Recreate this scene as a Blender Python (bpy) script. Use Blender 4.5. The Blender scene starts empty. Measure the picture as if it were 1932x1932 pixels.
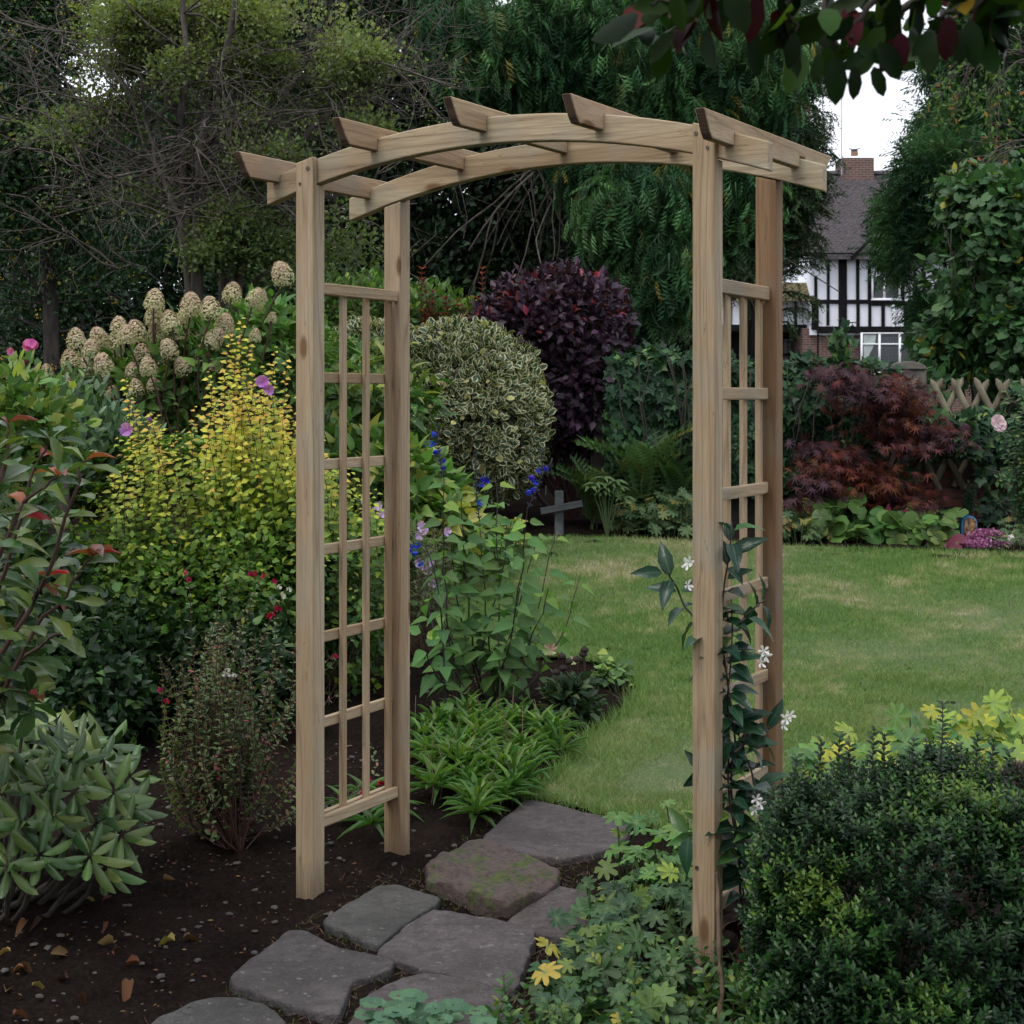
import bpy, math, random
import numpy as np
from mathutils import Vector, Matrix
R = math.radians
# ------------------------------------------------------------------ camera
F = 2983.3; CX = 966.0; HY = 750.2; CH = 1.6968      # focal length etc. measured on a 1932 px wide copy of the photograph
scn = bpy.context.scene; col = scn.collection
cam = bpy.data.cameras.new('camera'); cam.sensor_width = 36; cam.lens = 36*F/1932
cam.shift_y = -(966-HY)/1932; cam.clip_start = .05; cam.clip_end = 600
cam.dof.use_dof = True; cam.dof.focus_distance = 6.0; cam.dof.aperture_fstop = 13
camo = bpy.data.objects.new('camera', cam); col.objects.link(camo)
camo.location = (0, 0, CH); camo.rotation_euler = (R(90), 0, 0); scn.camera = camo
# ------------------------------------------------------------------ sky and sun
SUN_EL, SUN_AZ = R(60), R(225)     # azimuth clockwise from +Y: behind the camera, to the left
w = bpy.data.worlds.new('World'); scn.world = w; w.use_nodes = True
nt = w.node_tree; bg = nt.nodes['Background']; bg.inputs[1].default_value = .1
sky = nt.nodes.new('ShaderNodeTexSky'); sky.sky_type = 'NISHITA'; sky.sun_disc = False
sky.sun_elevation = SUN_EL; sky.sun_rotation = SUN_AZ; sky.air_density = 1; sky.dust_density = 2
mx = nt.nodes.new('ShaderNodeMix'); mx.data_type = 'RGBA'; mx.inputs[0].default_value = .9
nt.links.new(sky.outputs[0], mx.inputs[6]); mx.inputs[7].default_value = (11.2, 11.6, 12.6, 1)
nt.links.new(mx.outputs[2], bg.inputs[0])
sl = bpy.data.lights.new('sun', 'SUN'); sl.energy = 1.5; sl.angle = R(22); sl.color = (1, .97, .92)
so = bpy.data.objects.new('sun', sl); col.objects.link(so)
sd = Vector((math.sin(SUN_AZ)*math.cos(SUN_EL), math.cos(SUN_AZ)*math.cos(SUN_EL), math.sin(SUN_EL)))
so.rotation_euler = sd.to_track_quat('Z', 'Y').to_euler(); so.location = (0, 0, 20)
vs = scn.view_settings; vs.view_transform = 'Standard'; vs.look = 'None'; vs.gamma = 1; vs.use_curve_mapping = False
vs.exposure = 0.42
rng = np.random.default_rng(7); random.seed(7)
# ------------------------------------------------------------------ helpers
SL0, SL = 6.5, .074
def zg(Y): return float(np.clip((Y-SL0)*SL, 0, .555))
def P(vx, vy, Y): return np.array([(vx-CX)/F*Y, Y, CH-(vy-HY)/F*Y])
def G(vx, vy, dz=0.):
    k = (vy-HY)/F; Y = (CH-dz)/k
    if Y > SL0: Y = (CH-dz+SL*SL0)/(k+SL)
    return np.array([(vx-CX)/F*Y, Y, CH-k*Y])
def at_ground(vx, Y): return np.array([(vx-CX)/F*Y, Y, zg(Y)])
def EL(vx, vy, Y, rpx, rpy, ry=None):
    c = P(vx, vy, Y); s = Y/F
    return (c[0], c[1], c[2], rpx*s, ry if ry else rpx*s*.8, rpy*s)
def nrm(a):
    return a/np.maximum(np.linalg.norm(a, axis=-1, keepdims=True), 1e-9)
_tab = np.random.default_rng(3).random((32, 32, 32))
def vnoise(p):
    p = np.asarray(p, float); i = np.floor(p).astype(int); f = p-i; f = f*f*(3-2*f); r = 0
    for a in (0, 1):
        for b in (0, 1):
            for c in (0, 1):
                wgt = (f[..., 0] if a else 1-f[..., 0])*(f[..., 1] if b else 1-f[..., 1])*(f[..., 2] if c else 1-f[..., 2])
                r = r+wgt*_tab[(i[..., 0]+a) & 31, (i[..., 1]+b) & 31, (i[..., 2]+c) & 31]
    return r
def link(name, me, parent=None):
    o = bpy.data.objects.new(name, me); col.objects.link(o)
    if parent is not None: o.parent = parent
    return o
def tag(o, label=None, cat=None, group=None, kind=None):
    if label: o['label'] = label
    if cat: o['category'] = cat
    if group: o['group'] = group
    if kind: o['kind'] = kind
    return o
def thing(name, label, cat, loc=(0, 0, 0), group=None):
    o = bpy.data.objects.new(name, None); col.objects.link(o); o.location = [float(c) for c in loc]
    o.empty_display_size = .1
    return tag(o, label, cat, group)
def mesh_tri(name, V, T, mat, lf=None, smooth=False):
    me = bpy.data.meshes.new(name); n = len(V); m = len(T); k = T.shape[1]
    me.vertices.add(n); me.vertices.foreach_set('co', np.ascontiguousarray(V, np.float32).ravel())
    me.loops.add(m*k); me.loops.foreach_set('vertex_index', np.ascontiguousarray(T, np.int32).ravel())
    me.polygons.add(m); me.polygons.foreach_set('loop_start', np.arange(0, m*k, k, dtype=np.int32))
    me.polygons.foreach_set('loop_total', np.full(m, k, np.int32))
    if smooth: me.polygons.foreach_set('use_smooth', np.ones(m, bool))
    me.update(calc_edges=True)
    if lf is not None:
        a = me.attributes.new('lf', 'FLOAT_VECTOR', 'POINT'); a.data.foreach_set('vector', np.ascontiguousarray(lf, np.float32).ravel())
    if mat: me.materials.append(mat)
    return me
def off(parent):
    return np.array(parent.location) if parent is not None else np.zeros(3)
def poly(name, V, Fs, mat, parent=None, smooth=False, bevel=0, seg=1):
    import bmesh
    me = bpy.data.meshes.new(name); V = np.asarray(V, float)-off(parent)
    me.from_pydata([tuple(v) for v in V], [], [tuple(f) for f in Fs]); me.update()
    if bevel:
        bm = bmesh.new(); bm.from_mesh(me)
        bmesh.ops.recalc_face_normals(bm, faces=bm.faces)
        bmesh.ops.bevel(bm, geom=list(bm.edges), offset=bevel, segments=seg, affect='EDGES', profile=.6)
        bm.to_mesh(me); bm.free()
    if smooth:
        for p in me.polygons: p.use_smooth = True
    if mat: me.materials.append(mat)
    return link(name, me, parent)
BOXF = [(0, 3, 2, 1), (4, 5, 6, 7), (0, 1, 5, 4), (1, 2, 6, 5), (2, 3, 7, 6), (3, 0, 4, 7)]
def boxv(x0, x1, y0, y1, z0, z1):
    return [(x0, y0, z0), (x1, y0, z0), (x1, y1, z0), (x0, y1, z0), (x0, y0, z1), (x1, y0, z1), (x1, y1, z1), (x0, y1, z1)]
def box(name, x0, x1, y0, y1, z0, z1, mat, parent=None, bevel=0):
    return poly(name, boxv(x0, x1, y0, y1, z0, z1), BOXF, mat, parent, bevel=bevel)
class MB:                                   # many plain boxes or tubes joined in one mesh
    def __init__(s): s.V = []; s.T = []; s.L = []; s.n = 0
    def add(s, V, T, lf=None):
        V = np.asarray(V, float); T = np.asarray(T, int)
        if T.shape[1] == 4: T = np.concatenate([T[:, [0, 1, 2]], T[:, [0, 2, 3]]])
        s.V.append(V); s.T.append(T+s.n); s.n += len(V)
        s.L.append(np.zeros((len(V), 3)) if lf is None else np.broadcast_to(lf, (len(V), 3)))
    def box(s, *a, lf=None): s.add(boxv(*a), BOXF, lf)
    def tube(s, pts, rad, k=5, lf=None, cap=True):
        pts = np.asarray(pts, float); n = len(pts); rad = np.broadcast_to(np.asarray(rad, float), (n,))
        t = np.gradient(pts, axis=0); t = nrm(t)
        ref = np.where(np.abs(t[:, 2:3]) > .9, [[1., 0, 0]], [[0., 0, 1]])
        a = nrm(np.cross(t, ref)); b = np.cross(t, a); th = np.arange(k)*2*math.pi/k
        V = pts[:, None]+rad[:, None, None]*(np.cos(th)[None, :, None]*a[:, None]+np.sin(th)[None, :, None]*b[:, None])
        V = V.reshape(-1, 3); i = np.arange(n-1)[:, None]*k; j = np.arange(k)[None]; j2 = (j+1) % k
        T = np.stack([i+j, i+j2, i+k+j2, i+k+j], -1).reshape(-1, 4)
        s.add(V, T, lf)
        if cap and k <= 8:
            c = len(pts)*k
            s.add(np.concatenate([V[:k], pts[:1]]), [(q, (q+1) % k, k) for q in range(k)], lf)
            s.add(np.concatenate([V[-k:], pts[-1:]]), [(q, (q+1) % k, k) for q in range(k)], lf)
    def build(s, name, mat, parent=None, smooth=False):
        V = np.concatenate(s.V)-off(parent)
        o = link(name, mesh_tri(name, V, np.concatenate(s.T), mat, np.concatenate(s.L), smooth), parent)
        if name in ('branches', 'boughs', 'stems', 'berries', 'twigs', 'florets', 'stalks', 'anthers', 'flower_spike'): o['kind'] = 'stuff'
        return o
# ------------------------------------------------------------------ leaf templates: x across, y along, z up; third value = how near the margin
def T_diamond(b=.45, fold=.12, tipz=-.1):
    return (np.array([[0, 0, 0], [-.5, b, fold], [0, 1, tipz], [.5, b, fold]]), np.array([[0, 2, 1], [0, 3, 2]]), np.array([.2, 1, 1, 1.]))
def T_leaf(shape=((.12, .28), (.4, .5), (.72, .36)), fold=.08, curl=.25, ser=0):
    n = len(shape); v = [[0, 0, 0]]; e = [0]
    for y, hw in shape: v.append([0, y, -curl*y*y]); e.append(0)
    v.append([0, 1, -curl]); e.append(1)
    tip = n+1
    for sgn in (-1, 1):
        for y, hw in shape: v.append([sgn*hw, y+ser, fold*hw*2-curl*y*y]); e.append(1)
    T = []
    for s_, o in ((0, n+2), (1, 2*n+2)):
        def q(a, b, c): T.append((a, b, c) if s_ else (a, c, b))
        q(0, o, 1)
        for i in range(n-1):
            q(i+1, o+i, o+i+1); q(i+1, o+i+1, i+2)
        q(n, o+n-1, tip)
    return np.array(v, float), np.array(T), np.array(e, float)
def T_lobed(ang, rad, cup=.12, cy=.0, droop=.1):
    v = [[0, cy, 0]]; e = [0]
    for a, r in zip(ang, rad):
        x = math.sin(R(a))*r; y = cy+math.cos(R(a))*r
        v.append([x, y, cup*r*(1 if r < .4 else .2)-droop*r*r]); e.append(1)
    n = len(ang); T = [(0, i+2, i+1) for i in range(n-1)]
    return np.array(v, float), np.array(T), np.array(e, float)
def T_lobed2(ang, rad, cup=.12, droop=.1, ripple=.03):
    v = [[0, 0, 0]]; e = [0]; n = len(ang)
    for ring, fr in ((0, .5), (1, 1.)):
        for i, (a, r) in enumerate(zip(ang, rad)):
            rr = (.5*.52 if ring == 0 else r); lob = r > .5*(rad[max(0, i-1)]+rad[min(n-1, i+1)]); x = math.sin(R(a))*rr; y = math.cos(R(a))*rr
            v.append([x, y, cup*rr*.6-droop*rr*rr+(-ripple if lob else ripple)*(.7 if ring == 0 else 1.)]); e.append(.12 if lob and ring == 0 else .5+.5*ring)
    T = [(0, i+2, i+1) for i in range(n-1)]
    for i in range(n-1): T += [(1+i, 2+i, 1+n+i), (2+i, 2+n+i, 1+n+i)]
    return np.array(v, float), np.array(T), np.array(e, float)
LF = {}
LF['dia'] = T_diamond()
LF['flat'] = T_diamond(.5, .03, -.05)
LF['leaf'] = T_leaf()
LF['lf4'] = T_leaf(((.45, .5),), .1, .22)
LF['oval'] = T_leaf(((.15, .34), (.5, .5), (.82, .34)), .06, .15)
LF['ovate'] = T_leaf(((.1, .38), (.32, .5), (.68, .27)), .1, .3)
LF['rhodo'] = T_leaf(((.08, .2), (.25, .4), (.45, .5), (.65, .48), (.85, .3)), -.2, .22)
LF['curl'] = T_leaf(((.15, .3), (.4, .5), (.72, .38)), .2, .6)
LF['obov'] = T_leaf(((.3, .2), (.62, .48), (.88, .36)), .1, .25)
LF['lance'] = T_leaf(((.2, .4), (.5, .5), (.8, .25)), .1, .45)
LF['ivy'] = T_lobed([-155, -105, -72, -42, -22, 0, 22, 42, 72, 105, 155], [.42, .5, .62, .42, .5, .85, .5, .42, .62, .5, .42], .1, .35, .15)
LF['maple'] = T_lobed([-150, -128, -105, -88, -68, -54, -36, -20, 0, 20, 36, 54, 68, 88, 105, 128, 150],
                      [.42, .16, .62, .2, .82, .24, .92, .26, 1, .26, .92, .24, .82, .2, .62, .16, .42], .1, .2, .28)
_a = [-168, -156, -146, -132, -121, -111, -98, -88, -79, -66, -55, -46, -34, -24, -12, 0, 12, 24, 34, 46, 55, 66, 79, 88, 98, 111, 121, 132, 146, 156, 168]
_r = [.36, .46, .40, .52, .44, .30, .54, .60, .50, .30, .58, .66, .54, .34, .62, .70, .62, .34, .54, .66, .58, .30, .50, .60, .54, .30, .44, .52, .40, .46, .36]
LF['gera'] = T_lobed2(_a, _r, .35, .35, .035)
LF['round'] = T_lobed2([-170, -150, -128, -106, -84, -62, -42, -20, 0, 20, 42, 62, 84, 106, 128, 150, 170], [.40, .47, .49, .54, .54, .58, .57, .61, .58, .61, .57, .58, .54, .54, .49, .47, .40], .3, .42, .022)
LF['hazel'] = T_lobed([-165, -125, -90, -55, -25, 0, 25, 55, 90, 125, 165], [.42, .48, .5, .54, .5, .66, .5, .54, .5, .48, .42], .15, .4, .2)
LF['petal'] = T_leaf(((.3, .28), (.65, .5), (.9, .4)), .1, .25)
def spray(n=5, wid=.5, droop=.5):           # drooping flat conifer spray
    v = []; T = []
    def tri(a, b, c):
        i = len(v); v.extend([a, b, c]); T.append((i, i+1, i+2))
    z = lambda x, y: -droop*y*y-abs(x)*.25
    tri([-.02, 0, 0], [.02, 0, 0], [0, 1, z(0, 1)])
    for i in range(n):
        y = .06+.84*i/n; l = wid*(1.1-.6*i/n)
        for s_ in (-1, 1):
            y2 = y+l*.8; x2 = s_*l*.6; m_ = lambda f_, o_: [x2*f_-s_*o_*.5, y+(y2-y)*f_+o_, z(x2*f_, y)]
            tri([0, y, z(0, y)], m_(.45, .055), [x2, y2, z(x2, y2)])
            tri(m_(.4, .0), m_(.6, .0), [x2*.5+s_*.12, y+(y2-y)*.5+.04, z(x2, y)-.06])
    v = np.array(v); return v, np.array(T), np.full(len(v), .5)
LF['spray'] = spray(4)
LF['spray2'] = spray(3, .5, .35)
def needle_twig():                          # spruce twig
    v = []; T = []
    for k in range(5):
        y = k*.19; s_ = 1 if k % 2 else -1; i = len(v); q = .5*(1-.5*y)
        v += [[0, y, -.25*y*y], [s_*q, y+.24, -.25*y*y-.05], [0, y+.16, -.25*y*y]]; T += [(i, i+1, i+2)]
        v += [[0, y, -.25*y*y], [-s_*q*.8, y+.3, -.25*y*y+.04], [.04, y+.16, -.25*y*y]]; T += [(i+3, i+4, i+5)]
    v = np.array(v); return v, np.array(T), np.full(len(v), .5)
LF['twig'] = needle_twig()
def fern_frond(n=16):
    v = []; T = []
    def tri(a, b, c):
        i = len(v); v.extend([a, b, c]); T.append((i, i+1, i+2))
    z = lambda y: .35*math.sin(y*2.2)-.42*y*y
    for i in range(5):
        y0, y1 = i/5, (i+1)/5
        tri([-.008, y0, z(y0)], [.008, y0, z(y0)], [0, y1, z(y1)])
    for i in range(n):
        y = .12+.85*i/n; l = .5*math.sin(math.pi*min(1, .18+.82*(1-(i/n))**.8)*.95)*(1-.5*(i/n)**2)+.02
        for s_ in (-1, 1):
            tri([0, y, z(y)], [0, y+.035, z(y+.035)], [s_*l, y+.12, z(y)-.05])
            tri([s_*l*.3, y+.02, z(y)-.015], [s_*l*.7, y+.03, z(y)-.03], [s_*l*.55, y+.095, z(y)-.02])
    v = np.array(v); return v, np.array(T), np.full(len(v), .5)
LF['fern'] = fern_frond()
class Fol:
    def __init__(s): s.V = []; s.T = []; s.L = []; s.n = 0
    def add(s, tp, pos, d, up, L, W, tone=0., rnd=None):
        v, t, e = LF[tp]; pos = np.atleast_2d(pos).astype(float); n = len(pos)
        if n == 0: return
        d = nrm(np.broadcast_to(d, (n, 3)).astype(float)); up = np.broadcast_to(up, (n, 3)).astype(float)
        x = nrm(np.cross(d, up+1e-4)); z = np.cross(x, d)
        L = np.broadcast_to(L, (n,)).astype(float)[:, None, None]; W = np.broadcast_to(W, (n,)).astype(float)[:, None, None]
        q = pos[:, None]+W*v[None, :, 0:1]*x[:, None]+L*v[None, :, 1:2]*d[:, None]+L*v[None, :, 2:3]*z[:, None]
        k = len(v); lf = np.empty((n, k, 3)); lf[:, :, 0] = (rng.random(n) if rnd is None else rnd)[:, None]
        lf[:, :, 1] = np.broadcast_to(tone, (n,))[:, None]; lf[:, :, 2] = e[None]
        s.V.append(q.reshape(-1, 3)); s.T.append((t[None]+(np.arange(n)*k)[:, None, None]).reshape(-1, 3)+s.n)
        s.L.append(lf.reshape(-1, 3)); s.n += n*k
    def build(s, name, mat, parent=None, smooth=False):
        V = np.concatenate(s.V)-off(parent)
        return tag(link(name, mesh_tri(name, V, np.concatenate(s.T), mat, np.concatenate(s.L), smooth), parent), kind='stuff')
_lm = {}
def leaf_mesh(tp, mat, name='leaf', tone=0.):
    key = (tp, mat.name, name, tone)
    if key not in _lm:
        v, t, e = LF[tp]; lf = np.stack([np.zeros(len(v)), np.full(len(v), tone), e], -1)
        _lm[key] = mesh_tri(name, v, t, mat, lf, True)
    return _lm[key]
def leaf_objs(parent, name, tp, mat, pos, d, up, L, W, tone=0., label=None):
    pos = np.atleast_2d(pos); n = len(pos); d = nrm(np.broadcast_to(d, (n, 3)).astype(float)); up = np.broadcast_to(up, (n, 3))
    x = nrm(np.cross(d, up+1e-4)); z = np.cross(x, d); L = np.broadcast_to(L, (n,)); W = np.broadcast_to(W, (n,))
    o0 = off(parent); tone = np.broadcast_to(tone, (n,))
    for i in range(n):
        me = leaf_mesh(tp, mat, name, round(float(tone[i])*4)/4)
        o = link(name, me, parent); c = pos[i]-o0
        M = Matrix(((x[i][0]*W[i], d[i][0]*L[i], z[i][0]*L[i], c[0]), (x[i][1]*W[i], d[i][1]*L[i], z[i][1]*L[i], c[1]),
                    (x[i][2]*W[i], d[i][2]*L[i], z[i][2]*L[i], c[2]), (0, 0, 0, 1)))
        o.matrix_local = M
        if label: o['label'] = label
def sph(n):
    return nrm(rng.normal(size=(n, 3)))
LUMP = .13
def shell(ells, n, thick=.25, back=.35, nsc=0, nth=.4, lo=-9, inner=.72):
    e = np.array(ells); wt = (e[:, 3]*e[:, 4]*e[:, 5])**(2/3); wt /= wt.sum(); P_ = []; O_ = []; got = 0
    for _ in range(60):
        k = rng.choice(len(e), n*2, p=wt); d = sph(n*2); r = 1-np.abs(rng.normal(size=n*2))*thick; r = np.clip(r, .05, 1.05)
        c = e[k, :3]; s_ = e[k, 3:]; r = r*(1+LUMP*(vnoise(d*2.2+k[:, None]*3.7+50)-.5)*2); p = c+d*s_*r[:, None]; ok = (p[:, 2] > lo) & ((d[:, 1] < .25) | (rng.random(n*2) < back))
        for j in range(len(e)):
            q = np.linalg.norm((p-e[j, :3])/e[j, 3:], axis=1); ok &= (q > inner) | (k == j)
        if nsc: ok &= vnoise(p*nsc) > nth
        P_.append(p[ok]); O_.append(nrm((d/s_)[ok])); got += ok.sum()
        if got >= n: break
    return np.concatenate(P_)[:n], np.concatenate(O_)[:n]
def crown(fol, ells, ncl, per, clr, L, W, tp='dia', thick=.25, nsc=0, nth=.4, a=(.6, .4, .6), nup=.5, tone=None, lj=.3, lo=-9, back=.35, inner=.72, flatz=1.):
    c, o = shell(ells, ncl, thick, back, nsc, nth, lo, inner); n = len(c)*per
    c = np.repeat(c, per, 0); o = np.repeat(o, per, 0); j = rng.normal(size=(n, 3)); j[:, 2] *= flatz
    p = c+j*clr; r = sph(n)
    d = nrm(a[0]*o+np.array([0, 0, a[1]])+a[2]*r+.25*nrm(j)); up = nrm(o*(1-nup)+np.array([0, 0, nup])+.5*sph(n))
    s_ = 1+lj*(rng.random(n)-.5)*2
    tn = 0. if tone is None else tone(p)
    fol.add(tp, p, d, up, L*s_, W*s_, tn); return p, o
def curve(p0, p1, bend=(0, 0, 0), n=8, jit=0):
    t = np.linspace(0, 1, n)[:, None]; p = np.asarray(p0)*(1-t)+np.asarray(p1)*t+np.sin(math.pi*t)*np.asarray(bend)
    if jit: p[1:-1] += rng.normal(size=(n-2, 3))*jit
    return p
def along(pts, ds, t0=0., t1=1.):
    pts = np.asarray(pts); seg = np.linalg.norm(np.diff(pts, axis=0), axis=1); cum = np.concatenate([[0], np.cumsum(seg)]); tot = cum[-1]
    s_ = np.arange(t0*tot, t1*tot+1e-6, ds); q = np.stack([np.interp(s_, cum, pts[:, k]) for k in range(3)], -1)
    tg = nrm(np.stack([np.interp(s_+.01, cum, pts[:, k])-np.interp(s_-.01, cum, pts[:, k]) for k in range(3)], -1)+1e-9)
    return q, tg, s_/max(tot, 1e-6)
def nodes(q, tg, mode='alt', ph=None, rise=.5):       # leaf positions and directions round a stem
    n = len(q); ph = rng.random()*6 if ph is None else ph
    ref = np.array([0, 1, .01]); a = nrm(np.cross(tg, ref)); b = np.cross(tg, a); i = np.arange(n)
    if mode == 'alt': th = ph+i*2.4; th = th[:, None]
    elif mode == 'opp': th = ph+(i % 2)*math.pi/2; th = np.stack([th, th+math.pi], 1)
    else: th = ph+i[:, None]*.7+np.arange(5)[None]*2*math.pi/5
    th = th+rng.normal(size=th.shape)*.25
    d = np.cos(th)[..., None]*a[:, None]+np.sin(th)[..., None]*b[:, None]+rise*tg[:, None]
    k = th.shape[1]; return np.repeat(q, k, 0), nrm(d.reshape(-1, 3)), np.repeat(tg, k, 0)
# ------------------------------------------------------------------ materials
def mat(name):
    m = bpy.data.materials.new(name); m.use_nodes = True; return m, m.node_tree, m.node_tree.nodes['Principled BSDF']
def node(t, typ, **k):
    n = t.nodes.new(typ)
    for a, b in k.items(): setattr(n, a, b)
    return n
def ramp(t, fac, stops, interp='LINEAR'):
    r = t.nodes.new('ShaderNodeValToRGB'); r.color_ramp.interpolation = interp; e = r.color_ramp.elements
    while len(e) < len(stops): e.new(.5)
    for q, (p_, c) in zip(e, stops): q.position = p_; q.color = (*c, 1) if len(c) == 3 else c
    if fac is not None: t.links.new(fac, r.inputs[0])
    return r.outputs[0]
def mixc(t, fac, a, b, mode='MIX'):
    m = t.nodes.new('ShaderNodeMix'); m.data_type = 'RGBA'; m.blend_type = mode
    for inp, v in ((0, fac), (6, a), (7, b)):
        if isinstance(v, (float, int)): m.inputs[inp].default_value = v
        elif isinstance(v, (tuple, list)): m.inputs[inp].default_value = (*v[:3], 1)
        else: t.links.new(v, m.inputs[inp])
    return m.outputs[2]
def math_(t, op, a, b=0., c=None):
    m = t.nodes.new('ShaderNodeMath'); m.operation = op
    for i, v in enumerate((a, b) if c is None else (a, b, c)):
        if isinstance(v, (float, int)): m.inputs[i].default_value = v
        else: t.links.new(v, m.inputs[i])
    return m.outputs[0]
def noise(t, vec, scale, detail=4, rough=.55, dist=0.):
    n = t.nodes.new('ShaderNodeTexNoise'); n.inputs['Scale'].default_value = scale; n.inputs['Detail'].default_value = detail
    n.inputs['Roughness'].default_value = rough; n.inputs['Distortion'].default_value = dist
    if vec is not None: t.links.new(vec, n.inputs['Vector'])
    return n.outputs[0]
def coords(t, kind='Object', scale=None, rnd=0.):
    c = t.nodes.new('ShaderNodeTexCoord').outputs[kind]
    if rnd:
        oi = t.nodes.new('ShaderNodeObjectInfo'); v = t.nodes.new('ShaderNodeVectorMath'); v.operation = 'MULTIPLY_ADD'
        t.links.new(oi.outputs['Random'], v.inputs[0]); v.inputs[1].default_value = (rnd, rnd*1.7, rnd*.6); t.links.new(c, v.inputs[2]); c = v.outputs[0]
    if scale:
        m = t.nodes.new('ShaderNodeMapping'); m.inputs['Scale'].default_value = scale; t.links.new(c, m.inputs[0]); c = m.outputs[0]
    return c
def bump(t, b, h, strength=.3, dist=.01):
    n = t.nodes.new('ShaderNodeBump'); n.inputs['Strength'].default_value = strength; n.inputs['Distance'].default_value = dist
    t.links.new(h, n.inputs['Height']); t.links.new(n.outputs[0], b.inputs['Normal'])
def leaf_mat(name, stops, rough=.5, trans=.28, edge=None, ethr=.55, vein=None, under=1.25, vary=.45, hue=.02, spots=None, spec=.5, bmp=0):
    m, t, b = mat(name); at = node(t, 'ShaderNodeAttribute', attribute_name='lf'); sp = node(t, 'ShaderNodeSeparateXYZ'); t.links.new(at.outputs['Vector'], sp.inputs[0])
    oi = node(t, 'ShaderNodeObjectInfo'); r = math_(t, 'FRACT', math_(t, 'ADD', sp.outputs[0], oi.outputs['Random']))
    if len(stops) > 1: c = ramp(t, sp.outputs[1], stops)
    else:
        rg = node(t, 'ShaderNodeRGB'); rg.outputs[0].default_value = (*stops[0][1], 1); c = rg.outputs[0]
    hs = node(t, 'ShaderNodeHueSaturation'); t.links.new(c, hs.inputs['Color'])
    t.links.new(math_(t, 'MULTIPLY_ADD', r, vary*2, 1-vary), hs.inputs['Value'])
    t.links.new(math_(t, 'MULTIPLY_ADD', math_(t, 'FRACT', math_(t, 'MULTIPLY', r, 7.3)), hue*2, .5-hue), hs.inputs['Hue'])
    c = hs.outputs[0]
    if vein: c = mixc(t, ramp(t, sp.outputs[2], [(0, (1, 1, 1)), (.12, (0, 0, 0))]), c, vein)
    if edge: c = mixc(t, ramp(t, sp.outputs[2], [(ethr-.04, (0, 0, 0)), (ethr+.04, (1, 1, 1))]), c, edge)
    if spots:
        n = noise(t, coords(t, 'Object'), spots[0], 2); c = mixc(t, ramp(t, n, [(spots[1], (0, 0, 0)), (spots[1]+.03, (1, 1, 1))]), c, spots[2])
    g = node(t, 'ShaderNodeNewGeometry')
    if under != 1:
        c2 = mixc(t, 1., c, (under*.92, under, under*.9), 'MULTIPLY'); c = mixc(t, g.outputs['Backfacing'], c, c2)
    t.links.new(c, b.inputs['Base Color']); b.inputs['Roughness'].default_value = rough; b.inputs['Specular IOR Level'].default_value = spec*.5
    if bmp: bump(t, b, noise(t, coords(t, 'Object', rnd=3), bmp, 3), .35, .004)
    tr = node(t, 'ShaderNodeBsdfTranslucent'); t.links.new(mixc(t, 1., c, (1.25, 1.25, .6), 'MULTIPLY'), tr.inputs[0])
    ms = node(t, 'ShaderNodeMixShader'); ms.inputs[0].default_value = trans; t.links.new(b.outputs[0], ms.inputs[1]); t.links.new(tr.outputs[0], ms.inputs[2])
    t.links.new(ms.outputs[0], t.nodes['Material Output'].inputs[0]); return m
def plain(name, c, rough=.6, metal=0., c2=None, sc=20, bmp=0., rnd=0.):
    m, t, b = mat(name); b.inputs['Roughness'].default_value = rough; b.inputs['Metallic'].default_value = metal
    v = coords(t, 'Object', rnd=5.)
    n = noise(t, v, sc, 5)
    cc = ramp(t, n, [(.3, c), (.7, c2 if c2 else tuple(x*.75 for x in c))])
    if rnd:
        oi = node(t, 'ShaderNodeObjectInfo'); hs = node(t, 'ShaderNodeHueSaturation'); t.links.new(cc, hs.inputs['Color'])
        t.links.new(math_(t, 'MULTIPLY_ADD', oi.outputs['Random'], rnd*2, 1-rnd), hs.inputs['Value']); cc = hs.outputs[0]
    t.links.new(cc, b.inputs['Base Color'])
    if bmp: bump(t, b, n, bmp, .01)
    return m
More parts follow.
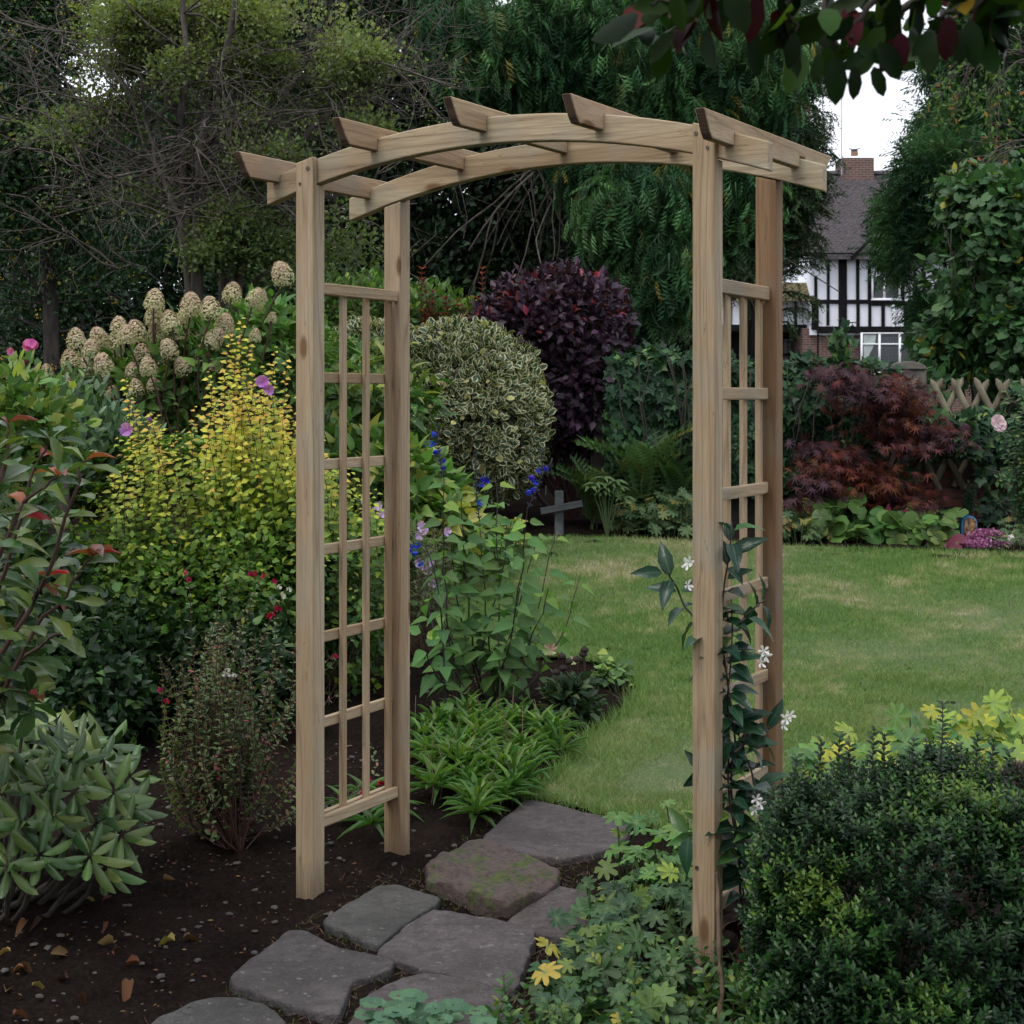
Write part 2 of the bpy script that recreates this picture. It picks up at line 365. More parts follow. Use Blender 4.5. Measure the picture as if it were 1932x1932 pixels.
def wood(axis, name, cols=((.27, .185, .11), (.41, .315, .21), (.50, .43, .33)), dark=(.16, .09, .045)):
    m, t, b = mat(name); sc = [9., 9., 9.]; sc[axis] = .4
    v = coords(t, 'Object', rnd=9.); mp = node(t, 'ShaderNodeMapping'); mp.inputs['Scale'].default_value = sc; t.links.new(v, mp.inputs[0]); v1 = mp.outputs[0]
    wob = noise(t, v1, .9, 2, .5)                                      # broad figure, then rings of it
    rings = math_(t, 'FRACT', math_(t, 'MULTIPLY', wob, 11.))
    tri = math_(t, 'ABSOLUTE', math_(t, 'SUBTRACT', rings, .5))
    fine = noise(t, v1, 22., 3, .6)
    c = ramp(t, noise(t, v1, .7, 3), [(.3, cols[0]), (.5, cols[1]), (.72, cols[2])])
    c = mixc(t, math_(t, 'MULTIPLY', ramp(t, tri, [(.32, (0, 0, 0)), (.5, (1, 1, 1))]), .5), c, tuple(x*.62 for x in cols[0]))
    c = mixc(t, math_(t, 'MULTIPLY', ramp(t, fine, [(.35, (1, 1, 1)), (.6, (0, 0, 0))]), .35), c, tuple(x*.6 for x in cols[0]))
    ks = [11., 11., 11.]; ks[axis] = 4.2; kv = coords(t, 'Object', tuple(ks), rnd=9.)
    vo = node(t, 'ShaderNodeTexVoronoi'); vo.inputs['Scale'].default_value = .62; t.links.new(kv, vo.inputs[0])
    c = mixc(t, ramp(t, vo.outputs['Distance'], [(.07, (1, 1, 1)), (.13, (0, 0, 0))]), c, dark)
    st = noise(t, coords(t, 'Object', rnd=4.), 3.1, 3)
    c = mixc(t, math_(t, 'MULTIPLY', ramp(t, st, [(.5, (0, 0, 0)), (.68, (1, 1, 1))]), .45), c, (.25, .27, .24))
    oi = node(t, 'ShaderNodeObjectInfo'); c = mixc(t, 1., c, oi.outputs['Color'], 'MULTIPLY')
    t.links.new(c, b.inputs['Base Color']); b.inputs['Roughness'].default_value = .78; b.inputs['Specular IOR Level'].default_value = .25
    ck = noise(t, v1, 3.3, 2, .4); crack = ramp(t, math_(t, 'ABSOLUTE', math_(t, 'SUBTRACT', ck, .5)), [(.0015, (1, 1, 1)), (.004, (0, 0, 0))])
    t.links.new(mixc(t, math_(t, 'MULTIPLY', crack, .55), c, (.08, .05, .03)), b.inputs['Base Color'])
    fz = node(t, 'ShaderNodeNewGeometry'); sz = node(t, 'ShaderNodeSeparateXYZ'); t.links.new(fz.outputs['Position'], sz.inputs[0])   # damp, soil-splashed foot of the posts
    foot = ramp(t, math_(t, 'ADD', sz.outputs[2], math_(t, 'MULTIPLY', fine, .12)), [(.06, (1, 1, 1)), (.22, (0, 0, 0))]); lk = b.inputs['Base Color'].links[0].from_socket
    t.links.new(mixc(t, math_(t, 'MULTIPLY', foot, .6), lk, (.07, .045, .028)), b.inputs['Base Color'])
    bump(t, b, math_(t, 'ADD', fine, math_(t, 'MULTIPLY', tri, .6)), .45, .002); return m
def bark(name, a, b_, sc=14):
    m, t, b = mat(name); n = noise(t, coords(t, 'Object', (1, 1, .25)), sc, 5, .7); t.links.new(ramp(t, n, [(.35, a), (.65, b_)]), b.inputs['Base Color'])
    b.inputs['Roughness'].default_value = .9; bump(t, b, n, .8, .02); return m
M = {}
M['wx'] = wood(0, 'pine_grain_x'); M['wy'] = wood(1, 'pine_grain_y'); M['wz'] = wood(2, 'pine_grain_z')
M['bark'] = bark('bark_grey_brown', (.03, .024, .02), (.12, .10, .085)); M['bark_dark'] = bark('bark_dark', (.02, .016, .012), (.07, .06, .045))
M['stem_red'] = plain('stem_red_brown', (.07, .03, .022), .6); M['stem_green'] = plain('stem_green', (.06, .10, .03), .6)
M['stem_dark'] = plain('stem_dark', (.03, .025, .02), .7); M['stem_tan'] = plain('stem_tan', (.2, .13, .08), .8)
# ================================================================== THE SETTING
def soil_mat(name, wet=1.):
    m, t, b = mat(name); v = coords(t, 'Object'); n = noise(t, v, 2.2, 6, .6); f = noise(t, v, 60, 6, .7)
    c = ramp(t, n, [(.3, (.005*wet, .0036*wet, .003*wet)), (.7, (.015*wet, .0105*wet, .0085*wet))])
    c = mixc(t, ramp(t, f, [(.45, (0, 0, 0)), (.75, (.55, .55, .55))]), c, (.035*wet, .025*wet, .021*wet))
    t.links.new(c, b.inputs['Base Color']); b.inputs['Roughness'].default_value = 1.; b.inputs['Specular IOR Level'].default_value = .03
    bump(t, b, f, .9, .012); return m
M['soil'] = soil_mat('soil')
Yr = [-30, -5, SL0, 14, 30, 60, 260]
V = [(x, y, zg(y)-.035+(0 if y < 20 else min(.6, (y-20)*.03))) for y in Yr for x in (-200, -10, 10, 200)]
tag(poly('ground', V, [(r*4+c, r*4+c+1, r*4+c+5, r*4+c+4) for r in range(len(Yr)-1) for c in range(3)], M['soil']), kind='structure')
def grid(x0, x1, y0, y1, st):
    xs = np.arange(x0, x1+st/2, st); ys = np.arange(y0, y1+st/2, st); X, Y = np.meshgrid(xs, ys)
    i = np.arange(len(ys)-1)[:, None]*len(xs)+np.arange(len(xs)-1)[None]
    return X.ravel(), Y.ravel(), np.stack([i, i+1, i+len(xs)+1, i+len(xs)], -1).reshape(-1, 4)
X, Y, Q = grid(-3.1, 2.7, 3.1, 9.6, .026)
p = np.stack([X, Y, X*0], -1)
z = np.clip((Y-SL0)*SL, 0, None)-.006+.03*(vnoise(p*4+5)-.5)+.02*(vnoise(p*14)-.5)+.022*np.maximum(0, vnoise(p*30)-.5)*2.2+.008*(vnoise(p*70)-.5)*2
z = np.where((np.abs(X-np.interp(Y, [3.2, 4.6, 5.4, 6.6], [-.75, -.55, -.2, .35])) < .75) & (Y < 6.5) & (X > np.interp(Y, [3.2, 5.0, 5.6, 6.6], [-1.35, -1.05, -.35, -.15])), np.minimum(z, .006), z)
for px_, py_ in ((-.69, 5.34), (-.44, 5.82), (.56, 4.66), (.82, 5.14)):
    r2 = (X-px_)**2+(Y-py_)**2; z = z+.018*np.exp(-r2/.0085)*(.35+1.2*vnoise(p*22))
me = mesh_tri('soil_bed', np.stack([X, Y, z], -1), Q, M['soil'], smooth=True); tag(link('soil_bed', me), kind='structure')
X, Y, Q = grid(-3.4, 6.2, 12.2, 14.6, .06); p = np.stack([X, Y, X*0], -1)
z = np.clip((Y-SL0)*SL, 0, .555)+.01+.05*(vnoise(p*3)-.5)+.03*(vnoise(p*9)-.5)
tag(link('far_soil_bed', mesh_tri('far_soil_bed', np.stack([X, Y, z], -1), Q, M['soil'], smooth=True)), kind='structure')
# lawn -------------------------------------------------------------
LAWN = [(1185, 1549), (1110, 1524), (1000, 1502), (985, 1505), (1010, 1488), (1075, 1442), (1100, 1403), (1150, 1372), (1195, 1338), (1214, 1300), (1190, 1268), (1150, 1250), (1080, 1238),
        (960, 1232), (890, 1222), (850, 1180), (838, 1120), (860, 1080), (900, 1045), (960, 1022), (1050, 1014), (1160, 1016), (1300, 1021), (1480, 1032), (1800, 1040), (1932, 1045), (2300, 1056),
        (2500, 1250), (2600, 1700), (1932, 1560), (1600, 1560), (1430, 1590), (1300, 1585), (1240, 1562)]
LP = np.array([G(a, b, .02)[:2] for a, b in LAWN])
def inside(px, py, poly_):
    r = np.zeros(px.shape, bool); n = len(poly_)
    for i in range(n):
        (x1, y1), (x2, y2) = poly_[i], poly_[(i+1) % n]
        c = ((y1 > py) != (y2 > py)) & (px < (x2-x1)*(py-y1)/(y2-y1+1e-12)+x1); r ^= c
    return r
X, Y, Q = grid(LP[:, 0].min(), LP[:, 0].max(), LP[:, 1].min(), LP[:, 1].max(), .03)
ctr = np.stack([X[Q].mean(1), Y[Q].mean(1)], -1); Q = Q[inside(ctr[:, 0], ctr[:, 1], LP)]
used = np.unique(Q); rm = np.full(len(X), -1); rm[used] = np.arange(len(used)); p = np.stack([X, Y, X*0], -1)[used]
z = np.clip((p[:, 1]-SL0)*SL, 0, None)+.022+.02*(vnoise(p*1.3)-.5)
m, t, b = mat('lawn'); v = coords(t, 'Object'); n1 = noise(t, v, 1.1, 5, .6, .6); n2 = noise(t, v, 55, 4, .7); n3 = noise(t, v, 5, 4, .6)
c = ramp(t, n1, [(.36, (.085, .135, .045)), (.55, (.11, .155, .06)), (.75, (.15, .16, .085))])
c = mixc(t, ramp(t, n3, [(.5, (0, 0, 0)), (.72, (.7, .7, .7))]), c, (.21, .18, .11))
c = mixc(t, ramp(t, n2, [(.4, (.6, .6, .6)), (.6, (0, 0, 0))]), c, (.045, .06, .02))
t.links.new(c, b.inputs['Base Color']); b.inputs['Roughness'].default_value = .9; bump(t, b, n2, .9, .02); M['lawn'] = m
lawn = tag(link('lawn', mesh_tri('lawn', np.stack([p[:, 0], p[:, 1], z], -1), rm[Q], M['lawn'], smooth=True)), kind='structure')
M['grass'] = leaf_mat('grass_blades', [(0, (.12, .205, .06)), (.4, (.18, .26, .085)), (.65, (.27, .28, .135)), (1, (.44, .39, .28))], rough=.6, trans=.3, under=1.1, vary=.35, spec=.3)
def blades(name, P2, h, wd, lean, tone):
    n = len(P2); a = rng.random(n)*2*math.pi; z0 = np.clip((P2[:, 1]-SL0)*SL, 0, None)+.015
    b0 = np.stack([P2[:, 0], P2[:, 1], z0], -1); sx = np.stack([np.cos(a), np.sin(a), a*0], -1)*wd[:, None]/2
    ln = rng.normal(size=(n, 3)); ln[:, 2] = 0; tip = b0+ln*(h*lean)[:, None]+np.stack([a*0, a*0, h], -1)
    V = np.stack([b0-sx, b0+sx, tip], 1).reshape(-1, 3); T = np.arange(n*3).reshape(-1, 3); lf = np.zeros((n, 3, 3)); lf[:, :, 0] = rng.random(n)[:, None]; lf[:, :, 1] = tone[:, None]
    return tag(link(name, mesh_tri(name, V, T, M['grass'], lf.reshape(-1, 3))), kind='stuff')
def lawn_tone(q):
    q3 = np.concatenate([q, q[:, :1]*0], 1); n_ = .35*vnoise(q3*np.array([1.5, 1.1, 1])+3)+.35*vnoise(q3*4.3)+.3*vnoise(q3*13)
    return np.clip((n_-.5)*2.6+.18+.6*(rng.random(len(q))-.5), 0, 1)
mn, mxx = LP.min(0), LP.max(0); pts = []
while sum(map(len, pts)) < 340000:
    Yq = 1/(1/mxx[1]+rng.random(200000)*(1/mn[1]-1/mxx[1])); Xq = mn[0]+rng.random(200000)*(min(mxx[0], 4.7)-mn[0])
    q = np.stack([Xq, Yq], -1); k = inside(Xq, Yq, LP) & (Xq/Yq < .36) & (Xq/Yq > -.1); pts.append(q[k])
q = np.concatenate(pts)[:340000]; sc = np.clip(q[:, 1]/7, .9, 1.9)
ln = tag(blades('grass', q, (.012+.018*rng.random(len(q)))*sc, .003*sc, .55, lawn_tone(q)), 'short mown grass with dry straw patches over the whole lawn', 'grass')
mn2 = np.array([LP[:, 0].min(), LP[:, 1].min()]); q = mn2+np.array([3.4, 3.4])*rng.random((260000, 2)); q = q[inside(q[:, 0], q[:, 1], LP) & (q[:, 0]/q[:, 1] < .36)]; q3 = np.concatenate([q, q[:, :1]*0], 1); q = q[vnoise(q3*7) > .4+.25*rng.random(len(q))][:90000]
tag(blades('grass_tufts', q, .018+.03*rng.random(len(q)), .0028+0*q[:, 0], .7, np.clip(.9*rng.random(len(q))**2, 0, 1)), 'uneven taller tufts in the nearest part of the lawn by the paving', 'grass')
# longer fringe along the bed edge
e = []
for i in list(range(0, 19)):
    a_, b_ = LP[i], LP[i+1]; L_ = np.linalg.norm(b_-a_); n_ = int(L_*900); e.append(a_+(b_-a_)*rng.random((n_, 1))+rng.normal(size=(n_, 2))*.03)
q = np.concatenate(e); tag(blades('edge_grass', q, .035+.055*rng.random(len(q)), .0035+0*q[:, 0], .6, .3*rng.random(len(q))), 'longer uncut grass fringe along the lawn edge beside the bed', 'grass')
# stepping stone path --------------------------------------------------
m, t, b = mat('sandstone'); v = coords(t, 'Object', rnd=7.); n1 = noise(t, v, 3.5, 6, .65); n2 = noise(t, v, 22, 6, .7); n3 = noise(t, v, 90, 3, .6)
c = ramp(t, n1, [(.3, (.035, .031, .031)), (.5, (.062, .055, .055)), (.7, (.095, .086, .088))])
c = mixc(t, ramp(t, n2, [(.38, (.75, .75, .75)), (.55, (0, 0, 0))]), c, (.035, .031, .030))
c = mixc(t, ramp(t, n3, [(.55, (0, 0, 0)), (.75, (.35, .35, .35))]), c, (.2, .19, .19))
mo = noise(t, coords(t, 'Object', rnd=3.), 6, 5, .7); c = mixc(t, ramp(t, mo, [(.66, (0, 0, 0)), (.72, (.6, .6, .6))]), c, (.045, .05, .018))
oi = node(t, 'ShaderNodeObjectInfo'); c = mixc(t, 1., c, oi.outputs['Color'], 'MULTIPLY')
t.links.new(c, b.inputs['Base Color']); b.inputs['Roughness'].default_value = .72; b.inputs['Specular IOR Level'].default_value = .35; c = mixc(t, ramp(t, noise(t, coords(t, 'Object', rnd=11.), 31, 2, .5), [(.68, (0, 0, 0)), (.71, (.7, .7, .7))]), c, (.17, .165, .15)); t.links.new(c, b.inputs['Base Color']); bump(t, b, math_(t, 'ADD', math_(t, 'MULTIPLY', n2, 1.5), math_(t, 'MULTIPLY', n1, 2.5)), .85, .02); M['stone'] = m
m, t, b = mat('mossy_stone'); v = coords(t, 'Object'); n1 = noise(t, v, 9, 6, .7); n2 = noise(t, v, 40, 5, .7)
c = ramp(t, n2, [(.3, (.03, .021, .019)), (.7, (.10, .068, .06))]); g = node(t, 'ShaderNodeNewGeometry')
c = mixc(t, ramp(t, n1, [(.5, (0, 0, 0)), (.58, (.95, .95, .95))]), c, ramp(t, n2, [(.35, (.018, .027, .005)), (.65, (.065, .09, .012))]))
t.links.new(c, b.inputs['Base Color']); b.inputs['Roughness'].default_value = .9; bump(t, b, n2, 1., .015); M['moss'] = m
path = thing('path', None, None, G(850, 1750)); del_ = [path.pop(k, None) for k in ('label', 'category')]
path['kind'] = 'structure'
def stone(pts, name, mt, top=.03, amp=.0055, thick=.09, nf=5., tint=(1, 1, 1), label=None, seed=0, rim=1.):
    q = np.array([G(a, b, top)[:2] for a, b in pts]); c = q.mean(0); K = 72
    seg = np.concatenate([q, q[:1]]); ln_ = np.linalg.norm(np.diff(seg, axis=0), axis=1); cum = np.concatenate([[0], np.cumsum(ln_)]); s_ = np.linspace(0, cum[-1], K, endpoint=False)
    o = np.stack([np.interp(s_, cum, seg[:, k]) for k in (0, 1)], -1)
    for _ in range(1): o = .8*o+.1*(np.roll(o, 1, 0)+np.roll(o, -1, 0))
    o = c+(o-c)*(1.004+.020*(vnoise(np.stack([o[:, 0]*16, o[:, 1]*16, o[:, 0]*0+seed], -1))-.5)*2+.016*(vnoise(np.stack([o[:, 0]*60, o[:, 1]*60, o[:, 0]*0+seed], -1))-.5)*2)[:, None]
    fr = [.12, .3, .48, .64, .78, .88, .945, .985, .996, 1.004, 1.006, .985]; dz = [0, 0, 0, 0, 0, -.0, -.0, -.0015*rim, -.004*rim, -.011*rim, -.035, -thick]
    V = [[c[0], c[1], top]]; 
    for f_, z_ in zip(fr, dz):
        x = c+(o-c)*f_
        for a in x: V.append([a[0], a[1], top+z_])
    V = np.array(V); V[:, 2] += amp*2*(vnoise(np.stack([V[:, 0]*nf, V[:, 1]*nf, V[:, 0]*0+seed], -1))-.5)+amp*.8*(vnoise(np.stack([V[:, 0]*nf*4, V[:, 1]*nf*4, V[:, 0]*0+seed], -1))-.5)
    Fs = [(0, 1+i, 1+(i+1) % K) for i in range(K)]
    for r in range(len(fr)-1):
        for i in range(K): Fs.append((1+r*K+i, 1+(r+1)*K+i, 1+(r+1)*K+(i+1) % K, 1+r*K+(i+1) % K))
    ob = poly(name, V, Fs, mt, path, smooth=True); ob.color = (*tint, 1)
    if label: ob['label'] = label
    return ob
stone([(985, 1513), (1005, 1507), (1192, 1553), (1172, 1592), (1120, 1610), (1060, 1622), (985, 1611), (915, 1590), (913, 1577), (945, 1545)], 'paving_stone', M['stone'], tint=(1.1, 1.0, .98), seed=1)
stone([(872, 1587), (905, 1584), (960, 1600), (1058, 1643), (1052, 1662), (1004, 1688), (968, 1702), (930, 1700), (878, 1686), (806, 1652), (803, 1632), (838, 1603)], 'paving_stone', M['moss'], top=.052, amp=.020, nf=9., thick=.12, seed=9, rim=1.5, label='rough lumpy stone covered in green moss')
stone([(716, 1668), (752, 1667), (795, 1680), (835, 1692), (825, 1702), (712, 1781), (690, 1772), (650, 1755), (612, 1745), (613, 1733), (660, 1702)], 'paving_stone', M['stone'], tint=(1.0, 1.06, .98), seed=3)
stone([(817, 1710), (880, 1722), (1012, 1754), (1000, 1800), (972, 1866), (919, 1857), (850, 1838), (787, 1824), (714, 1797), (713, 1786), (760, 1750)], 'paving_stone', M['stone'], tint=(1.2, 1.12, 1.12), seed=4)
stone([(545, 1752), (575, 1751), (600, 1765), (645, 1786), (742, 1808), (738, 1826), (665, 1850), (640, 1916), (605, 1914), (520, 1882), (440, 1862), (430, 1850), (470, 1810)], 'paving_stone', M['stone'], tint=(.95, .92, .92), amp=.007, seed=5)
stone([(650, 1935), (690, 1875), (760, 1843), (800, 1835), (870, 1840), (960, 1872), (955, 1935), (900, 2000), (700, 2000)], 'paving_stone', M['stone'], tint=(1., .93, .9), seed=6)
stone([(250, 1960), (300, 1920), (370, 1886), (425, 1877), (500, 1890), (540, 1925), (530, 1990), (300, 2020)], 'paving_stone', M['stone'], tint=(.9, .95, .9), seed=7)
stone([(955, 1738), (1040, 1668), (1110, 1678), (1150, 1720), (1080, 1775), (1000, 1757)], 'paving_stone', M['stone'], top=.026, tint=(1.1, .98, .92), seed=8)
stone([(610, 1733), (622, 1722), (640, 1722), (648, 1735), (640, 1752), (618, 1750)], 'paving_stone', M['stone'], top=.022, tint=(1.5, 1.5, 1.45), amp=.012, nf=20, seed=12, thick=.07, label='small whitish rock at the corner of the path')
f = Fol(); gq = np.array([G(*a_)[:2] for a_ in [(250, 1960), (425, 1875), (560, 1748), (620, 1720), (720, 1660), (810, 1640), (880, 1580), (990, 1510), (1190, 1560), (1110, 1690), (1010, 1850), (960, 1960)]])
q = gq.min(0)+(gq.max(0)-gq.min(0))*rng.random((9000, 2)); q = q[inside(q[:, 0], q[:, 1], gq)][:3600]; n_ = len(q); k_ = rng.random(n_) < .6
LF['sliver'] = T_diamond(.5, .05, .1); zq = .004+.012*rng.random(n_)
f.add('sliver', np.concatenate([q, zq[:, None]], 1)[k_], np.concatenate([rng.normal(size=(n_, 2)), .35*rng.random((n_, 1))], 1)[k_], [0, 0, 1], .035, .0025, .4+.6*rng.random(k_.sum())); f.add('sliver', np.concatenate([q, zq[:, None]], 1)[~k_], np.concatenate([rng.normal(size=(n_, 2))*.5, .3+.8*rng.random((n_, 1))], 1)[~k_], [0, 0, 1], .012, .004, .12*rng.random((~k_).sum()))
M['grit'] = leaf_mat('joint_straw_and_moss', [(0, (.04, .065, .01)), (.2, (.06, .09, .015)), (.4, (.06, .04, .03)), (1, (.16, .11, .07))], rough=.9, trans=.1, vary=.4, spec=.1)
tag(f.build('joint_litter', M['grit']), 'dry straw and moss crumbs in the joints between the paving stones', 'litter')
# ================================================================== ARCH
TH = .4975; FLX, FLY = -.6692, 5.3077; SPAN, DEP, PW = 1.4352, .5434, .070
arch = thing('garden_arch', 'new pale wooden garden arch with slatted trellis sides straddling the stone path', 'garden arch', (FLX, FLY, 0)); arch.rotation_euler = (0, 0, -TH)
AU = np.array([math.cos(TH), -math.sin(TH), 0]); AV = np.array([math.sin(TH), math.cos(TH), 0]); A0 = np.array([FLX, FLY, 0])
def A(s, d, z): return A0+AU*s+AV*d+np.array([0, 0, z])
bt = lambda s: 2.588-.181*(s-.683)**2
bb = lambda s: bt(s)-.085
def apart(name, V, Fs, mt, tint=(1, 1, 1), bev=.004, label=None, loc=None):
    V = np.array(V, float); c = V.mean(0) if loc is None else np.array(loc)
    class _o: location = Vector(c)
    o = poly(name, V, Fs, mt, None, bevel=bev, seg=2 if bev > .003 else 1)
    for vtx in o.data.vertices: vtx.co -= Vector(c)
    o.parent = arch; o.location = Vector(c); o.color = (*tint, 1)
    if label: o['label'] = label
    return o
def post(s0, d0, front, tint, label=None):
    s1 = s0+PW; d1 = d0+PW; z0 = -.25
    a = lambda s, d, z: (s, d, z)
    if front: prof = [(d0, z0), (d1, z0), (d1, 'b'), (d0+.026, 'b'), (d0+.026, 't'), (d0, 't')]
    else: prof = [(d0, z0), (d1, z0), (d1, 't'), (d1-.026, 't'), (d1-.026, 'b'), (d0, 'b')]
    V = []
    for s in (s0, s1):
        for d, z in prof: V.append((s, d, bb(s)-.003 if z == 'b' else bt(s)+.004 if z == 't' else z))
    return apart('post', V, [tuple(range(6))[::-1], tuple(range(6, 12))]+[(i, (i+1) % 6, 6+(i+1) % 6, 6+i) for i in range(6)], M['wz'], tint, .005, label)
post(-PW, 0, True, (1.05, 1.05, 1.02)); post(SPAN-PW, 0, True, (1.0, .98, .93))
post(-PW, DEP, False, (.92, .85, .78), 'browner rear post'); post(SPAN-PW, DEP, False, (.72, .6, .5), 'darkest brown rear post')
m, t, b = mat('end_grain'); wv = node(t, 'ShaderNodeTexWave', wave_type='RINGS'); wv.inputs['Scale'].default_value = 60; wv.inputs['Distortion'].default_value = 3; t.links.new(coords(t, 'Object', rnd=1.), wv.inputs[0]); t.links.new(ramp(t, wv.outputs[0], [(0, (.07, .04, .025)), (1, (.13, .08, .05))]), b.inputs['Base Color']); b.inputs['Roughness'].default_value = .9; M['endg'] = m
def beam(d0, s0, s1, tint):
    n = 26; V = []
    for i in range(n+1):
        s = s0+(s1-s0)*i/n
        for d in (d0, d0+.043):
            V += [(s, d, bb(s)), (s, d, bt(s))]
    Fs = [(0, 1, 3, 2), (4*n, 4*n+2, 4*n+3, 4*n+1)]
    for i in range(n):
        k = 4*i; Fs += [(k, k+4, k+5, k+1), (k+2, k+3, k+7, k+6), (k+1, k+5, k+7, k+3), (k, k+2, k+6, k+4)]
    o = apart('curved_beam', V, Fs, M['wx'], tint, 0)
    bv = o.modifiers.new('bevel', 'BEVEL'); bv.width = .004; bv.segments = 2; bv.limit_method = 'ANGLE'; return o
beam(.027, -.212, 1.59, (1.02, 1.02, .96)); beam(DEP-.002, -.224, 1.592, (1., 1., .93))
for s, zt, tint in ((-.154, 2.512, (.95, .85, .78)), (.245, 2.591, (.98, .9, .82)), (.658, 2.62, (1., .95, .85)), (1.067, 2.592, (.92, .84, .78)), (1.487, 2.513, (.98, .93, .84))):
    f = -.18; r_ = .83; zb = zt-.080; zn = min(bt(s), bt(s-.03))-.001
    prof = [(f, zt), (r_, zt-.008), (r_-.07, zb+.014), (r_-.085, zb), (DEP+.043, zb), (DEP+.043, zn), (DEP-.004, zn), (DEP-.004, zb), (.072, zb), (.072, zn), (.025, zn), (.025, zb), (f+.056, zb), (f+.040, zb+.016)]
    n = len(prof); V = [(s-.031+.057*(d-.027), d, z) for d, z in prof]+[(s+.057*(d-.027), d, z) for d, z in prof]
    o = apart('rafter', V, [tuple(range(n)), tuple(range(n, 2*n))[::-1]]+[(i, n+i, n+(i+1) % n, (i+1) % n) for i in range(n)], M['wy'], tint, .0025)
    o.data.materials.append(M['endg'])
    for p_ in o.data.polygons:
        if abs(p_.normal.y) > .3 and abs(p_.center.y+o.location.y-.325) > .42 and abs(p_.normal.x) < .5: p_.material_index = 1
def apb(name, s0, s1, d0, d1, z0, z1, mt, tint, bev=.003):
    return apart(name, boxv(s0, s1, d0, d1, z0, z1), BOXF, mt, tint, bev)
d0, d1 = PW+.001, DEP-.001
tt = lambda: tuple(np.array([.97, .92, .84])*(1+.08*(rng.random()-.5)))
for z in (1.784, 1.485, 1.192, .892, .598): apb('rung', -.058, -.042, d0, d1, z-.037, z, M['wy'], tt())
for d in (.212, .356, .502): apb('lath', -.0418, -.0242, d, d+.028, .24, 2.05, M['wz'], tt())
for z in (2.088, .274):
    apb('rail', -.024, -.006, d0, d1, z-.040, z, M['wy'], tt()); apb('rail', -.060, -.0425, d0, d1, z-.040, z, M['wy'], tt())
for z in (1.728, 1.425, 1.119, .822, .515): apb('rung', SPAN-.038, SPAN-.022, d0, d1-.006, z-.038, z, M['wy'], tt(), .005)
for d in (.212, .356, .500): apb('lath', SPAN-.0562, SPAN-.0382, d, d+.028, .19, 2.03, M['wz'], tt())
for z in (2.054, .205):
    apb('rail', SPAN-.038, SPAN-.019, d0, d1-.002, z-.044, z, M['wy'], tt()); apb('rail', SPAN-.0745, SPAN-.0565, d0, d1-.002, z-.044, z, M['wy'], tt())
M['steel'] = plain('screw_metal', (.18, .15, .11), .4, .9)
for s, z, r_ in ((-.020, 2.468, .0075), (-.052, 2.418, .005), (SPAN-.058, 2.475, .0065), (SPAN-.022, 2.43, .0055), (SPAN-.055, .315, .006)):
    V = []; K = 14
    for rr, dd in ((r_, 0), (r_*.95, -.003), (r_*.3, -.003), (r_*.22, .001)): V += [(s+math.cos(i*2*math.pi/K)*rr, dd, z+math.sin(i*2*math.pi/K)*rr) for i in range(K)]
    Fs = [tuple(range(3*K, 4*K))]+[(k*K+i, k*K+(i+1) % K, (k+1)*K+(i+1) % K, (k+1)*K+i) for k in range(3) for i in range(K)]
    apart('screw', V, Fs, M['steel'], bev=0)
# ================================================================== BACKGROUND TREES
def limb(mb, p0, d, L, r, depth, wander=.35, up=.15, tips=None, n=6, kids=4, lf=(0, 0, 0), decay=.62, k=4):
    pts = [np.asarray(p0, float)]; d = nrm(np.asarray(d, float))
    for i in range(n):
        d = nrm(d+rng.normal(size=3)*wander/ n**.5+np.array([0, 0, up/n])); pts.append(pts[-1]+d*L/n)
    pts = np.array(pts); mb.tube(pts, np.linspace(r, r*.45, n+1), k if depth > 1 else 3, cap=False)
    if tips is not None and depth <= 1: tips.append(pts)
    if depth > 0:
        for _ in range(kids):
            t = .25+.7*rng.random(); i = min(int(t*n), n-1); q = pts[i]+(pts[i+1]-pts[i])*(t*n-i)
            nd = nrm(nrm(pts[i+1]-pts[i])*.7+sph(1)[0]*.9+np.array([0, 0, up]))
            limb(mb, q, nd, L*decay*(.7+.6*rng.random()), r*.5, depth-1, wander, up, tips, max(3, n-1), kids, lf, decay, k)
def vcurve(pv, Y, n=10, jit=.0, dY=None):                 # smooth line through points given as (vx, vy)
    a = np.array([P(x, y, Y+(0 if dY is None else dY[i])) for i, (x, y) in enumerate(pv)]); t = np.linspace(0, len(a)-1, n); k = np.arange(len(a))
    q = np.stack([np.interp(t, k, a[:, i]) for i in range(3)], -1); q[1:-1] = .5*q[1:-1]+.25*(q[2:]+q[:-2]); q[1:-1] += rng.normal(size=(n-2, 3))*jit; return q
def berries(mb, c, n, r):
    for p_ in c+rng.normal(size=(n, 3))*r*2.2:
        V = p_+r*np.array([[1, 0, 0], [-1, 0, 0], [0, 1, 0], [0, -1, 0], [0, 0, 1], [0, 0, -1]])
        mb.add(V, [(0, 2, 4), (2, 1, 4), (1, 3, 4), (3, 0, 4), (2, 0, 5), (1, 2, 5), (3, 1, 5), (0, 3, 5)])
M['holly'] = leaf_mat('holly_leaves', [(0, (.018, .042, .022)), (.6, (.035, .075, .028)), (1, (.2, .22, .03))], rough=.33, trans=.15, vary=.5)
M['hedge'] = leaf_mat('evergreen_leaves', [(0, (.008, .018, .009)), (.7, (.024, .048, .022)), (1, (.05, .09, .04))], rough=.5, trans=.12, vary=.5)
M['haw'] = leaf_mat('hawthorn_leaves', [(0, (.085, .12, .05)), (.5, (.14, .175, .065)), (1, (.28, .28, .10))], rough=.6, trans=.35, vary=.3)
M['cyp'] = leaf_mat('cypress_foliage', [(0, (.022, .065, .026)), (.8, (.075, .165, .055)), (1, (.17, .15, .035))], rough=.6, trans=.15, vary=.4)
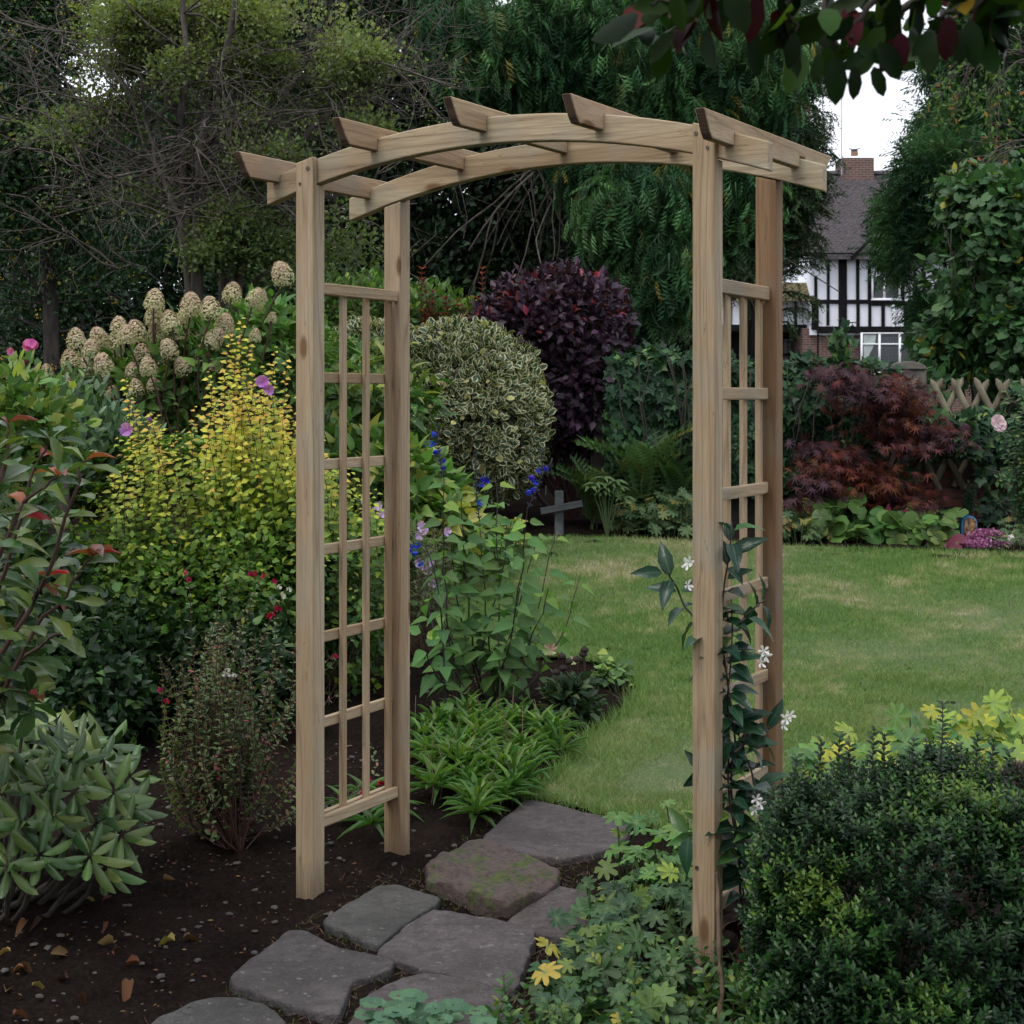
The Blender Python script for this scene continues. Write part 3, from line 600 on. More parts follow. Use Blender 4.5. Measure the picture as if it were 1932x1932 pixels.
M['spruce'] = leaf_mat('spruce_foliage', [(0, (.014, .032, .013)), (1, (.04, .07, .025))], rough=.7, trans=.08, vary=.4)
M['conif'] = leaf_mat('conifer_foliage', [(0, (.018, .055, .024)), (1, (.075, .165, .06))], rough=.6, trans=.18, vary=.4)
M['hazel'] = leaf_mat('hazel_leaves', [(0, (.03, .075, .03)), (.85, (.055, .12, .04)), (1, (.28, .26, .04))], rough=.5, trans=.25, vary=.35, vein=(.09, .15, .07))
M['berry_y'] = plain('yellow_berries', (.45, .32, .02), .4)
# the far screen: tall yew and holly masses that close the garden
def mass(name, label, cat, ells, ncl, per, clr, L, W, mt, base, tp='dia', nsc=.9, nth=.33, trunk=None, tone=None, group=None, **k):
    r_ = thing(name, label, cat, base, group); f = Fol(); crown(f, ells, ncl, per, clr, L, W, tp, nsc=nsc, nth=nth, tone=tone, **k); f.build('crown', mt, r_)
    if trunk:
        mb = MB()
        for pts, r0 in trunk: mb.tube(pts, np.linspace(r0, r0*.5, len(pts)), 7, cap=False)
        mb.build('trunk', M['bark_dark'], r_)
    return r_
tn = lambda lo_, hi_, z0, z1: (lambda p: np.clip((p[:, 2]-z0)/(z1-z0), 0, 1)*(hi_-lo_)+lo_+.35*(rng.random(len(p))-.5))
rt = lambda p: rng.random(len(p))**1.5
def stem(vx, Y, z1, dx=0): return curve(at_ground(vx, Y)-[0, 0, .1], at_ground(vx, Y)+[dx, 0, z1], (.1, .1, 0), 8, .03)
mass('yew_tree', 'tall black-green evergreen mass filling the gap behind the arch and the grey-twigged tree', 'tree',
     [EL(700, 150, 20, 190, 230, 1.4), EL(620, 430, 19.5, 160, 220, 1.2), EL(860, 330, 20, 190, 260, 1.4), EL(-30, 150, 23, 120, 240, 1.2), EL(20, 450, 23, 150, 200, 1.2), EL(400, 60, 21, 130, 150, 1.2), EL(380, 300, 21, 150, 170, 1.2), EL(180, 400, 22, 110, 110, 1.), EL(760, 560, 19.5, 200, 170, 1.2), EL(560, -40, 21, 180, 160, 1.3), EL(1000, 560, 20, 190, 150, 1.2), EL(1090, 380, 21, 150, 220, 1.2)],
     17000, 9, .17, .105, .065, M['hedge'], at_ground(760, 20), nsc=.8, nth=.25, tone=rt, trunk=[(stem(700, 20, 5), .2), (stem(900, 20.3, 5), .18)])
mass('holly_bush', 'dark glossy holly thicket behind the thin grey trunks on the left', 'tree',
     [EL(330, 560, 18, 200, 190, 1.2), EL(180, 620, 18, 170, 170, 1.2), EL(480, 600, 17.5, 140, 160, 1.), EL(300, 330, 18.5, 90, 150, 1.), EL(420, 400, 18.5, 130, 170, 1.)],
     7500, 8, .15, .075, .042, M['holly'], at_ground(330, 18), nsc=1.1, nth=.3, tone=lambda p: rng.random(len(p))**3*.7, trunk=[(stem(300, 18, 3), .1)])
# holly tree, far left, with a straight trunk
r_ = thing('holly_tree', 'tall holly at the left edge with a straight bare trunk and yellow berries', 'tree', at_ground(97, 15.5)); f = Fol(); mb = MB(); tips = []
tk = vcurve([(98, 860), (97, 620), (92, 480), (86, 250), (84, 100), (80, -150)], 15.5, 16, .01); tr = MB(); tr.tube(tk, np.linspace(.085, .045, 16), 8); tr.build('trunk', M['bark'], r_, True)
els = [EL(40, 60, 15.4, 110, 140, 1.), EL(-60, 330, 15.4, 150, 300, 1.2), EL(60, 350, 15.3, 90, 200, .9), EL(40, 600, 15.4, 130, 170, 1.), EL(150, 560, 15.6, 110, 150, .9), EL(120, 20, 15.6, 60, 90, .8), EL(150, 300, 15.6, 55, 120, .7)]
crown(f, els, 5600, 9, .11, .062, .036, 'dia', thick=.5, nsc=1.5, nth=.42, tone=lambda p: np.where(rng.random(len(p)) < .025, 1., .6*rng.random(len(p))), inner=.3)
f.build('crown', M['holly'], r_)
for i in range(60):
    a = tk[int(2+rng.random()*12)]; limb(mb, a, [rng.normal(), rng.normal()-.2, .1], .9, .016, 1, .4, -.05, tips, 6, 3)
mb.build('branches', M['bark'], r_); mb = MB(); c, o = shell(els, 150, .15, .1)
for q in c: berries(mb, q, 7, .011)
mb.build('berries', M['berry_y'], r_)
# hawthorn with many grey stems
r_ = thing('hawthorn_tree', 'spreading tree with many grey stems, bare twigs and yellow-green leaf pads left of the arch', 'tree', at_ground(390, 12.5)); mb = MB(); tips = []; f = Fol()
YH = 12.6
trunks = [([(372, 925), (377, 563), (352, 420), (345, 330), (343, 233), (349, 120), (345, -60)], .055), ([(376, 920), (374, 600), (372, 470), (378, 360), (378, 283), (392, 200), (430, 90), (450, -40)], .06),
          ([(415, 920), (423, 533), (420, 440), (423, 367), (447, 300), (500, 210), (560, 150), (600, 60)], .05), ([(432, 920), (444, 600), (446, 500), (470, 410), (485, 345), (500, 270), (522, 190), (520, 60)], .055),
          ([(366, 900), (360, 600), (350, 450), (310, 340), (290, 290), (270, 200), (260, 60)], .03), ([(425, 700), (470, 540), (520, 500), (580, 430), (640, 390)], .035),
          ([(372, 560), (330, 400), (250, 345), (190, 330)], .022), ([(485, 345), (560, 280), (640, 180), (700, 150)], .035), ([(378, 283), (440, 250), (520, 190), (640, 110)], .03), ([(343, 233), (300, 150), (240, 110), (200, 60)], .03), ([(424, 500), (405, 430), (380, 400), (330, 395), (262, 440), (255, 500), (200, 520)], .012),
          ([(352, 400), (280, 330), (200, 280), (150, 260)], .02)]
tr = MB()
for pv, r0 in trunks:
    dy = np.cumsum(rng.normal(size=len(pv))*.12); q = vcurve(pv, YH, 14, .012, dy); tr.tube(q, np.linspace(r0, r0*.35, 14), 7, cap=False)
    for i in range(11 if pv[-1][1] < 300 else 7):
        j = int(5+rng.random()*8); side = -1 if rng.random() < .45 else 1
        limb(mb, q[j], [side*(.5+rng.random()), rng.normal()*.5-.1, .15+.5*rng.random()], .75+.6*rng.random(), .011, 2, .5, -.1, tips, 6, 4, decay=.6)
tr.build('trunk', M['bark'], r_, True); mb.build('branches', M['bark'], r_)
pads = [(250, 70, 70, 45), (330, 40, 90, 40), (430, 35, 110, 40), (550, 50, 80, 35), (620, 95, 70, 28), (380, 110, 110, 40), (520, 120, 110, 40), (300, 115, 60, 35), (240, 130, 60, 25), (165, 240, 55, 25), (210, 215, 50, 18), (120, 262, 45, 14), (460, 245, 60, 22), (560, 175, 60, 25), (340, 160, 60, 30),
        (640, 150, 70, 22), (690, 110, 50, 20), (450, 420, 60, 45), (520, 470, 60, 30), (300, 375, 50, 20), (400, 480, 40, 25), (640, 480, 70, 35), (600, 530, 90, 25), (655, 410, 60, 20), (520, 300, 50, 20), (700, 250, 50, 14), (470, 320, 50, 20), (250, 30, 60, 30), (480, 70, 90, 30)]
els = [EL(a, b_, YH-.1+.5*(rng.random()-.5), c_, d_, .5) for a, b_, c_, d_ in pads]
els += [EL(a, b_, YH+.2*rng.normal(), c_*1.5, d_*1.7, .7) for a, b_, c_, d_ in pads]
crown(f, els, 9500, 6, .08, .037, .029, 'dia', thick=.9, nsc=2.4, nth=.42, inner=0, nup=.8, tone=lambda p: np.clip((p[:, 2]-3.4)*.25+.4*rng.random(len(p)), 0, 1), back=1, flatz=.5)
sel = [tips[i] for i in rng.choice(len(tips), min(len(tips), 420), replace=False)]
q = np.concatenate([t_[2:] for t_ in sel]); q = q[(vnoise(q*2.5) > .5) & (rng.random(len(q)) < .8)]; q = np.repeat(q, 4, 0)+rng.normal(size=(len(q)*4, 3))*.03; f.add('dia', q, sph(len(q))+[0, 0, .3], [0, 0, 1], .034, .023, rng.random(len(q))*.5)
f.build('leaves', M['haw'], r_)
# Lawson cypress ---------------------------------------------------------
def conifer(name, label, ells, ncl, per, clr, L, W, mt, base, tp, trunk, a=(.5, -.7, .4), thick=.22, nsc=.8, nth=.35, tone=rt, limbs=0, cat='tree', nup=.15, **k):
    r_ = thing(name, label, cat, base); f = Fol(); crown(f, ells, ncl, per, clr, L, W, tp, thick=thick, nsc=nsc, nth=nth, a=a, nup=nup, tone=tone, **k); f.build('crown', mt, r_)
    mb = MB(); mb.tube(trunk[0], np.linspace(trunk[1], trunk[1]*.3, len(trunk[0])), 8, cap=False); mb.build('trunk', M['bark_dark'], r_, True)
    if limbs:
        mb = MB()
        for _ in range(limbs):
            j = trunk[0][int(rng.random()*len(trunk[0]))]; limb(mb, j, [rng.normal(), rng.normal()-.4, -.1], 2.2, .03, 1, .3, -.5, None, 7, 6)
        mb.build('branches', M['bark'], r_)
    return r_
hang = [(900, 40, 90, 90), (980, 130, 60, 70), (960, 30, 100, 100), (1060, 60, 110, 110), (1080, 200, 90, 80), (1180, 130, 110, 130), (1300, 60, 120, 150), (1260, 250, 100, 90), (1400, 130, 90, 120), (1150, 30, 130, 100), (1120, 320, 55, 50), (1070, 370, 35, 45), (1230, 380, 70, 60), (1160, 400, 60, 55), (1340, 330, 60, 110), (1250, 500, 60, 60), (1385, 395, 55, 65), (1210, 560, 60, 30), (900, 130, 40, 45), (1080, 290, 50, 45)]
conifer('cypress_tree', 'large cypress with drooping flat green sprays hanging behind the middle of the arch', [EL(a, b_, 17+.8*(rng.random()-.5), c_, d_, .7) for a, b_, c_, d_ in hang], 8200, 4, .12, .21, .27, M['cyp'], at_ground(1150, 18),
        'spray', (stem(1150, 18.2, 7), .25), a=(.55, -.9, .45), thick=.3, nsc=1.3, nth=.36, limbs=8, tone=lambda p: np.where(rng.random(len(p)) < .02, 1, np.clip(1.5*(vnoise(p*2.2)-.3)+.35*(rng.random(len(p))-.5), 0, .8)), inner=.45)
conifer('spruce_tree', 'dark ragged spruce whose boughs overhang the left end of the house', [EL(a, b_, 22, c_, d_, 1.) for a, b_, c_, d_ in
        [(1440, 60, 90, 90), (1440, 200, 95, 110), (1430, 330, 100, 110), (1460, 300, 70, 70), (1420, 430, 85, 75), (1470, 400, 60, 45), (1400, 510, 70, 40), (1435, 500, 45, 32), (1495, 130, 50, 50), (1495, 250, 50, 45), (1495, 370, 45, 35), (1290, 470, 80, 110), (1230, 610, 80, 60)]],
        6500, 6, .12, .17, .07, M['spruce'], at_ground(1420, 22.3), 'twig', (stem(1420, 22.5, 9), .22), a=(.7, -.35, .6), thick=.28, nsc=1.4, nth=.38, limbs=0, inner=.5)
r_ = bpy.data.objects['spruce_tree']; f = Fol(); mb = MB()                    # the boughs that stick out against the sky
for vx, vy, ex, ey in ((1490, 150, 1556, 175), (1490, 210, 1572, 222), (1500, 270, 1560, 262), (1490, 300, 1590, 302), (1500, 330, 1560, 345), (1490, 390, 1566, 402), (1480, 440, 1560, 455), (1470, 520, 1548, 500), (1460, 560, 1545, 570), (1450, 600, 1530, 590), (1480, 100, 1540, 92), (1490, 60, 1530, 70), (1440, 610, 1500, 622), (1490, 470, 1552, 470), (1480, 500, 1560, 490)):
    q = curve(P(vx, vy, 21.6), P(ex, ey, 21.2), (0, 0, .1), 8, .02); mb.tube(q, np.linspace(.02, .006, 8), 4)
    qq, tg, _ = along(q, .035, .1); n_ = len(qq)
    for _k in range(3): f.add('twig', qq+rng.normal(size=(n_, 3))*.02, tg*.4+sph(n_)*.45+[0, 0, -.5], sph(n_), .15+.08*rng.random(n_), .05, rng.random(n_))
f.build('bough_needles', M['spruce'], r_); mb.build('boughs', M['bark_dark'], r_)
cz = [(1890, 60, 90, 80), (1830, 170, 60, 60), (1815, 250, 80, 70), (1880, 280, 100, 110), (1780, 330, 75, 60), (1795, 430, 100, 75), (1728, 470, 60, 50), (1860, 430, 100, 110), (1800, 565, 55, 60), (1900, 180, 80, 100), (1745, 410, 70, 50), (1830, 600, 90, 90), (1785, 120, 30, 35), (1810, 640, 45, 45)]
conifer('conifer_tree', 'broad bright green conifer standing right of the house and hiding its end', [EL(a, b_, 24+.8*(rng.random()-.5), c_, d_, 1.1) for a, b_, c_, d_ in cz], 7800, 5, .12, .21, .25, M['conif'], at_ground(1850, 24.5), 'spray2',
        (stem(1860, 24.6, 10), .25), a=(.9, .05, .45), thick=.22, nsc=1.1, nth=.36, limbs=0, inner=.5, nup=.5, tone=lambda p: np.clip(1.5*(vnoise(p*2.)-.3)+.35*(rng.random(len(p))-.5), 0, 1))
# deciduous spray at the top right corner
r_ = thing('cherry_tree', 'thin twiggy tree with green and orange leaves in the top right corner', 'tree', at_ground(1960, 19)); mb = MB(); tips = []; f = Fol()
tk = stem(1985, 19, 7.5, -.3); tr = MB(); tr.tube(tk, np.linspace(.1, .05, 8), 7); tr.build('trunk', M['bark'], r_, True)
for i in range(26): limb(mb, tk[4+int(rng.random()*4)], [-.6-.6*rng.random(), rng.normal()*.4, .5*rng.random()-.1], 1., .012, 2, .4, -.6, tips, 6, 3)
mb.build('branches', M['bark'], r_); q = np.concatenate([t_[2:] for t_ in tips]); q = q[rng.random(len(q)) < .5]; q = np.repeat(q, 3, 0)+rng.normal(size=(len(q)*3, 3))*.06
M['cherry'] = leaf_mat('cherry_leaves', [(0, (.05, .10, .03)), (.8, (.09, .15, .04)), (1, (.35, .15, .05))], rough=.5, trans=.3)
f.add('leaf', q, sph(len(q))+[0, 0, -.4], sph(len(q)), .085, .036, np.where(rng.random(len(q)) < .08, 1, .8*rng.random(len(q)))); f.build('leaves', M['cherry'], r_)
# hazel above the fence
r_ = thing('hazel_bush', 'round-leaved green hazel rising behind the lattice fence at the right', 'bush', at_ground(1870, 16.6)); f = Fol(); mb = MB()
els = [EL(1880, 420, 16.8, 90, 80, .8), EL(1930, 560, 16.6, 120, 120, .9), EL(1835, 520, 16.6, 75, 90, .8), EL(1820, 640, 16.5, 68, 75, .6), EL(1900, 660, 16.3, 110, 75, .7), EL(1850, 735, 16.2, 130, 45, .5), EL(1795, 668, 16.5, 45, 38, .5), EL(1850, 380, 17, 60, 45, .5), EL(1960, 380, 17, 60, 60, .6)]
crown(f, els, 3500, 3, .09, .105, .095, 'hazel', thick=.25, nsc=1.7, nth=.35, a=(.5, -.45, .5), nup=.45, tone=lambda p: np.where(rng.random(len(p)) < .02, 1, .85*rng.random(len(p))), inner=.5); f.build('leaves', M['hazel'], r_, True)
for i in range(12): mb.tube(curve(at_ground(1860+10*i, 16.8), P(1780+15*i, 420+10*rng.random(), 16.8), (rng.normal()*.1, 0, .1), 8, .02), np.linspace(.018, .005, 8), 5)
mb.build('stems', M['bark'], r_)
mass('laurel_hedge', 'long dark evergreen hedge closing the back of the garden under the trees', 'hedge',
     [EL(-100, 800, 20, 330, 200, 1.), EL(250, 780, 20, 330, 200, 1.), EL(650, 780, 19.6, 330, 200, 1.), EL(1000, 790, 20, 260, 200, 1.), EL(1210, 760, 20.5, 150, 140, 1.), EL(1250, 720, 21.5, 70, 110, .8)],
     9000, 7, .15, .10, .055, M['hedge'], at_ground(500, 20), nsc=1., nth=.2, tone=rt, lo=.3)
# ================================================================== HOUSE
M['render_w'] = plain('white_render', (.74, .75, .80), .8, c2=(.66, .67, .72), sc=3); M['black'] = plain('black_timber', (.006, .006, .007), .8, c2=(.012, .012, .012), sc=8)
M['black'].node_tree.nodes['Principled BSDF'].inputs['Specular IOR Level'].default_value = .08; M['upvc'] = plain('white_frame_paint', (.78, .79, .81), .35, c2=(.75, .76, .78)); M['lead'] = plain('lead', (.05, .055, .06), .5)
m, t, b = mat('window_glass'); b.inputs['Base Color'].default_value = (.02, .025, .03, 1); b.inputs['Roughness'].default_value = .08; M['glass'] = m
M['curtain'] = plain('curtain_cloth', (.42, .47, .44), .9, c2=(.3, .34, .32), sc=6)
m, t, b = mat('house_brick'); v = coords(t, 'Object', (1, 1, 1)); br = node(t, 'ShaderNodeTexBrick'); mp = node(t, 'ShaderNodeMapping'); mp.inputs['Rotation'].default_value = (R(90), 0, 0); t.links.new(v, mp.inputs[0]); t.links.new(mp.outputs[0], br.inputs[0])
for k_, v_ in (('Scale', 1.), ('Brick Width', .225), ('Row Height', .075), ('Mortar Size', .008)): br.inputs[k_].default_value = v_
br.inputs['Color1'].default_value = (.135, .065, .05, 1); br.inputs['Color2'].default_value = (.085, .045, .038, 1); br.inputs['Mortar'].default_value = (.2, .17, .15, 1)
t.links.new(br.outputs[0], b.inputs['Base Color']); b.inputs['Roughness'].default_value = .9; bump(t, b, br.outputs['Fac'], .3, .01); M['hbrick'] = m
M['tile'] = plain('clay_roof_tiles', (.095, .08, .085), .8, c2=(.035, .029, .032), sc=9, bmp=.3); M['tile_moss'] = plain('mossy_roof_tiles', (.16, .13, .06), .85, c2=(.09, .075, .04), sc=9)
HYD = 48.
def hx(vx, Y=HYD): return (vx-CX)/F*Y
def hz(vy, Y=HYD): return CH-(vy-HY)/F*Y
house = thing('timber_framed_house', 'black and white timber framed house with brick ground floor seen between the dark conifers', 'house', (hx(1620), HYD, .8))
def hb(name, x0, y0, x1, y1, d0, d1, mt, parent=None, bevel=0):       # box given by photograph outline at the facade, depth range in metres
    return box(name, hx(x0), hx(x1), HYD+d0, HYD+d1, hz(y1), hz(y0), mt, parent or house, bevel)
hb('wall', 1528, 478, 1960, 632, 0, 4.9, M['render_w']); w2 = hb('brick_wall', 1516, 619, 1960, 790, .12, 4.8, M['hbrick'])
w3 = hb('wall', 1290, 560, 1529, 622, .6, 4.7, M['render_w']); 
hb('porch_wall', 1290, 620, 1517, 790, 1.6, 4.7, M['black'])
for x0, y0, x1, y1 in ((1582, 482, 1597.5, 622), (1560, 484, 1565, 567), (1559, 571, 1564.5, 614), (1615, 484, 1621, 567), (1615.5, 571, 1621.5, 616), (1637, 470, 1643.5, 567), (1638, 571, 1643.5, 618), (1662.5, 573, 1669, 619), (1705, 573, 1711, 619), (1740, 573, 1746, 619), (1536, 520, 1541.7, 567), (1531, 571, 1541.7, 622), (1700, 484, 1706, 567), (1740, 484, 1746, 567), (1780, 484, 1786, 619)):
    hb('timber_stud', x0, y0, x1, y1, -.06+.002*rng.random(), .02, M['black'], bevel=.01)
hb('timber_rail', 1529, 565.5, 1643, 573, -.064, .02, M['black'], bevel=.01); hb('timber_rail', 1643.2, 568, 1800, 577, -.05, .02, M['black'], bevel=.01)
hb('bressumer_beam', 1541.9, 616, 1960, 628.5, -.12, .05, M['black'], bevel=.01); hb('bressumer_beam', 1290, 611, 1541.6, 624, .45, .62, M['black'], bevel=.01); hb('porch_beam', 1330, 664, 1517, 670, 1.5, 1.65, M['black'])
for x in (1380, 1420, 1463, 1505): hb('timber_stud', x, 566, x+5, 612, .54, .62, M['black'])
hb('eaves_gutter', 1524, 479, 1604, 484.5, -.42, -.3, M['black'])
hb('downpipe', 1540, 572, 1543, 700, -.16, -.1, M['black']); hb('rainwater_pipe', 1682, 575, 1686, 618, -.12, -.06, M['upvc'])
# main roof: rows of plain tiles
rx0, rx1 = hx(1515), hx(1900); ye, ze, yr, zr = HYD-.45, hz(479, HYD-.45), HYD+3.6, hz(326, HYD+3.6)
poly('roof', [(rx0, ye, ze-.06), (rx1, ye, ze-.06), (rx1, yr, zr-.06), (rx0, yr, zr-.06), (rx0, ye, ze-.16), (rx1, ye, ze-.16), (rx1, yr, zr-.16), (rx0, yr, zr-.16)], BOXF, M['tile'], house); roof = bpy.data.objects['roof']
poly('roof', [(rx0, yr, zr-.07), (rx1, yr, zr-.07), (rx1, yr+4, ze), (rx0, yr+4, ze)], [(0, 1, 2, 3)], M['tile'], house)
sl_ = math.hypot(yr-ye, zr-ze); uy, uz = (yr-ye)/sl_, (zr-ze)/sl_; ny, nz = -uz, uy
def tiles(name, x0, x1, y0_, z0_, length, mt, parent, shear=lambda s: 0, gauge=.1):
    mb = MB(); r = 0; s = 0.
    while s < length:
        x = x0+shear(s)-(.08 if r % 2 else 0)
        while x < x1:
            j = rng.normal()*.004; th = .018+rng.random()*.008; a = [(x+.003, s, 0), (x+.160, s+j, 0), (x+.160, s+gauge*1.2, -.012), (x+.003, s+gauge*1.2, -.012)]
            V = [(X_, y0_+S_*uy+ny*(th+h_)-ny*th*0, z0_+S_*uz+nz*(th+h_)) for X_, S_, h_ in a]+[(X_, y0_+S_*uy, z0_+S_*uz) for X_, S_, h_ in a]
            mb.add(V, [(0, 1, 2, 3), (0, 4, 5, 1), (1, 5, 6, 2), (3, 7, 4, 0)]); x += .165
        s += gauge; r += 1
    o = mb.build(name, mt, parent); o['kind'] = 'stuff'; return o
tiles('roof_tiles', rx0, rx1, ye, ze-.06, sl_, M['tile'], house)
uy, uz = .80, .6; ny, nz = -.6, .8
tiles('roof_tiles', hx(1470), hx(1533), HYD-.2, hz(568, HYD-.2), .9, M['tile_moss'], house); poly('lower_roof', [(hx(1380), HYD-.2, hz(568)-.02), (hx(1533), HYD-.2, hz(568)-.02), (hx(1533), HYD+.6, hz(568)+.58), (hx(1380), HYD+.6, hz(568)+.58)], [(0, 1, 2, 3)], M['tile_moss'], house)
for k_ in range(16):                                                  # bonnet ridge
    x = rx0+.55+k_*.30; V = []
    for xx, rr in ((x, .12), (x+.31, .135)):
        for i in range(7): a = math.pi*i/6; V.append((xx, yr-math.cos(a)*rr, zr-.05+math.sin(a)*rr))
    poly('ridge_tile', V, [(i, i+1, i+8, i+7) for i in range(6)]+[tuple(range(7))], M['tile'], house)
poly('bargeboard', [(hx(1598), HYD-.5, hz(487)), (hx(1602), HYD-.5, hz(494)), (hx(1642), HYD-.5, hz(453)), (hx(1642), HYD-.5, hz(446)), (hx(1598), HYD-.4, hz(487)), (hx(1602), HYD-.4, hz(494)), (hx(1642), HYD-.4, hz(453)), (hx(1642), HYD-.4, hz(446))], BOXF, M['black'], house)
# chimney
YC = HYD+3.6
def cb(name, x0, y0, x1, y1, d0, d1, mt, parent): return box(name, hx(x0, YC), hx(x1, YC), YC+d0, YC+d1, hz(y1, YC), hz(y0, YC), mt, parent)
ch = cb('chimney', 1584, 300, 1645, 345, -.3, .7, M['hbrick'], house)
for i, (a, b_) in enumerate(((297, 300), (294, 297), (291.5, 294))): cb('corbel_course', 1583-i*.9, a, 1646+i*.8, b_-.1, -.33-.03*i, .73+.03*i, M['hbrick'], ch).location
for o in [o for o in house.children if o.name.startswith('corbel')]: pass
cb('corbel_course', 1582, 313, 1647, 317, -.36, .76, M['hbrick'], ch); mb = MB()
for o in list(ch.children): o.location = Vector((0, 0, 0))
K = 12; V = []
M['cowl'] = plain('terracotta_pot', (.3, .17, .1), .8); mb = MB(); c0 = np.array([hx(1614.5, YC), YC+.2, hz(291.5, YC)]); mb.tube([c0, c0+[0, 0, .13]], [.13, .11], 12); mb.build('chimney_pot', M['cowl'], house)
mb = MB(); mb.tube([c0+[0, 0, .14], c0+[0, 0, .145], c0+[0, 0, .20]], [.12, .12, .1], 12); mb.tube([c0+[0, 0, .22], c0+[0, 0, .24]], [.2, .16], 12); mb.build('cowl', M['lead'], house)
mb = MB(); q0 = np.array([hx(1588, YC-.4), YC-.4, hz(330, YC-.4)]); mb.tube([q0, q0+[0, 0, 2.6]], [.022, .018], 6); mb.build('aerial_mast', plain('galvanised_steel', (.35, .37, .42), .4, .6), house)
# windows
def window(x0, y0, x1, y1, dep, muls, trans_, name='window', lead=(5, 6), fw=2.2):
    fr = hb(name, x0, y0, x1, y1, dep, dep+.12, M['glass']); 
    mb = MB()
    def bar(a, b_, c_, d_, f_=.05): mb.box(hx(a), hx(c_), HYD+dep-f_, HYD+dep+.04, hz(d_), hz(b_))
    bar(x0-1, y0, x0+fw, y1); bar(x1-fw, y0, x1+1, y1); bar(x0+fw, y0, x1-fw, y0+fw); bar(x0+fw, y1-fw, x1-fw, y1)
    for m_ in muls: bar(m_-fw*.9, y0+fw, m_+fw*.9, y1-fw, .045)
    for t_ in trans_: bar(x0+fw, t_-1.3, x1-fw, t_+1.3, .04)
    bar(x0-2, y1, x1+2, y1+2.2, .1); mb.build('window_frame', M['upvc'], house); mb = MB(); n_ = int((x1-x0)/lead[0])
    for i in range(1, n_): mb.box(hx(x0+i*lead[0])-.006, hx(x0+i*lead[0])+.006, HYD+dep-.008, HYD+dep-.001, hz(y1), hz(y0))
    for i in range(1, int((y1-y0)/lead[1])): mb.box(hx(x0), hx(x1), HYD+dep-.009, HYD+dep-.002, hz(y0+i*lead[1])-.006, hz(y0+i*lead[1])+.006)
    o = mb.build('leading', M['lead'], house); o['kind'] = 'stuff'
window(1644.5, 520, 1697, 565, -.03, (1667.5,), ())
window(1620, 628.5, 1760, 705, -.35, (1654, 1692, 1726), (650,), 'bay_window')
poly('curtain', [(hx(1624), HYD-.362, hz(632)), (hx(1648), HYD-.362, hz(632)), (hx(1646), HYD-.362, hz(648)), (hx(1640), HYD-.362, hz(660)), (hx(1632), HYD-.362, hz(676)), (hx(1625), HYD-.362, hz(700))], [(0, 1, 2, 3, 4, 5)], M['curtain'], house).data.flip_normals()
mb = MB()
for i in range(12):
    x = 1426+i*7.6; mb.box(hx(x), hx(x+1.4), HYD+1.5, HYD+1.56, hz(712), hz(636))
for y in (640, 668, 690): mb.box(hx(1420), hx(1516), HYD+1.49, HYD+1.57, hz(y+1.6), hz(y))
o = mb.build('door_screen_bars', M['lead'], house); o['kind'] = 'stuff'; hb('porch_panel', 1420, 636, 1516, 712, 1.57, 1.6, plain('dull_brown_glass', (.05, .035, .03), .3), house)
mb = MB(); lx = hx(1603.5); lz = hz(618); yy = HYD-.35
mb.box(lx-.11, lx+.11, yy-.01, yy+.01, lz+.12, lz+.15); mb.tube([(lx, yy, lz+.13), (lx, yy, lz+.05)], [.012, .012], 5); mb.tube([(lx, yy, lz+.06), (lx, yy, lz)], [.02, .09], 6); mb.tube([(lx, yy, lz), (lx, yy, lz-.17)], [.08, .05], 6); mb.build('wall_lantern', M['black'], house)
# overhead line crossing the sky gap
mb = MB()
mb.tube(curve(P(1400, 82, 30), P(1990, 118, 22), (0, 0, -.12), 14), .012, 4); tag(mb.build('overhead_cable', M['lead']), 'thin dark overhead cable crossing the sky between the conifers', 'cable')
# ================================================================== GARDEN WALL, LATTICE FENCE, IVY
YW = 14.3; wz = zg(14.3)
wall = thing('garden_wall', 'old red brick garden wall running behind the lattice fence and under the ivy', 'wall', (P(1500, 750, YW)[0], YW, wz))
M['mortar'] = plain('mortar', (.11, .095, .085), .95, c2=(.07, .06, .055), sc=30, bmp=.6)
x0w, x1w = P(1120, 750, YW)[0], P(2080, 750, YW)[0]; box('mortar_core', x0w, x1w, YW+.012, YW+.22, wz-.2, wz+1.0, M['mortar'], wall)
m, t, b = mat('old_brick'); v = coords(t, 'Object', rnd=6.); n1 = noise(t, v, 18, 5, .7); oi = node(t, 'ShaderNodeObjectInfo')
c = ramp(t, oi.outputs['Random'], [(0, (.10, .035, .025)), (.4, (.17, .055, .038)), (.75, (.13, .06, .045)), (.9, (.16, .135, .125)), (1, (.05, .035, .035))]); c = mixc(t, ramp(t, n1, [(.5, (0, 0, 0)), (.68, (.6, .6, .6))]), c, (.15, .125, .11)); c = mixc(t, ramp(t, noise(t, v, 5, 3), [(.35, (.6, .6, .6)), (.55, (0, 0, 0))]), c, (.05, .03, .025))
t.links.new(c, b.inputs['Base Color']); b.inputs['Roughness'].default_value = .92; bump(t, b, n1, .6, .01); M['brick'] = m
bm_ = {}
for L_ in (.205, .1):
    V = np.array(boxv(0, L_, 0, .04, 0, .072)); 
    import bmesh
    me = bpy.data.meshes.new('brick'); me.from_pydata([tuple(q) for q in V], [], BOXF); bm = bmesh.new(); bm.from_mesh(me); bmesh.ops.bevel(bm, geom=list(bm.edges), offset=.005, segments=1, affect='EDGES'); bm.to_mesh(me); bm.free(); me.materials.append(M['brick']); bm_[L_] = me
xs0 = P(1475, 750, YW)[0]; row = 0; cnt = 0
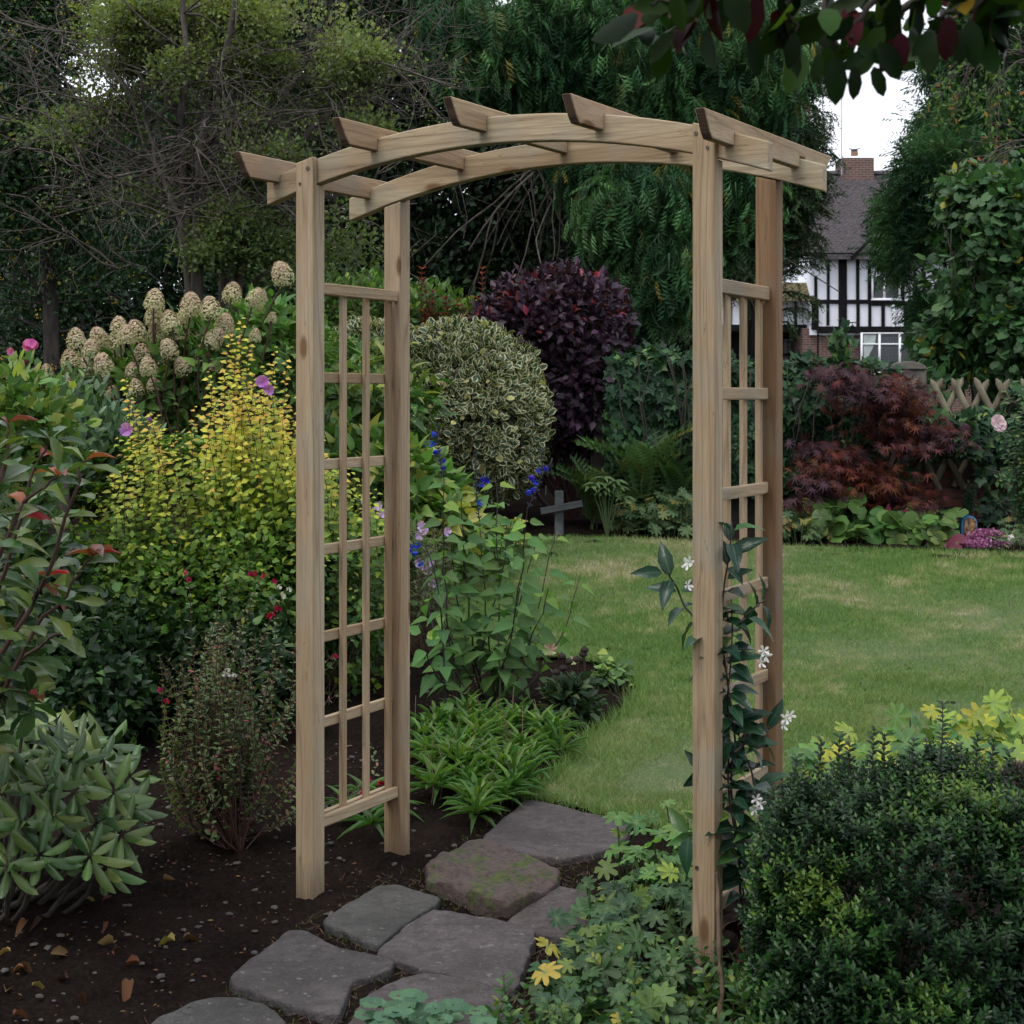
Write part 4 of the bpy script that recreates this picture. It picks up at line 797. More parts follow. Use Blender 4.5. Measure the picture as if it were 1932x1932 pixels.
for row in range(12):
    x = xs0-(.0 if row % 2 else .11)+rng.random()*.03; i = 0
    while x < P(1965, 750, YW)[0]:
        L_ = .1 if (rng.random() < .22) else .205
        if cnt < 296 and (row < 9 or x > P(1680, 750, YW)[0]):
            o = link('brick', bm_[L_], wall); o.location = Vector((x, YW+rng.normal()*.003, wz-.03+row*.088))-wall.location; o.rotation_euler = (0, 0, rng.normal()*.008); cnt += 1
        x += L_+.013
# stone-capped pier
pier = thing('gate_pier', 'short brick pier with weathered lichen-spotted stone cap at the left end of the lattice fence', 'pier', (P(1712, 0, 14.75)[0], 14.75, wz))
m, t, b = mat('lichen_stone'); v = coords(t, 'Object'); c = ramp(t, noise(t, v, 12, 5, .7), [(.35, (.06, .055, .045)), (.65, (.14, .13, .105))]); c = mixc(t, ramp(t, noise(t, v, 26, 3, .6), [(.63, (0, 0, 0)), (.67, (1, 1, 1))]), c, (.4, .42, .38)); t.links.new(c, b.inputs['Base Color']); b.inputs['Roughness'].default_value = .9; M['lichen'] = m
def pb(name, x0, y0, x1, y1, d0, d1, mt, bev=.01): Yp = 14.6; return box(name, P(x0, 0, Yp)[0], P(x1, 0, Yp)[0], Yp+d0, Yp+d1, P(0, y1, Yp)[2], P(0, y0, Yp)[2], mt, pier, bev)
pb('stone_cap', 1684, 697, 1748, 731, -.02, .36, M['lichen'], .02)
Yp = 14.6; V = []; K = 9
for yy in (Yp-.04, Yp+.38):
    for i in range(K): a = math.pi*i/(K-1); V.append((P(1712, 0, Yp)[0]-math.cos(a)*.175, yy, P(0, 697, Yp)[2]+math.sin(a)*.075))
poly('domed_top', V, [tuple(range(K)), tuple(range(K, 2*K))[::-1]]+[(i, i+K, (i+1) % K+K, (i+1) % K) for i in range(K)], M['lichen'], pier, bevel=.006)
for k_ in range(4): pb('brick_course', 1693, 732+k_*16, 1741, 746.5+k_*16, .02, .30, M['brick'])
pb('mortar_core', 1694, 731, 1740, 990, .03, .29, M['mortar'], 0)
# chestnut lattice fence: crossing half-round poles
M['pole'] = bark('weathered_pole', (.07, .06, .035), (.20, .175, .12), 9)
fence = thing('lattice_fence', 'rustic fence of crossing weathered wooden poles half hidden by ivy above the brick wall', 'fence', (P(1830, 0, YW-.1)[0], YW-.1, wz+.3))
def pole(x0, y0, x1, y1, Y_, r=.030):
    a, b_ = P(x0, y0, Y_), P(x1, y1, Y_); d = nrm(b_-a); mb = MB(); mb.tube([a-d*.004, a+d*.045, b_], [.006, r, r*1.05], 9); mb.build('pole', M['pole'], fence, True)
for i in range(-3, 6):
    o = 42.8*i+rng.normal()*2
    if 1680 < 1752.6+o < 2010: pole(1752.6+o, 711+rng.random()*5, 1752.6+o+108, 921+rng.random()*6, YW-.12)
    elif o < 0: pole(1752.6+o+58, 824, 1752.6+o+108, 919+rng.random()*6, YW-.12)
for i in range(-2, 8):
    o = 42.8*i+rng.normal()*2; x = 1775+o; y1 = 712+rng.random()*5
    if x > 1700: pole(x, y1, x-104, 918+rng.random()*5, YW-.055)
# small painted name board, half hidden: only its last letters show
M['slate'] = plain('dark_slate', (.012, .015, .02), .5); M['letter'] = plain('white_lettering', (.7, .72, .72), .6, c2=(.6, .62, .62))
sg = thing('name_sign', 'small dark slate name board with white letters half hidden by the red maple', 'sign', P(1640, 776, 14.12)); Ys = 14.12
box('board', P(1590, 0, Ys)[0], P(1648.5, 0, Ys)[0], Ys, Ys+.02, P(0, 784, Ys)[2], P(0, 767, Ys)[2], M['slate'], sg, .003)
fc = bpy.data.curves.new('lettering', 'FONT'); fc.body = 'hurst'; fc.size = .088; fc.extrude = .001; fc.align_x = 'RIGHT'; fo = bpy.data.objects.new('lettering', fc); col.objects.link(fo); dg = bpy.context.evaluated_depsgraph_get(); me = bpy.data.meshes.new_from_object(fo.evaluated_get(dg)); bpy.data.objects.remove(fo)
me.materials.clear(); me.materials.append(M['letter']); o = link('lettering', me, sg); o.rotation_euler = (R(90), 0, 0); o.location = Vector(tuple(P(1646.5, 779.5, Ys-.003)))-sg.location
# ivy -----------------------------------------------------------------------
M['ivy'] = leaf_mat('ivy_leaves', [(0, (.010, .030, .014)), (.6, (.022, .06, .026)), (1, (.09, .16, .05))], rough=.45, trans=.12, vary=.5, vein=(.06, .10, .05), spec=.35)
def ivy(name, label, regions, n, L, base, Yf, tone=rt, yellow=.003):
    r_ = thing(name, label, 'ivy', base); f = Fol()
    for vx0, vx1, topf, bot, share in regions:
        k = int(n*share); x = vx0+(vx1-vx0)*rng.random(k); yt = np.array([topf(a) for a in x]); y = yt+(bot-yt)*rng.random(k)**.9; Yd = Yf+.16*vnoise(np.stack([x*.03, y*.03, x*0], -1))-.3*vnoise(np.stack([x*.011, y*.013, x*0+7], -1))-.08*rng.random(k)+.35*np.exp(-(y-yt)/8)*rng.random(k)
        p = np.array([P(a, b_, c_) for a, b_, c_ in zip(x, y, Yd)]); top = np.exp(-(y-yt)/25)[:, None]; d = nrm(rng.normal(size=(k, 3))*[.6, .35, .4]+[0, -.15, -.8]+top*[0, 0, 1.1]); up = nrm(rng.normal(size=(k, 3))*.4+[0, -1, .25]+top*[0, 0, 1.5])
        s_ = L*(.6+.7*rng.random(k)); tn_ = np.clip(rng.random(k)**1.6*.8+.5*top[:, 0]*rng.random(k), 0, 1); f.add('ivy', p, d, up, s_, s_, tn_)
    f.build('leaves', M['ivy'], r_, False); mb = MB()
    for _ in range(24):
        reg = regions[int(rng.random()*len(regions))]; xx = reg[0]+(reg[1]-reg[0])*rng.random(); a = P(xx, reg[3]+8, Yf-.08); b_ = P(xx+rng.normal()*30, reg[2](xx)+15, Yf-.3); mb.tube(curve(a, b_, (rng.normal()*.1, -.05, 0), 7, .02), .006, 4)
    mb.build('stems', M['bark_dark'], r_); return r_
box('ivy_clad_wall', x0w, P(1690, 0, YW)[0], YW+.02, YW+.2, wz+1.003, wz+1.3, M['mortar'], wall)
ivy('ivy_curtain', 'thick dark ivy curtain over the wall left of the red maple, paler along its top', [(1150, 1700, lambda x: (668 if x < 1340 else 688)-14*math.sin((x-1160)*.022)**2-10*math.exp(-((x-1590)/20)**2)+14*max(0, (x-1620)/60), 925, 1.)], 9500, .078, P(1350, 900, 14.1), 14.12)
ivy('lattice_ivy', 'ivy climbing over the middle of the pole lattice at the right', [(1690, 1960, lambda x: 782+10*math.sin(x*.05)-14*math.exp(-((x-1740)/25)**2), 852, .8), (1690, 1720, lambda x: 880, 905, .03), (1850, 1905, lambda x: 868, 900, .06), (1860, 1900, lambda x: 930, 985, .05), (1900, 1960, lambda x: 735, 790, .06)], 1700, .095, P(1820, 900, 14), 14.1)
f = Fol(); r_ = thing('ivy_spray', 'lone upright ivy shoot rising above the wall top in front of the brick house', 'ivy', P(1590, 680, 14.2)); q = rng.normal(size=(70, 3))*[.05, .04, .10]+P(1586, 655, 14.2); f.add('ivy', q, sph(70)+[0, 0, .6], sph(70)+[0, -1, .4], .09, .09, .5+.5*rng.random(70)); f.build('leaves', M['ivy'], r_)
# ================================================================== BACK BORDER
def shoots(fol, mb, base, tips, ds, L, W, tp, mode='alt', rise=.5, r0=.006, t0=.15, bend=.12, tone=None, n=10, jit=.006, up=(0, 0, 0)):
    for tip in tips:
        b0 = np.asarray(base)+np.array([rng.normal()*.05, rng.normal()*.05, 0]) if np.ndim(base) == 1 else base[int(rng.random()*len(base))]
        q = curve(b0, tip, (rng.normal()*bend, rng.normal()*bend*.5, 0), n, jit); mb.tube(q, np.linspace(r0, r0*.3, n), 4, cap=False)
        a, tg, t_ = along(q, ds*(.8+.4*rng.random()), t0); pp, d, u_ = nodes(a, tg, mode, rise=rise); k = len(pp)//max(1, len(a)); t2 = np.repeat(t_, k); s_ = (.65+.6*rng.random(len(pp)))*(1.05-.45*np.clip((t2-.75)*4, 0, 1))
        fol.add(tp, pp, d, u_+np.array(up), L*s_, W*s_, tone(pp, t2) if tone else rng.random(len(pp)))
M['vholly'] = leaf_mat('variegated_holly', [(0, (.03, .065, .04)), (.9, (.06, .10, .05)), (1, (.42, .38, .13))], rough=.38, trans=.15, edge=(.60, .57, .33), ethr=.67, vary=.35)
r_ = thing('variegated_holly', 'big round clipped holly dome with cream-edged leaves behind the left trellis', 'shrub', at_ground(850, 14.2)); f = Fol()
els = [EL(870, 780, 14.2, 148, 165, 1.), EL(720, 740, 14.5, 105, 125, .9), EL(930, 800, 14.1, 92, 130, .8), EL(660, 720, 14.8, 60, 95, .6), EL(800, 860, 14.1, 110, 90, .8)]
crown(f, els, 5200, 4, .035, .06, .044, 'oval', thick=.05, a=(.6, .25, .8), nup=.3, inner=.9, back=.25, lo=.75, lj=.5, nsc=4, nth=.2, tone=lambda p: np.where(rng.random(len(p)) < .05*(p[:, 2] > 1.1), 1, .8*rng.random(len(p)))); f.build('leaves', M['vholly'], r_)
poly_core = MB(); c_ = EL(850, 790, 14.3, 110, 120, .7)
for i in range(40): poly_core.tube(curve(at_ground(850+30*rng.normal(), 14.3), np.array(c_[:3])+sph(1)[0]*np.array(c_[3:])*1.1, (0, 0, .1), 6), np.linspace(.02, .004, 6), 4)
poly_core.build('stems', M['bark_dark'], r_)
M['physo'] = leaf_mat('purple_leaves', [(0, (.022, .011, .02)), (.85, (.055, .028, .05)), (1, (.17, .022, .022))], rough=.42, trans=.12, vary=.45, under=1.5)
r_ = thing('purple_shrub', 'rounded dark purple leaved shrub with brown stems right of the variegated holly', 'shrub', at_ground(1075, 14.8)); f = Fol()
els = [EL(1020, 615, 15, 105, 80, .9), EL(1100, 620, 15, 80, 90, .8), EL(1060, 560, 15, 70, 45, .6), EL(1090, 730, 14.8, 65, 110, .7), EL(960, 640, 15, 70, 60, .6), EL(1040, 800, 14.8, 30, 70, .3)]
crown(f, els, 2100, 5, .05, .09, .055, 'lf4', thick=.16, a=(.6, .15, .6), nup=.45, inner=.8, nsc=3, nth=.3, tone=lambda p: np.where((rng.random(len(p)) < .06) & (p[:, 2] > 2.3), 1, .85*rng.random(len(p)))); mb = MB()
for i in range(46):
    a_ = rng.random()*math.pi; ex_, ey_ = 1035+math.cos(a_)*(125+30*rng.random()), 610-math.sin(a_)*(85+30*rng.random()); shoots(f, mb, P(1035+.5*(ex_-1035), 640, 15), [P(ex_, ey_, 14.9+.3*rng.normal())], .035, .075, .042, 'lf4', 'alt', .4, .005, .5, .03, lambda p, t: np.clip(.4*rng.random(len(p))+.7*(t > .85)*rng.random(len(p)), 0, 1), n=6)
f.build('leaves', M['physo'], r_)
for i in range(16): mb.tube(curve(at_ground(1075+8*rng.normal(), 14.8), P(1060+45*rng.normal(), 700-80*rng.random(), 14.8), (.15*rng.normal(), 0, 0), 8, .015), np.linspace(.022, .008, 8), 5)
mb.build('stems', M['stem_red'], r_)
M['photi'] = leaf_mat('red_shoot_leaves', [(0, (.06, .11, .04)), (.6, (.11, .05, .03)), (1, (.24, .035, .03))], rough=.4, trans=.25)
r_ = thing('photinia_shrub', 'thin green shrub with upright dark red shoot tips left of the purple shrub', 'shrub', at_ground(870, 15.2)); f = Fol(); mb = MB()
for i in range(34):
    tx = 790+130*rng.random(); ty = (500 if i < 4 else 560)+70*rng.random(); q = curve(at_ground(860+20*rng.normal(), 15.2), P(tx, ty, 15.1), (.1*rng.normal(), 0, 0), 10, .01); mb.tube(q, np.linspace(.012, .003, 10), 4, cap=False); a, tg, t_ = along(q, .05, .45); pp, d, u_ = nodes(a, tg, 'opp', rise=.8)
    f.add('leaf', pp, d, u_, .075, .03, np.repeat(np.clip((t_-.75)*4, 0, 1), 2))
f.build('leaves', M['photi'], r_); mb.build('stems', M['stem_red'], r_)
M['bright'] = leaf_mat('bright_green_leaves', [(0, (.055, .12, .035)), (.7, (.11, .21, .05)), (1, (.22, .29, .06))], rough=.42, trans=.28, vary=.35)
mass('green_laurel', 'light green glossy shrub rising between the arch post and the red-tipped shoots', 'shrub', [EL(690, 580, 15.8, 95, 50, .7), EL(790, 590, 15.7, 70, 40, .5), EL(620, 590, 15.9, 60, 60, .5), EL(860, 610, 15.9, 50, 30, .4)], 900, 5, .06, .085, .042, M['bright'], at_ground(700, 15.8), tp='leaf', nsc=3, nth=.25, tone=rt, a=(.5, .5, .6), trunk=[(stem(700, 15.9, 1.6), .03)])
M['aucuba'] = leaf_mat('speckled_aucuba', [(0, (.035, .09, .03)), (.7, (.07, .15, .035)), (1, (.22, .26, .07))], rough=.3, trans=.2, vary=.3, spots=(70, .62, (.42, .40, .12)))
r_ = thing('aucuba_shrub', 'glossy yellow-speckled aucuba seen through the left trellis', 'shrub', at_ground(700, 12.3)); f = Fol()
crown(f, [EL(680, 745, 12.2, 95, 85, .7), EL(600, 730, 12.4, 70, 90, .5), EL(770, 770, 12.2, 38, 60, .4), EL(700, 850, 12.2, 90, 60, .5)], 330, 6, .05, .135, .055, 'lance', thick=.2, a=(.6, .3, .7), nup=.5, inner=.7, tone=lambda p: np.clip(rng.random(len(p))**1.5+.3*(p[:, 2] > 1.7), 0, 1)); f.build('leaves', M['aucuba'], r_, True); mb = MB()
for i in range(10): mb.tube(curve(at_ground(700+10*rng.normal(), 12.3), P(690+60*rng.normal(), 800, 12.3), (0, 0, 0), 6), .012, 4)
mb.build('stems', M['stem_green'], r_)
# hydrangea with green leaves beside the rear post
M['hydl'] = leaf_mat('hydrangea_leaves', [(0, (.06, .13, .04)), (.6, (.12, .22, .05)), (1, (.32, .3, .07))], rough=.5, trans=.28, vary=.3, vein=(.14, .2, .07))
mass('leafy_hydrangea', 'broad-leaved light green hydrangea beside the rear left post of the arch', 'shrub', [EL(790, 950, 11, 65, 85, .5), EL(840, 990, 10.9, 50, 60, .4), EL(700, 880, 11.2, 100, 60, .5), EL(640, 900, 11.2, 60, 80, .4), EL(760, 1040, 10.8, 90, 60, .5)], 420, 5, .06, .125, .08, M['hydl'], at_ground(790, 11), tp='ovate', nsc=0, tone=rt, a=(.7, .05, .6), nup=.6, trunk=[(stem(790, 11, .7), .015)])
# panicle hydrangea with fading cream flower heads
r_ = thing('panicle_hydrangea', 'tall hydrangea with fading cream and pink flower cones above the yellow shrub', 'shrub', at_ground(330, 10.6)); f = Fol()
crown(f, [EL(290, 750, 10.7, 160, 75, .5), EL(400, 690, 10.7, 120, 80, .5), EL(200, 740, 10.9, 80, 50, .4), EL(500, 620, 10.9, 45, 50, .3), EL(320, 850, 10.8, 200, 60, .5), EL(560, 690, 11, 60, 90, .4)], 950, 5, .06, .10, .052, 'ovate', thick=.3, a=(.7, .2, .6), nup=.55, inner=.5, tone=lambda p: .6*rng.random(len(p))); f.build('leaves', M['hydl'], r_)
M['panicle'] = leaf_mat('panicle_florets', [(0, (.36, .44, .18)), (.4, (.54, .50, .32)), (.7, (.50, .34, .28)), (1, (.26, .14, .10))], rough=.7, trans=.3, vary=.25, under=1.05)
hm = []
for k_ in range(4):
    f = Fol(); n = 430; th = rng.random(n)*2*math.pi; h = rng.random(n)**.8; rr = .5*np.sqrt(np.clip(1-((h-.28)/.74)**2, 0, 1))*(1-.12*h)*(.85+.2*rng.random(n)); p = np.stack([np.cos(th)*rr, np.sin(th)*rr, h*1.25], -1); o_ = nrm(np.stack([np.cos(th), np.sin(th), h*1.2-.2], -1))
    for j in range(2):
        d = nrm(np.cross(o_, sph(n))); tn_ = np.clip(.15+.65*h*rng.random(n)+.35*rng.random(n), 0, 1)
        f.add('flat', p-d*.09, d, o_, .125, .085, tn_)
    o = f.build('flower_head', M['panicle']); hm.append(o.data); bpy.data.objects.remove(o)
heads = [(146, 641, 34), (137, 679, 36), (158, 695, 34), (198, 687, 34), (90, 700, 22), (128, 727, 30), (200, 710, 22), (211, 739, 27), (192, 637, 34), (216, 648, 36), (226, 618, 32), (240, 634, 32), (262, 628, 38), (270, 668, 32), (300, 626, 33), (293, 597, 35), (326, 606, 36), (300, 665, 30), (324, 657, 32), (308, 684, 30), (282, 692, 30), (260, 730, 26), (293, 724, 29), (274, 786, 33), (290, 568, 36),
         (360, 576, 38), (400, 582, 36), (436, 552, 34), (478, 559, 34), (538, 516, 38), (335, 632, 34), (368, 622, 36), (395, 636, 34), (420, 612, 34), (350, 690, 30), (380, 668, 30), (480, 634, 22), (512, 600, 18), (110, 740, 24), (170, 660, 32), (345, 596, 32), (250, 700, 26), (440, 650, 26), (405, 690, 24)]
mb = MB()
for i, (vx, vy, w_) in enumerate(heads):
    Yh = 10.05+.4*rng.random(); c = P(vx, vy+w_*.5, Yh); s_ = w_*Yh/F*1.14; o = link('flower_head', hm[i % 4], r_); o.location = Vector(c)-r_.location; o.scale = (s_, s_, s_*(.82 if i not in (6, 7, 22, 23) else .65)); o.rotation_euler = (.25*rng.normal(), .25*rng.normal(), 6*rng.random()); o['kind'] = 'stuff'
    mb.tube(curve(c+[0, 0, .02], P(vx+(330-vx)*.35, vy+170, Yh+.1), (.03*rng.normal(), 0, 0), 5), .006, 4, cap=False)
for i in range(14): mb.tube(curve(at_ground(330+20*rng.normal(), 10.6), P(330+90*rng.normal(), 740, 10.6), (0, 0, .1), 7), np.linspace(.02, .007, 7), 5)
mb.build('stems', M['stem_red'], r_)
# ferns
M['fern'] = leaf_mat('fern_fronds', [(0, (.035, .075, .028)), (.7, (.07, .13, .045)), (1, (.14, .16, .06))], rough=.6, trans=.25, vary=.35)
for lab, vx, vy, n_, L_ in (('tall fern with long upright fronds just left of the ivy-covered wall', 1215, 985, 30, 1.02), ('lower dark fern spreading beneath the purple shrub', 1120, 985, 22, .62), ('fern with arching fronds close against the right front post', 1285, 960, 20, .75), ('dull fern half lost in shade in front of the tall fern', 1180, 1000, 16, .55)):
    b0 = at_ground(vx, 13.85); r_ = thing('fern', lab, 'fern', b0, 'ferns beside the ivy wall'); f = Fol(); a = rng.random(n_)*2*math.pi; ti = .25+.75*rng.random(n_)
    f.add('fern', b0+np.stack([np.cos(a), np.sin(a), 0*a], -1)*.04, np.stack([np.cos(a)*ti, np.sin(a)*ti*.8, 0*a+1.1], -1), [0, 0, 1]+0*np.stack([a]*3, -1)+np.stack([-np.cos(a), -np.sin(a), 0*a], -1)*.6, L_*(.65+.5*rng.random(n_)), L_*.42, rng.random(n_)**1.4); f.build('fronds', M['fern'], r_)
# wooden cross
r_ = thing('wooden_cross', 'small grey weathered wooden cross tilted in the shade under the purple shrub', 'cross', at_ground(1057, 13.4))
M['greywood'] = wood(0, 'grey_weathered_wood', ((.05, .056, .06), (.07, .078, .08), (.09, .10, .10)), (.03, .03, .03))
def plank(name, a, b_, w_, th, parent):
    a, b_ = np.array(a), np.array(b_); d = nrm(b_-a); s_ = np.cross(d, [0, 1, 0]); V = []
    for p_ in (a, b_):
        for y_ in (0, th): V += [p_-s_*w_/2+[0, y_, 0], p_+s_*w_/2+[0, y_, 0]]
    return poly(name, V, [(0, 1, 3, 2), (4, 6, 7, 5), (0, 4, 5, 1), (2, 3, 7, 6), (0, 2, 6, 4), (1, 5, 7, 3)], M['greywood'], parent, bevel=.003)
plank('upright', P(1055, 1010, 13.4), P(1055, 926, 13.4), .075, .03, r_); plank('crossbar', P(1020, 965, 13.36), P(1099, 950, 13.36), .055, .028, r_)
# hellebore, lady's mantle, bergenia ...
M['helle'] = leaf_mat('hellebore_leaves', [(0, (.06, .11, .045)), (1, (.10, .16, .06))], rough=.45, trans=.2, vary=.25)
r_ = thing('hellebore', 'pale green hellebore with fingered leaves beside the wooden cross', 'plant', at_ground(1145, 13.4)); f = Fol(); mb = MB()
for i in range(11):
    c = P(1142+28*rng.normal(), 925+14*rng.normal(), 13.35); mb.tube(curve(at_ground(1145, 13.4), c, (0, 0, .05), 5), .007, 4); a = np.linspace(-2.2, 2.2, 7)+rng.random(); f.add('lance', c+np.zeros((7, 3)), np.stack([np.cos(a), np.sin(a), .15+0*a], -1), [0, -.3, 1], .12, .035, rng.random(7))
f.build('leaves', M['helle'], r_, True); mb.build('stems', M['stem_green'], r_)
M['mantle'] = leaf_mat('soft_lobed_leaves', [(0, (.055, .10, .045)), (.7, (.09, .15, .06)), (1, (.25, .2, .06))], rough=.6, trans=.25, vary=.3, vein=(.12, .17, .08))
def leafclump(name, label, cat, poly_v, n, L, mt, tp='gera', h=(.05, .22), tone=rt, up=(0, -.5, 1), single=False, group=None, jup=.4, mats=None):
    pv = np.array(poly_v, float); g = np.array([G(*q) for q in poly_v]); P2 = g[:, :2]; r_ = thing(name, label, cat, g.mean(0), group); mn_, mx_ = P2.min(0), P2.max(0); pts_ = np.zeros((0, 2))
    while len(pts_) < n:
        q = mn_+(mx_-mn_)*rng.random((n*4, 2)); pts_ = np.concatenate([pts_, q[inside(q[:, 0], q[:, 1], P2)]])
    q = pts_[:n]; z0 = np.clip((q[:, 1]-SL0)*SL, 0, .555); hh = h[0]+(h[1]-h[0])*rng.random(n)*(.6+.8*vnoise(np.stack([q[:, 0]*4, q[:, 1]*4, q[:, 0]*0], -1))); p = np.stack([q[:, 0], q[:, 1], z0+hh], -1); a = rng.random(n)*2*math.pi
    d = np.stack([np.cos(a), np.sin(a), .15*rng.normal(size=n)], -1); u_ = nrm(np.array(up)+jup*rng.normal(size=(n, 3))); s_ = L*(.6+.6*rng.random(n)); tn_ = tone(p)
    if single:
        leaf_objs(r_, 'leaf', tp, mt, p-d*s_[:, None]*.5, d, u_, s_, s_, tn_)
    else:
        f = Fol(); f.add(tp, p-d*s_[:, None]*.5, d, u_, s_, s_, tn_); f.build('leaves', mt, r_, True)
    mb = MB()
    for i in range(0, n, max(1, n//120)): mb.tube([(p[i][0]+.02*rng.normal(), p[i][1]+.02*rng.normal(), z0[i]-.01), p[i]-d[i]*s_[i]*.5], .003, 3, cap=False)
    mb.build('stalks', M['stem_green'], r_); return r_
leafclump('ladys_mantle', 'mounded soft lobed leaves along the far lawn edge left of the right front post', 'plant', [(1150, 1012), (1310, 1018), (1310, 995), (1180, 992)], 260, .11, M['mantle'], h=(.06, .34), up=(0, -1, .9))
leafclump('ladys_mantle', 'mottled lobed leaves at the far lawn edge between the arch and the bergenia', 'plant', [(1440, 1028), (1560, 1032), (1560, 1000), (1440, 1000)], 170, .11, M['mantle'], h=(.05, .22), up=(0, -1, .9))
M['berg'] = leaf_mat('bergenia_leaves', [(0, (.06, .13, .03)), (.5, (.10, .19, .045)), (.75, (.14, .2, .05)), (1, (.17, .04, .06))], rough=.4, trans=.25, vary=.2, vein=(.16, .22, .09))
leafclump('bergenia', 'row of large round glossy bergenia leaves at the far edge of the lawn', 'plant', [(1545, 1030), (1800, 1038), (1810, 1015), (1600, 1002), (1545, 1008)], 150, .155, M['berg'], 'round', (.04, .30), lambda p: np.where(rng.random(len(p)) < .05, 1, .7*rng.random(len(p))), up=(0, -1.1, .8), single=True, jup=.5)
# japanese maple
M['maple'] = leaf_mat('red_maple_leaves', [(0, (.04, .017, .027)), (.5, (.075, .021, .02)), (1, (.145, .042, .02))], rough=.6, trans=.25, vary=.35, under=1.3)
r_ = thing('japanese_maple', 'spreading layered maple with bronze and purple leaves in front of the ivy', 'tree', at_ground(1672, 13.6)); f = Fol(); mb = MB()
lay = [(1560, 700, 30, 9, 0), (1600, 712, 60, 16, .2), (1680, 728, 50, 16, .5), (1625, 738, 60, 14, .1), (1700, 752, 55, 14, .4), (1650, 768, 70, 16, .5), (1720, 775, 45, 12, .6), (1690, 800, 75, 18, .5), (1745, 815, 55, 14, .2), (1775, 836, 45, 13, .1), (1690, 828, 40, 12, .5), (1720, 842, 45, 10, .3),
       (1540, 845, 40, 13, 0), (1590, 855, 50, 15, .7), (1570, 878, 55, 15, .6), (1620, 885, 60, 16, .9), (1650, 905, 60, 18, .8), (1535, 905, 40, 12, .2), (1560, 930, 45, 12, .1), (1620, 920, 60, 16, .8), (1680, 930, 50, 18, .7), (1510, 945, 30, 10, 0), (1660, 952, 60, 12, .5), (1720, 950, 40, 10, .6)]
for vx, vy, a, b_, t_ in lay:
    n_ = int(a*b_/10)+24; e = EL(vx, vy, 13.5+.3*rng.normal()*.5, a, b_, .35); q = np.array(e[:3])+rng.normal(size=(n_, 3))*np.array(e[3:])*.55; f.add('maple', q, nrm(rng.normal(size=(n_, 3))*[1, 1, .3]+[0, -.2, -.45]), nrm([0, -.5, .9]+.4*rng.normal(size=(n_, 3))), .085*(.7+.5*rng.random(n_)), .095, np.clip(t_+.25*rng.normal(size=n_), 0, 1))
    mb.tube(curve(P(1690, 850, 13.6) if vy < 845 else P(1672, 905, 13.6), e[:3], (0, 0, .08), 6, .01), np.linspace(.012, .003, 6), 4)
f.build('leaves', M['maple'], r_); mb.build('branches', M['bark'], r_); mb = MB(); mb.tube(vcurve([(1672, 1010), (1674, 930), (1682, 860), (1703, 820), (1690, 770)], 13.6, 12), np.linspace(.028, .012, 12), 7); mb.build('trunk', M['bark'], r_, True)
# dark spurge, sedum, white flowers, painted ornament, rose
M['spurge'] = leaf_mat('spurge_needles', [(0, (.012, .035, .02)), (1, (.03, .07, .04))], rough=.6, trans=.1)
r_ = thing('spurge_clump', 'dark feathery spurge in shadow against the foot of the brick wall', 'plant', at_ground(1770, 13.7)); f = Fol(); mb = MB()
for i in range(34):
    vx = (1750+32*rng.normal()) if i < 28 else 1832+5*rng.normal(); top = P(vx, (975 if i < 28 else 930)+16*rng.normal(), 13.75); b0 = at_ground(1765+.7*(vx-1765), 13.75); q = curve(b0, top, (0, 0, 0), 6); mb.tube(q, .004, 3); a, tg, _ = along(q, .012, .25)
    for k_ in range(5): n_ = len(a); f.add('flat', a, sph(n_)+tg*.4, sph(n_), .05, .007, rng.random(n_))
f.build('leaves', M['spurge'], r_); mb.build('stems', M['stem_dark'], r_)
M['sedum'] = leaf_mat('sedum_florets', [(0, (.24, .07, .17)), (1, (.42, .18, .33))], rough=.8, trans=.15, under=1.)
r_ = thing('sedum', 'mauve-pink flowering sedum mound at the lawn edge beside the painted ornament', 'plant', at_ground(1850, 12.95)); f = Fol(); crown(f, [EL(1862, 1018, 12.95, 32, 16, .14), EL(1812, 1030, 12.9, 34, 9, .12), EL(1835, 1032, 12.85, 30, 9, .12), EL(1870, 1030, 12.85, 30, 11, .12)], 1500, 4, .008, .022, .018, 'flat', thick=.03, a=(.4, .4, 1), nup=.6, inner=.9, tone=lambda p: rng.random(len(p))); f.build('florets', M['sedum'], r_)
M['white_f'] = leaf_mat('white_petals', [(0, (.6, .6, .62)), (1, (.72, .70, .72))], rough=.6, trans=.3, vary=.1, under=1.)
r_ = thing('white_flowers', 'low drift of small white flowers right of the mauve sedum', 'plant', at_ground(1895, 12.95)); f = Fol(); crown(f, [EL(1890, 1018, 12.95, 12, 8, .08), EL(1912, 1026, 12.95, 18, 8, .08)], 110, 4, .012, .03, .025, 'flat', thick=.1, a=(.3, .5, 1), tone=lambda p: rng.random(len(p))); f.build('florets', M['white_f'], r_)
leafclump('low_edging_plant', 'small green and silver edging leaves round the white flowers', 'plant', [(1870, 1043), (1960, 1046), (1960, 1015), (1880, 1012)], 130, .06, M['mantle'], h=(.01, .14))
m, t, b = mat('ornament_paint'); vo = node(t, 'ShaderNodeTexVoronoi'); vo.inputs['Scale'].default_value = 42; t.links.new(coords(t, 'Object'), vo.inputs[0]); sp = node(t, 'ShaderNodeSeparateColor'); t.links.new(vo.outputs['Color'], sp.inputs[0])
t.links.new(ramp(t, sp.outputs[0], [(0, (.05, .03, .03)), (.3, (.22, .11, .05)), (.6, (.12, .05, .03)), (.85, (.3, .22, .09))], 'CONSTANT'), b.inputs['Base Color']); M['orn'] = m
M['blue'] = plain('blue_paint', (.02, .16, .32), .5, c2=(.02, .12, .26))
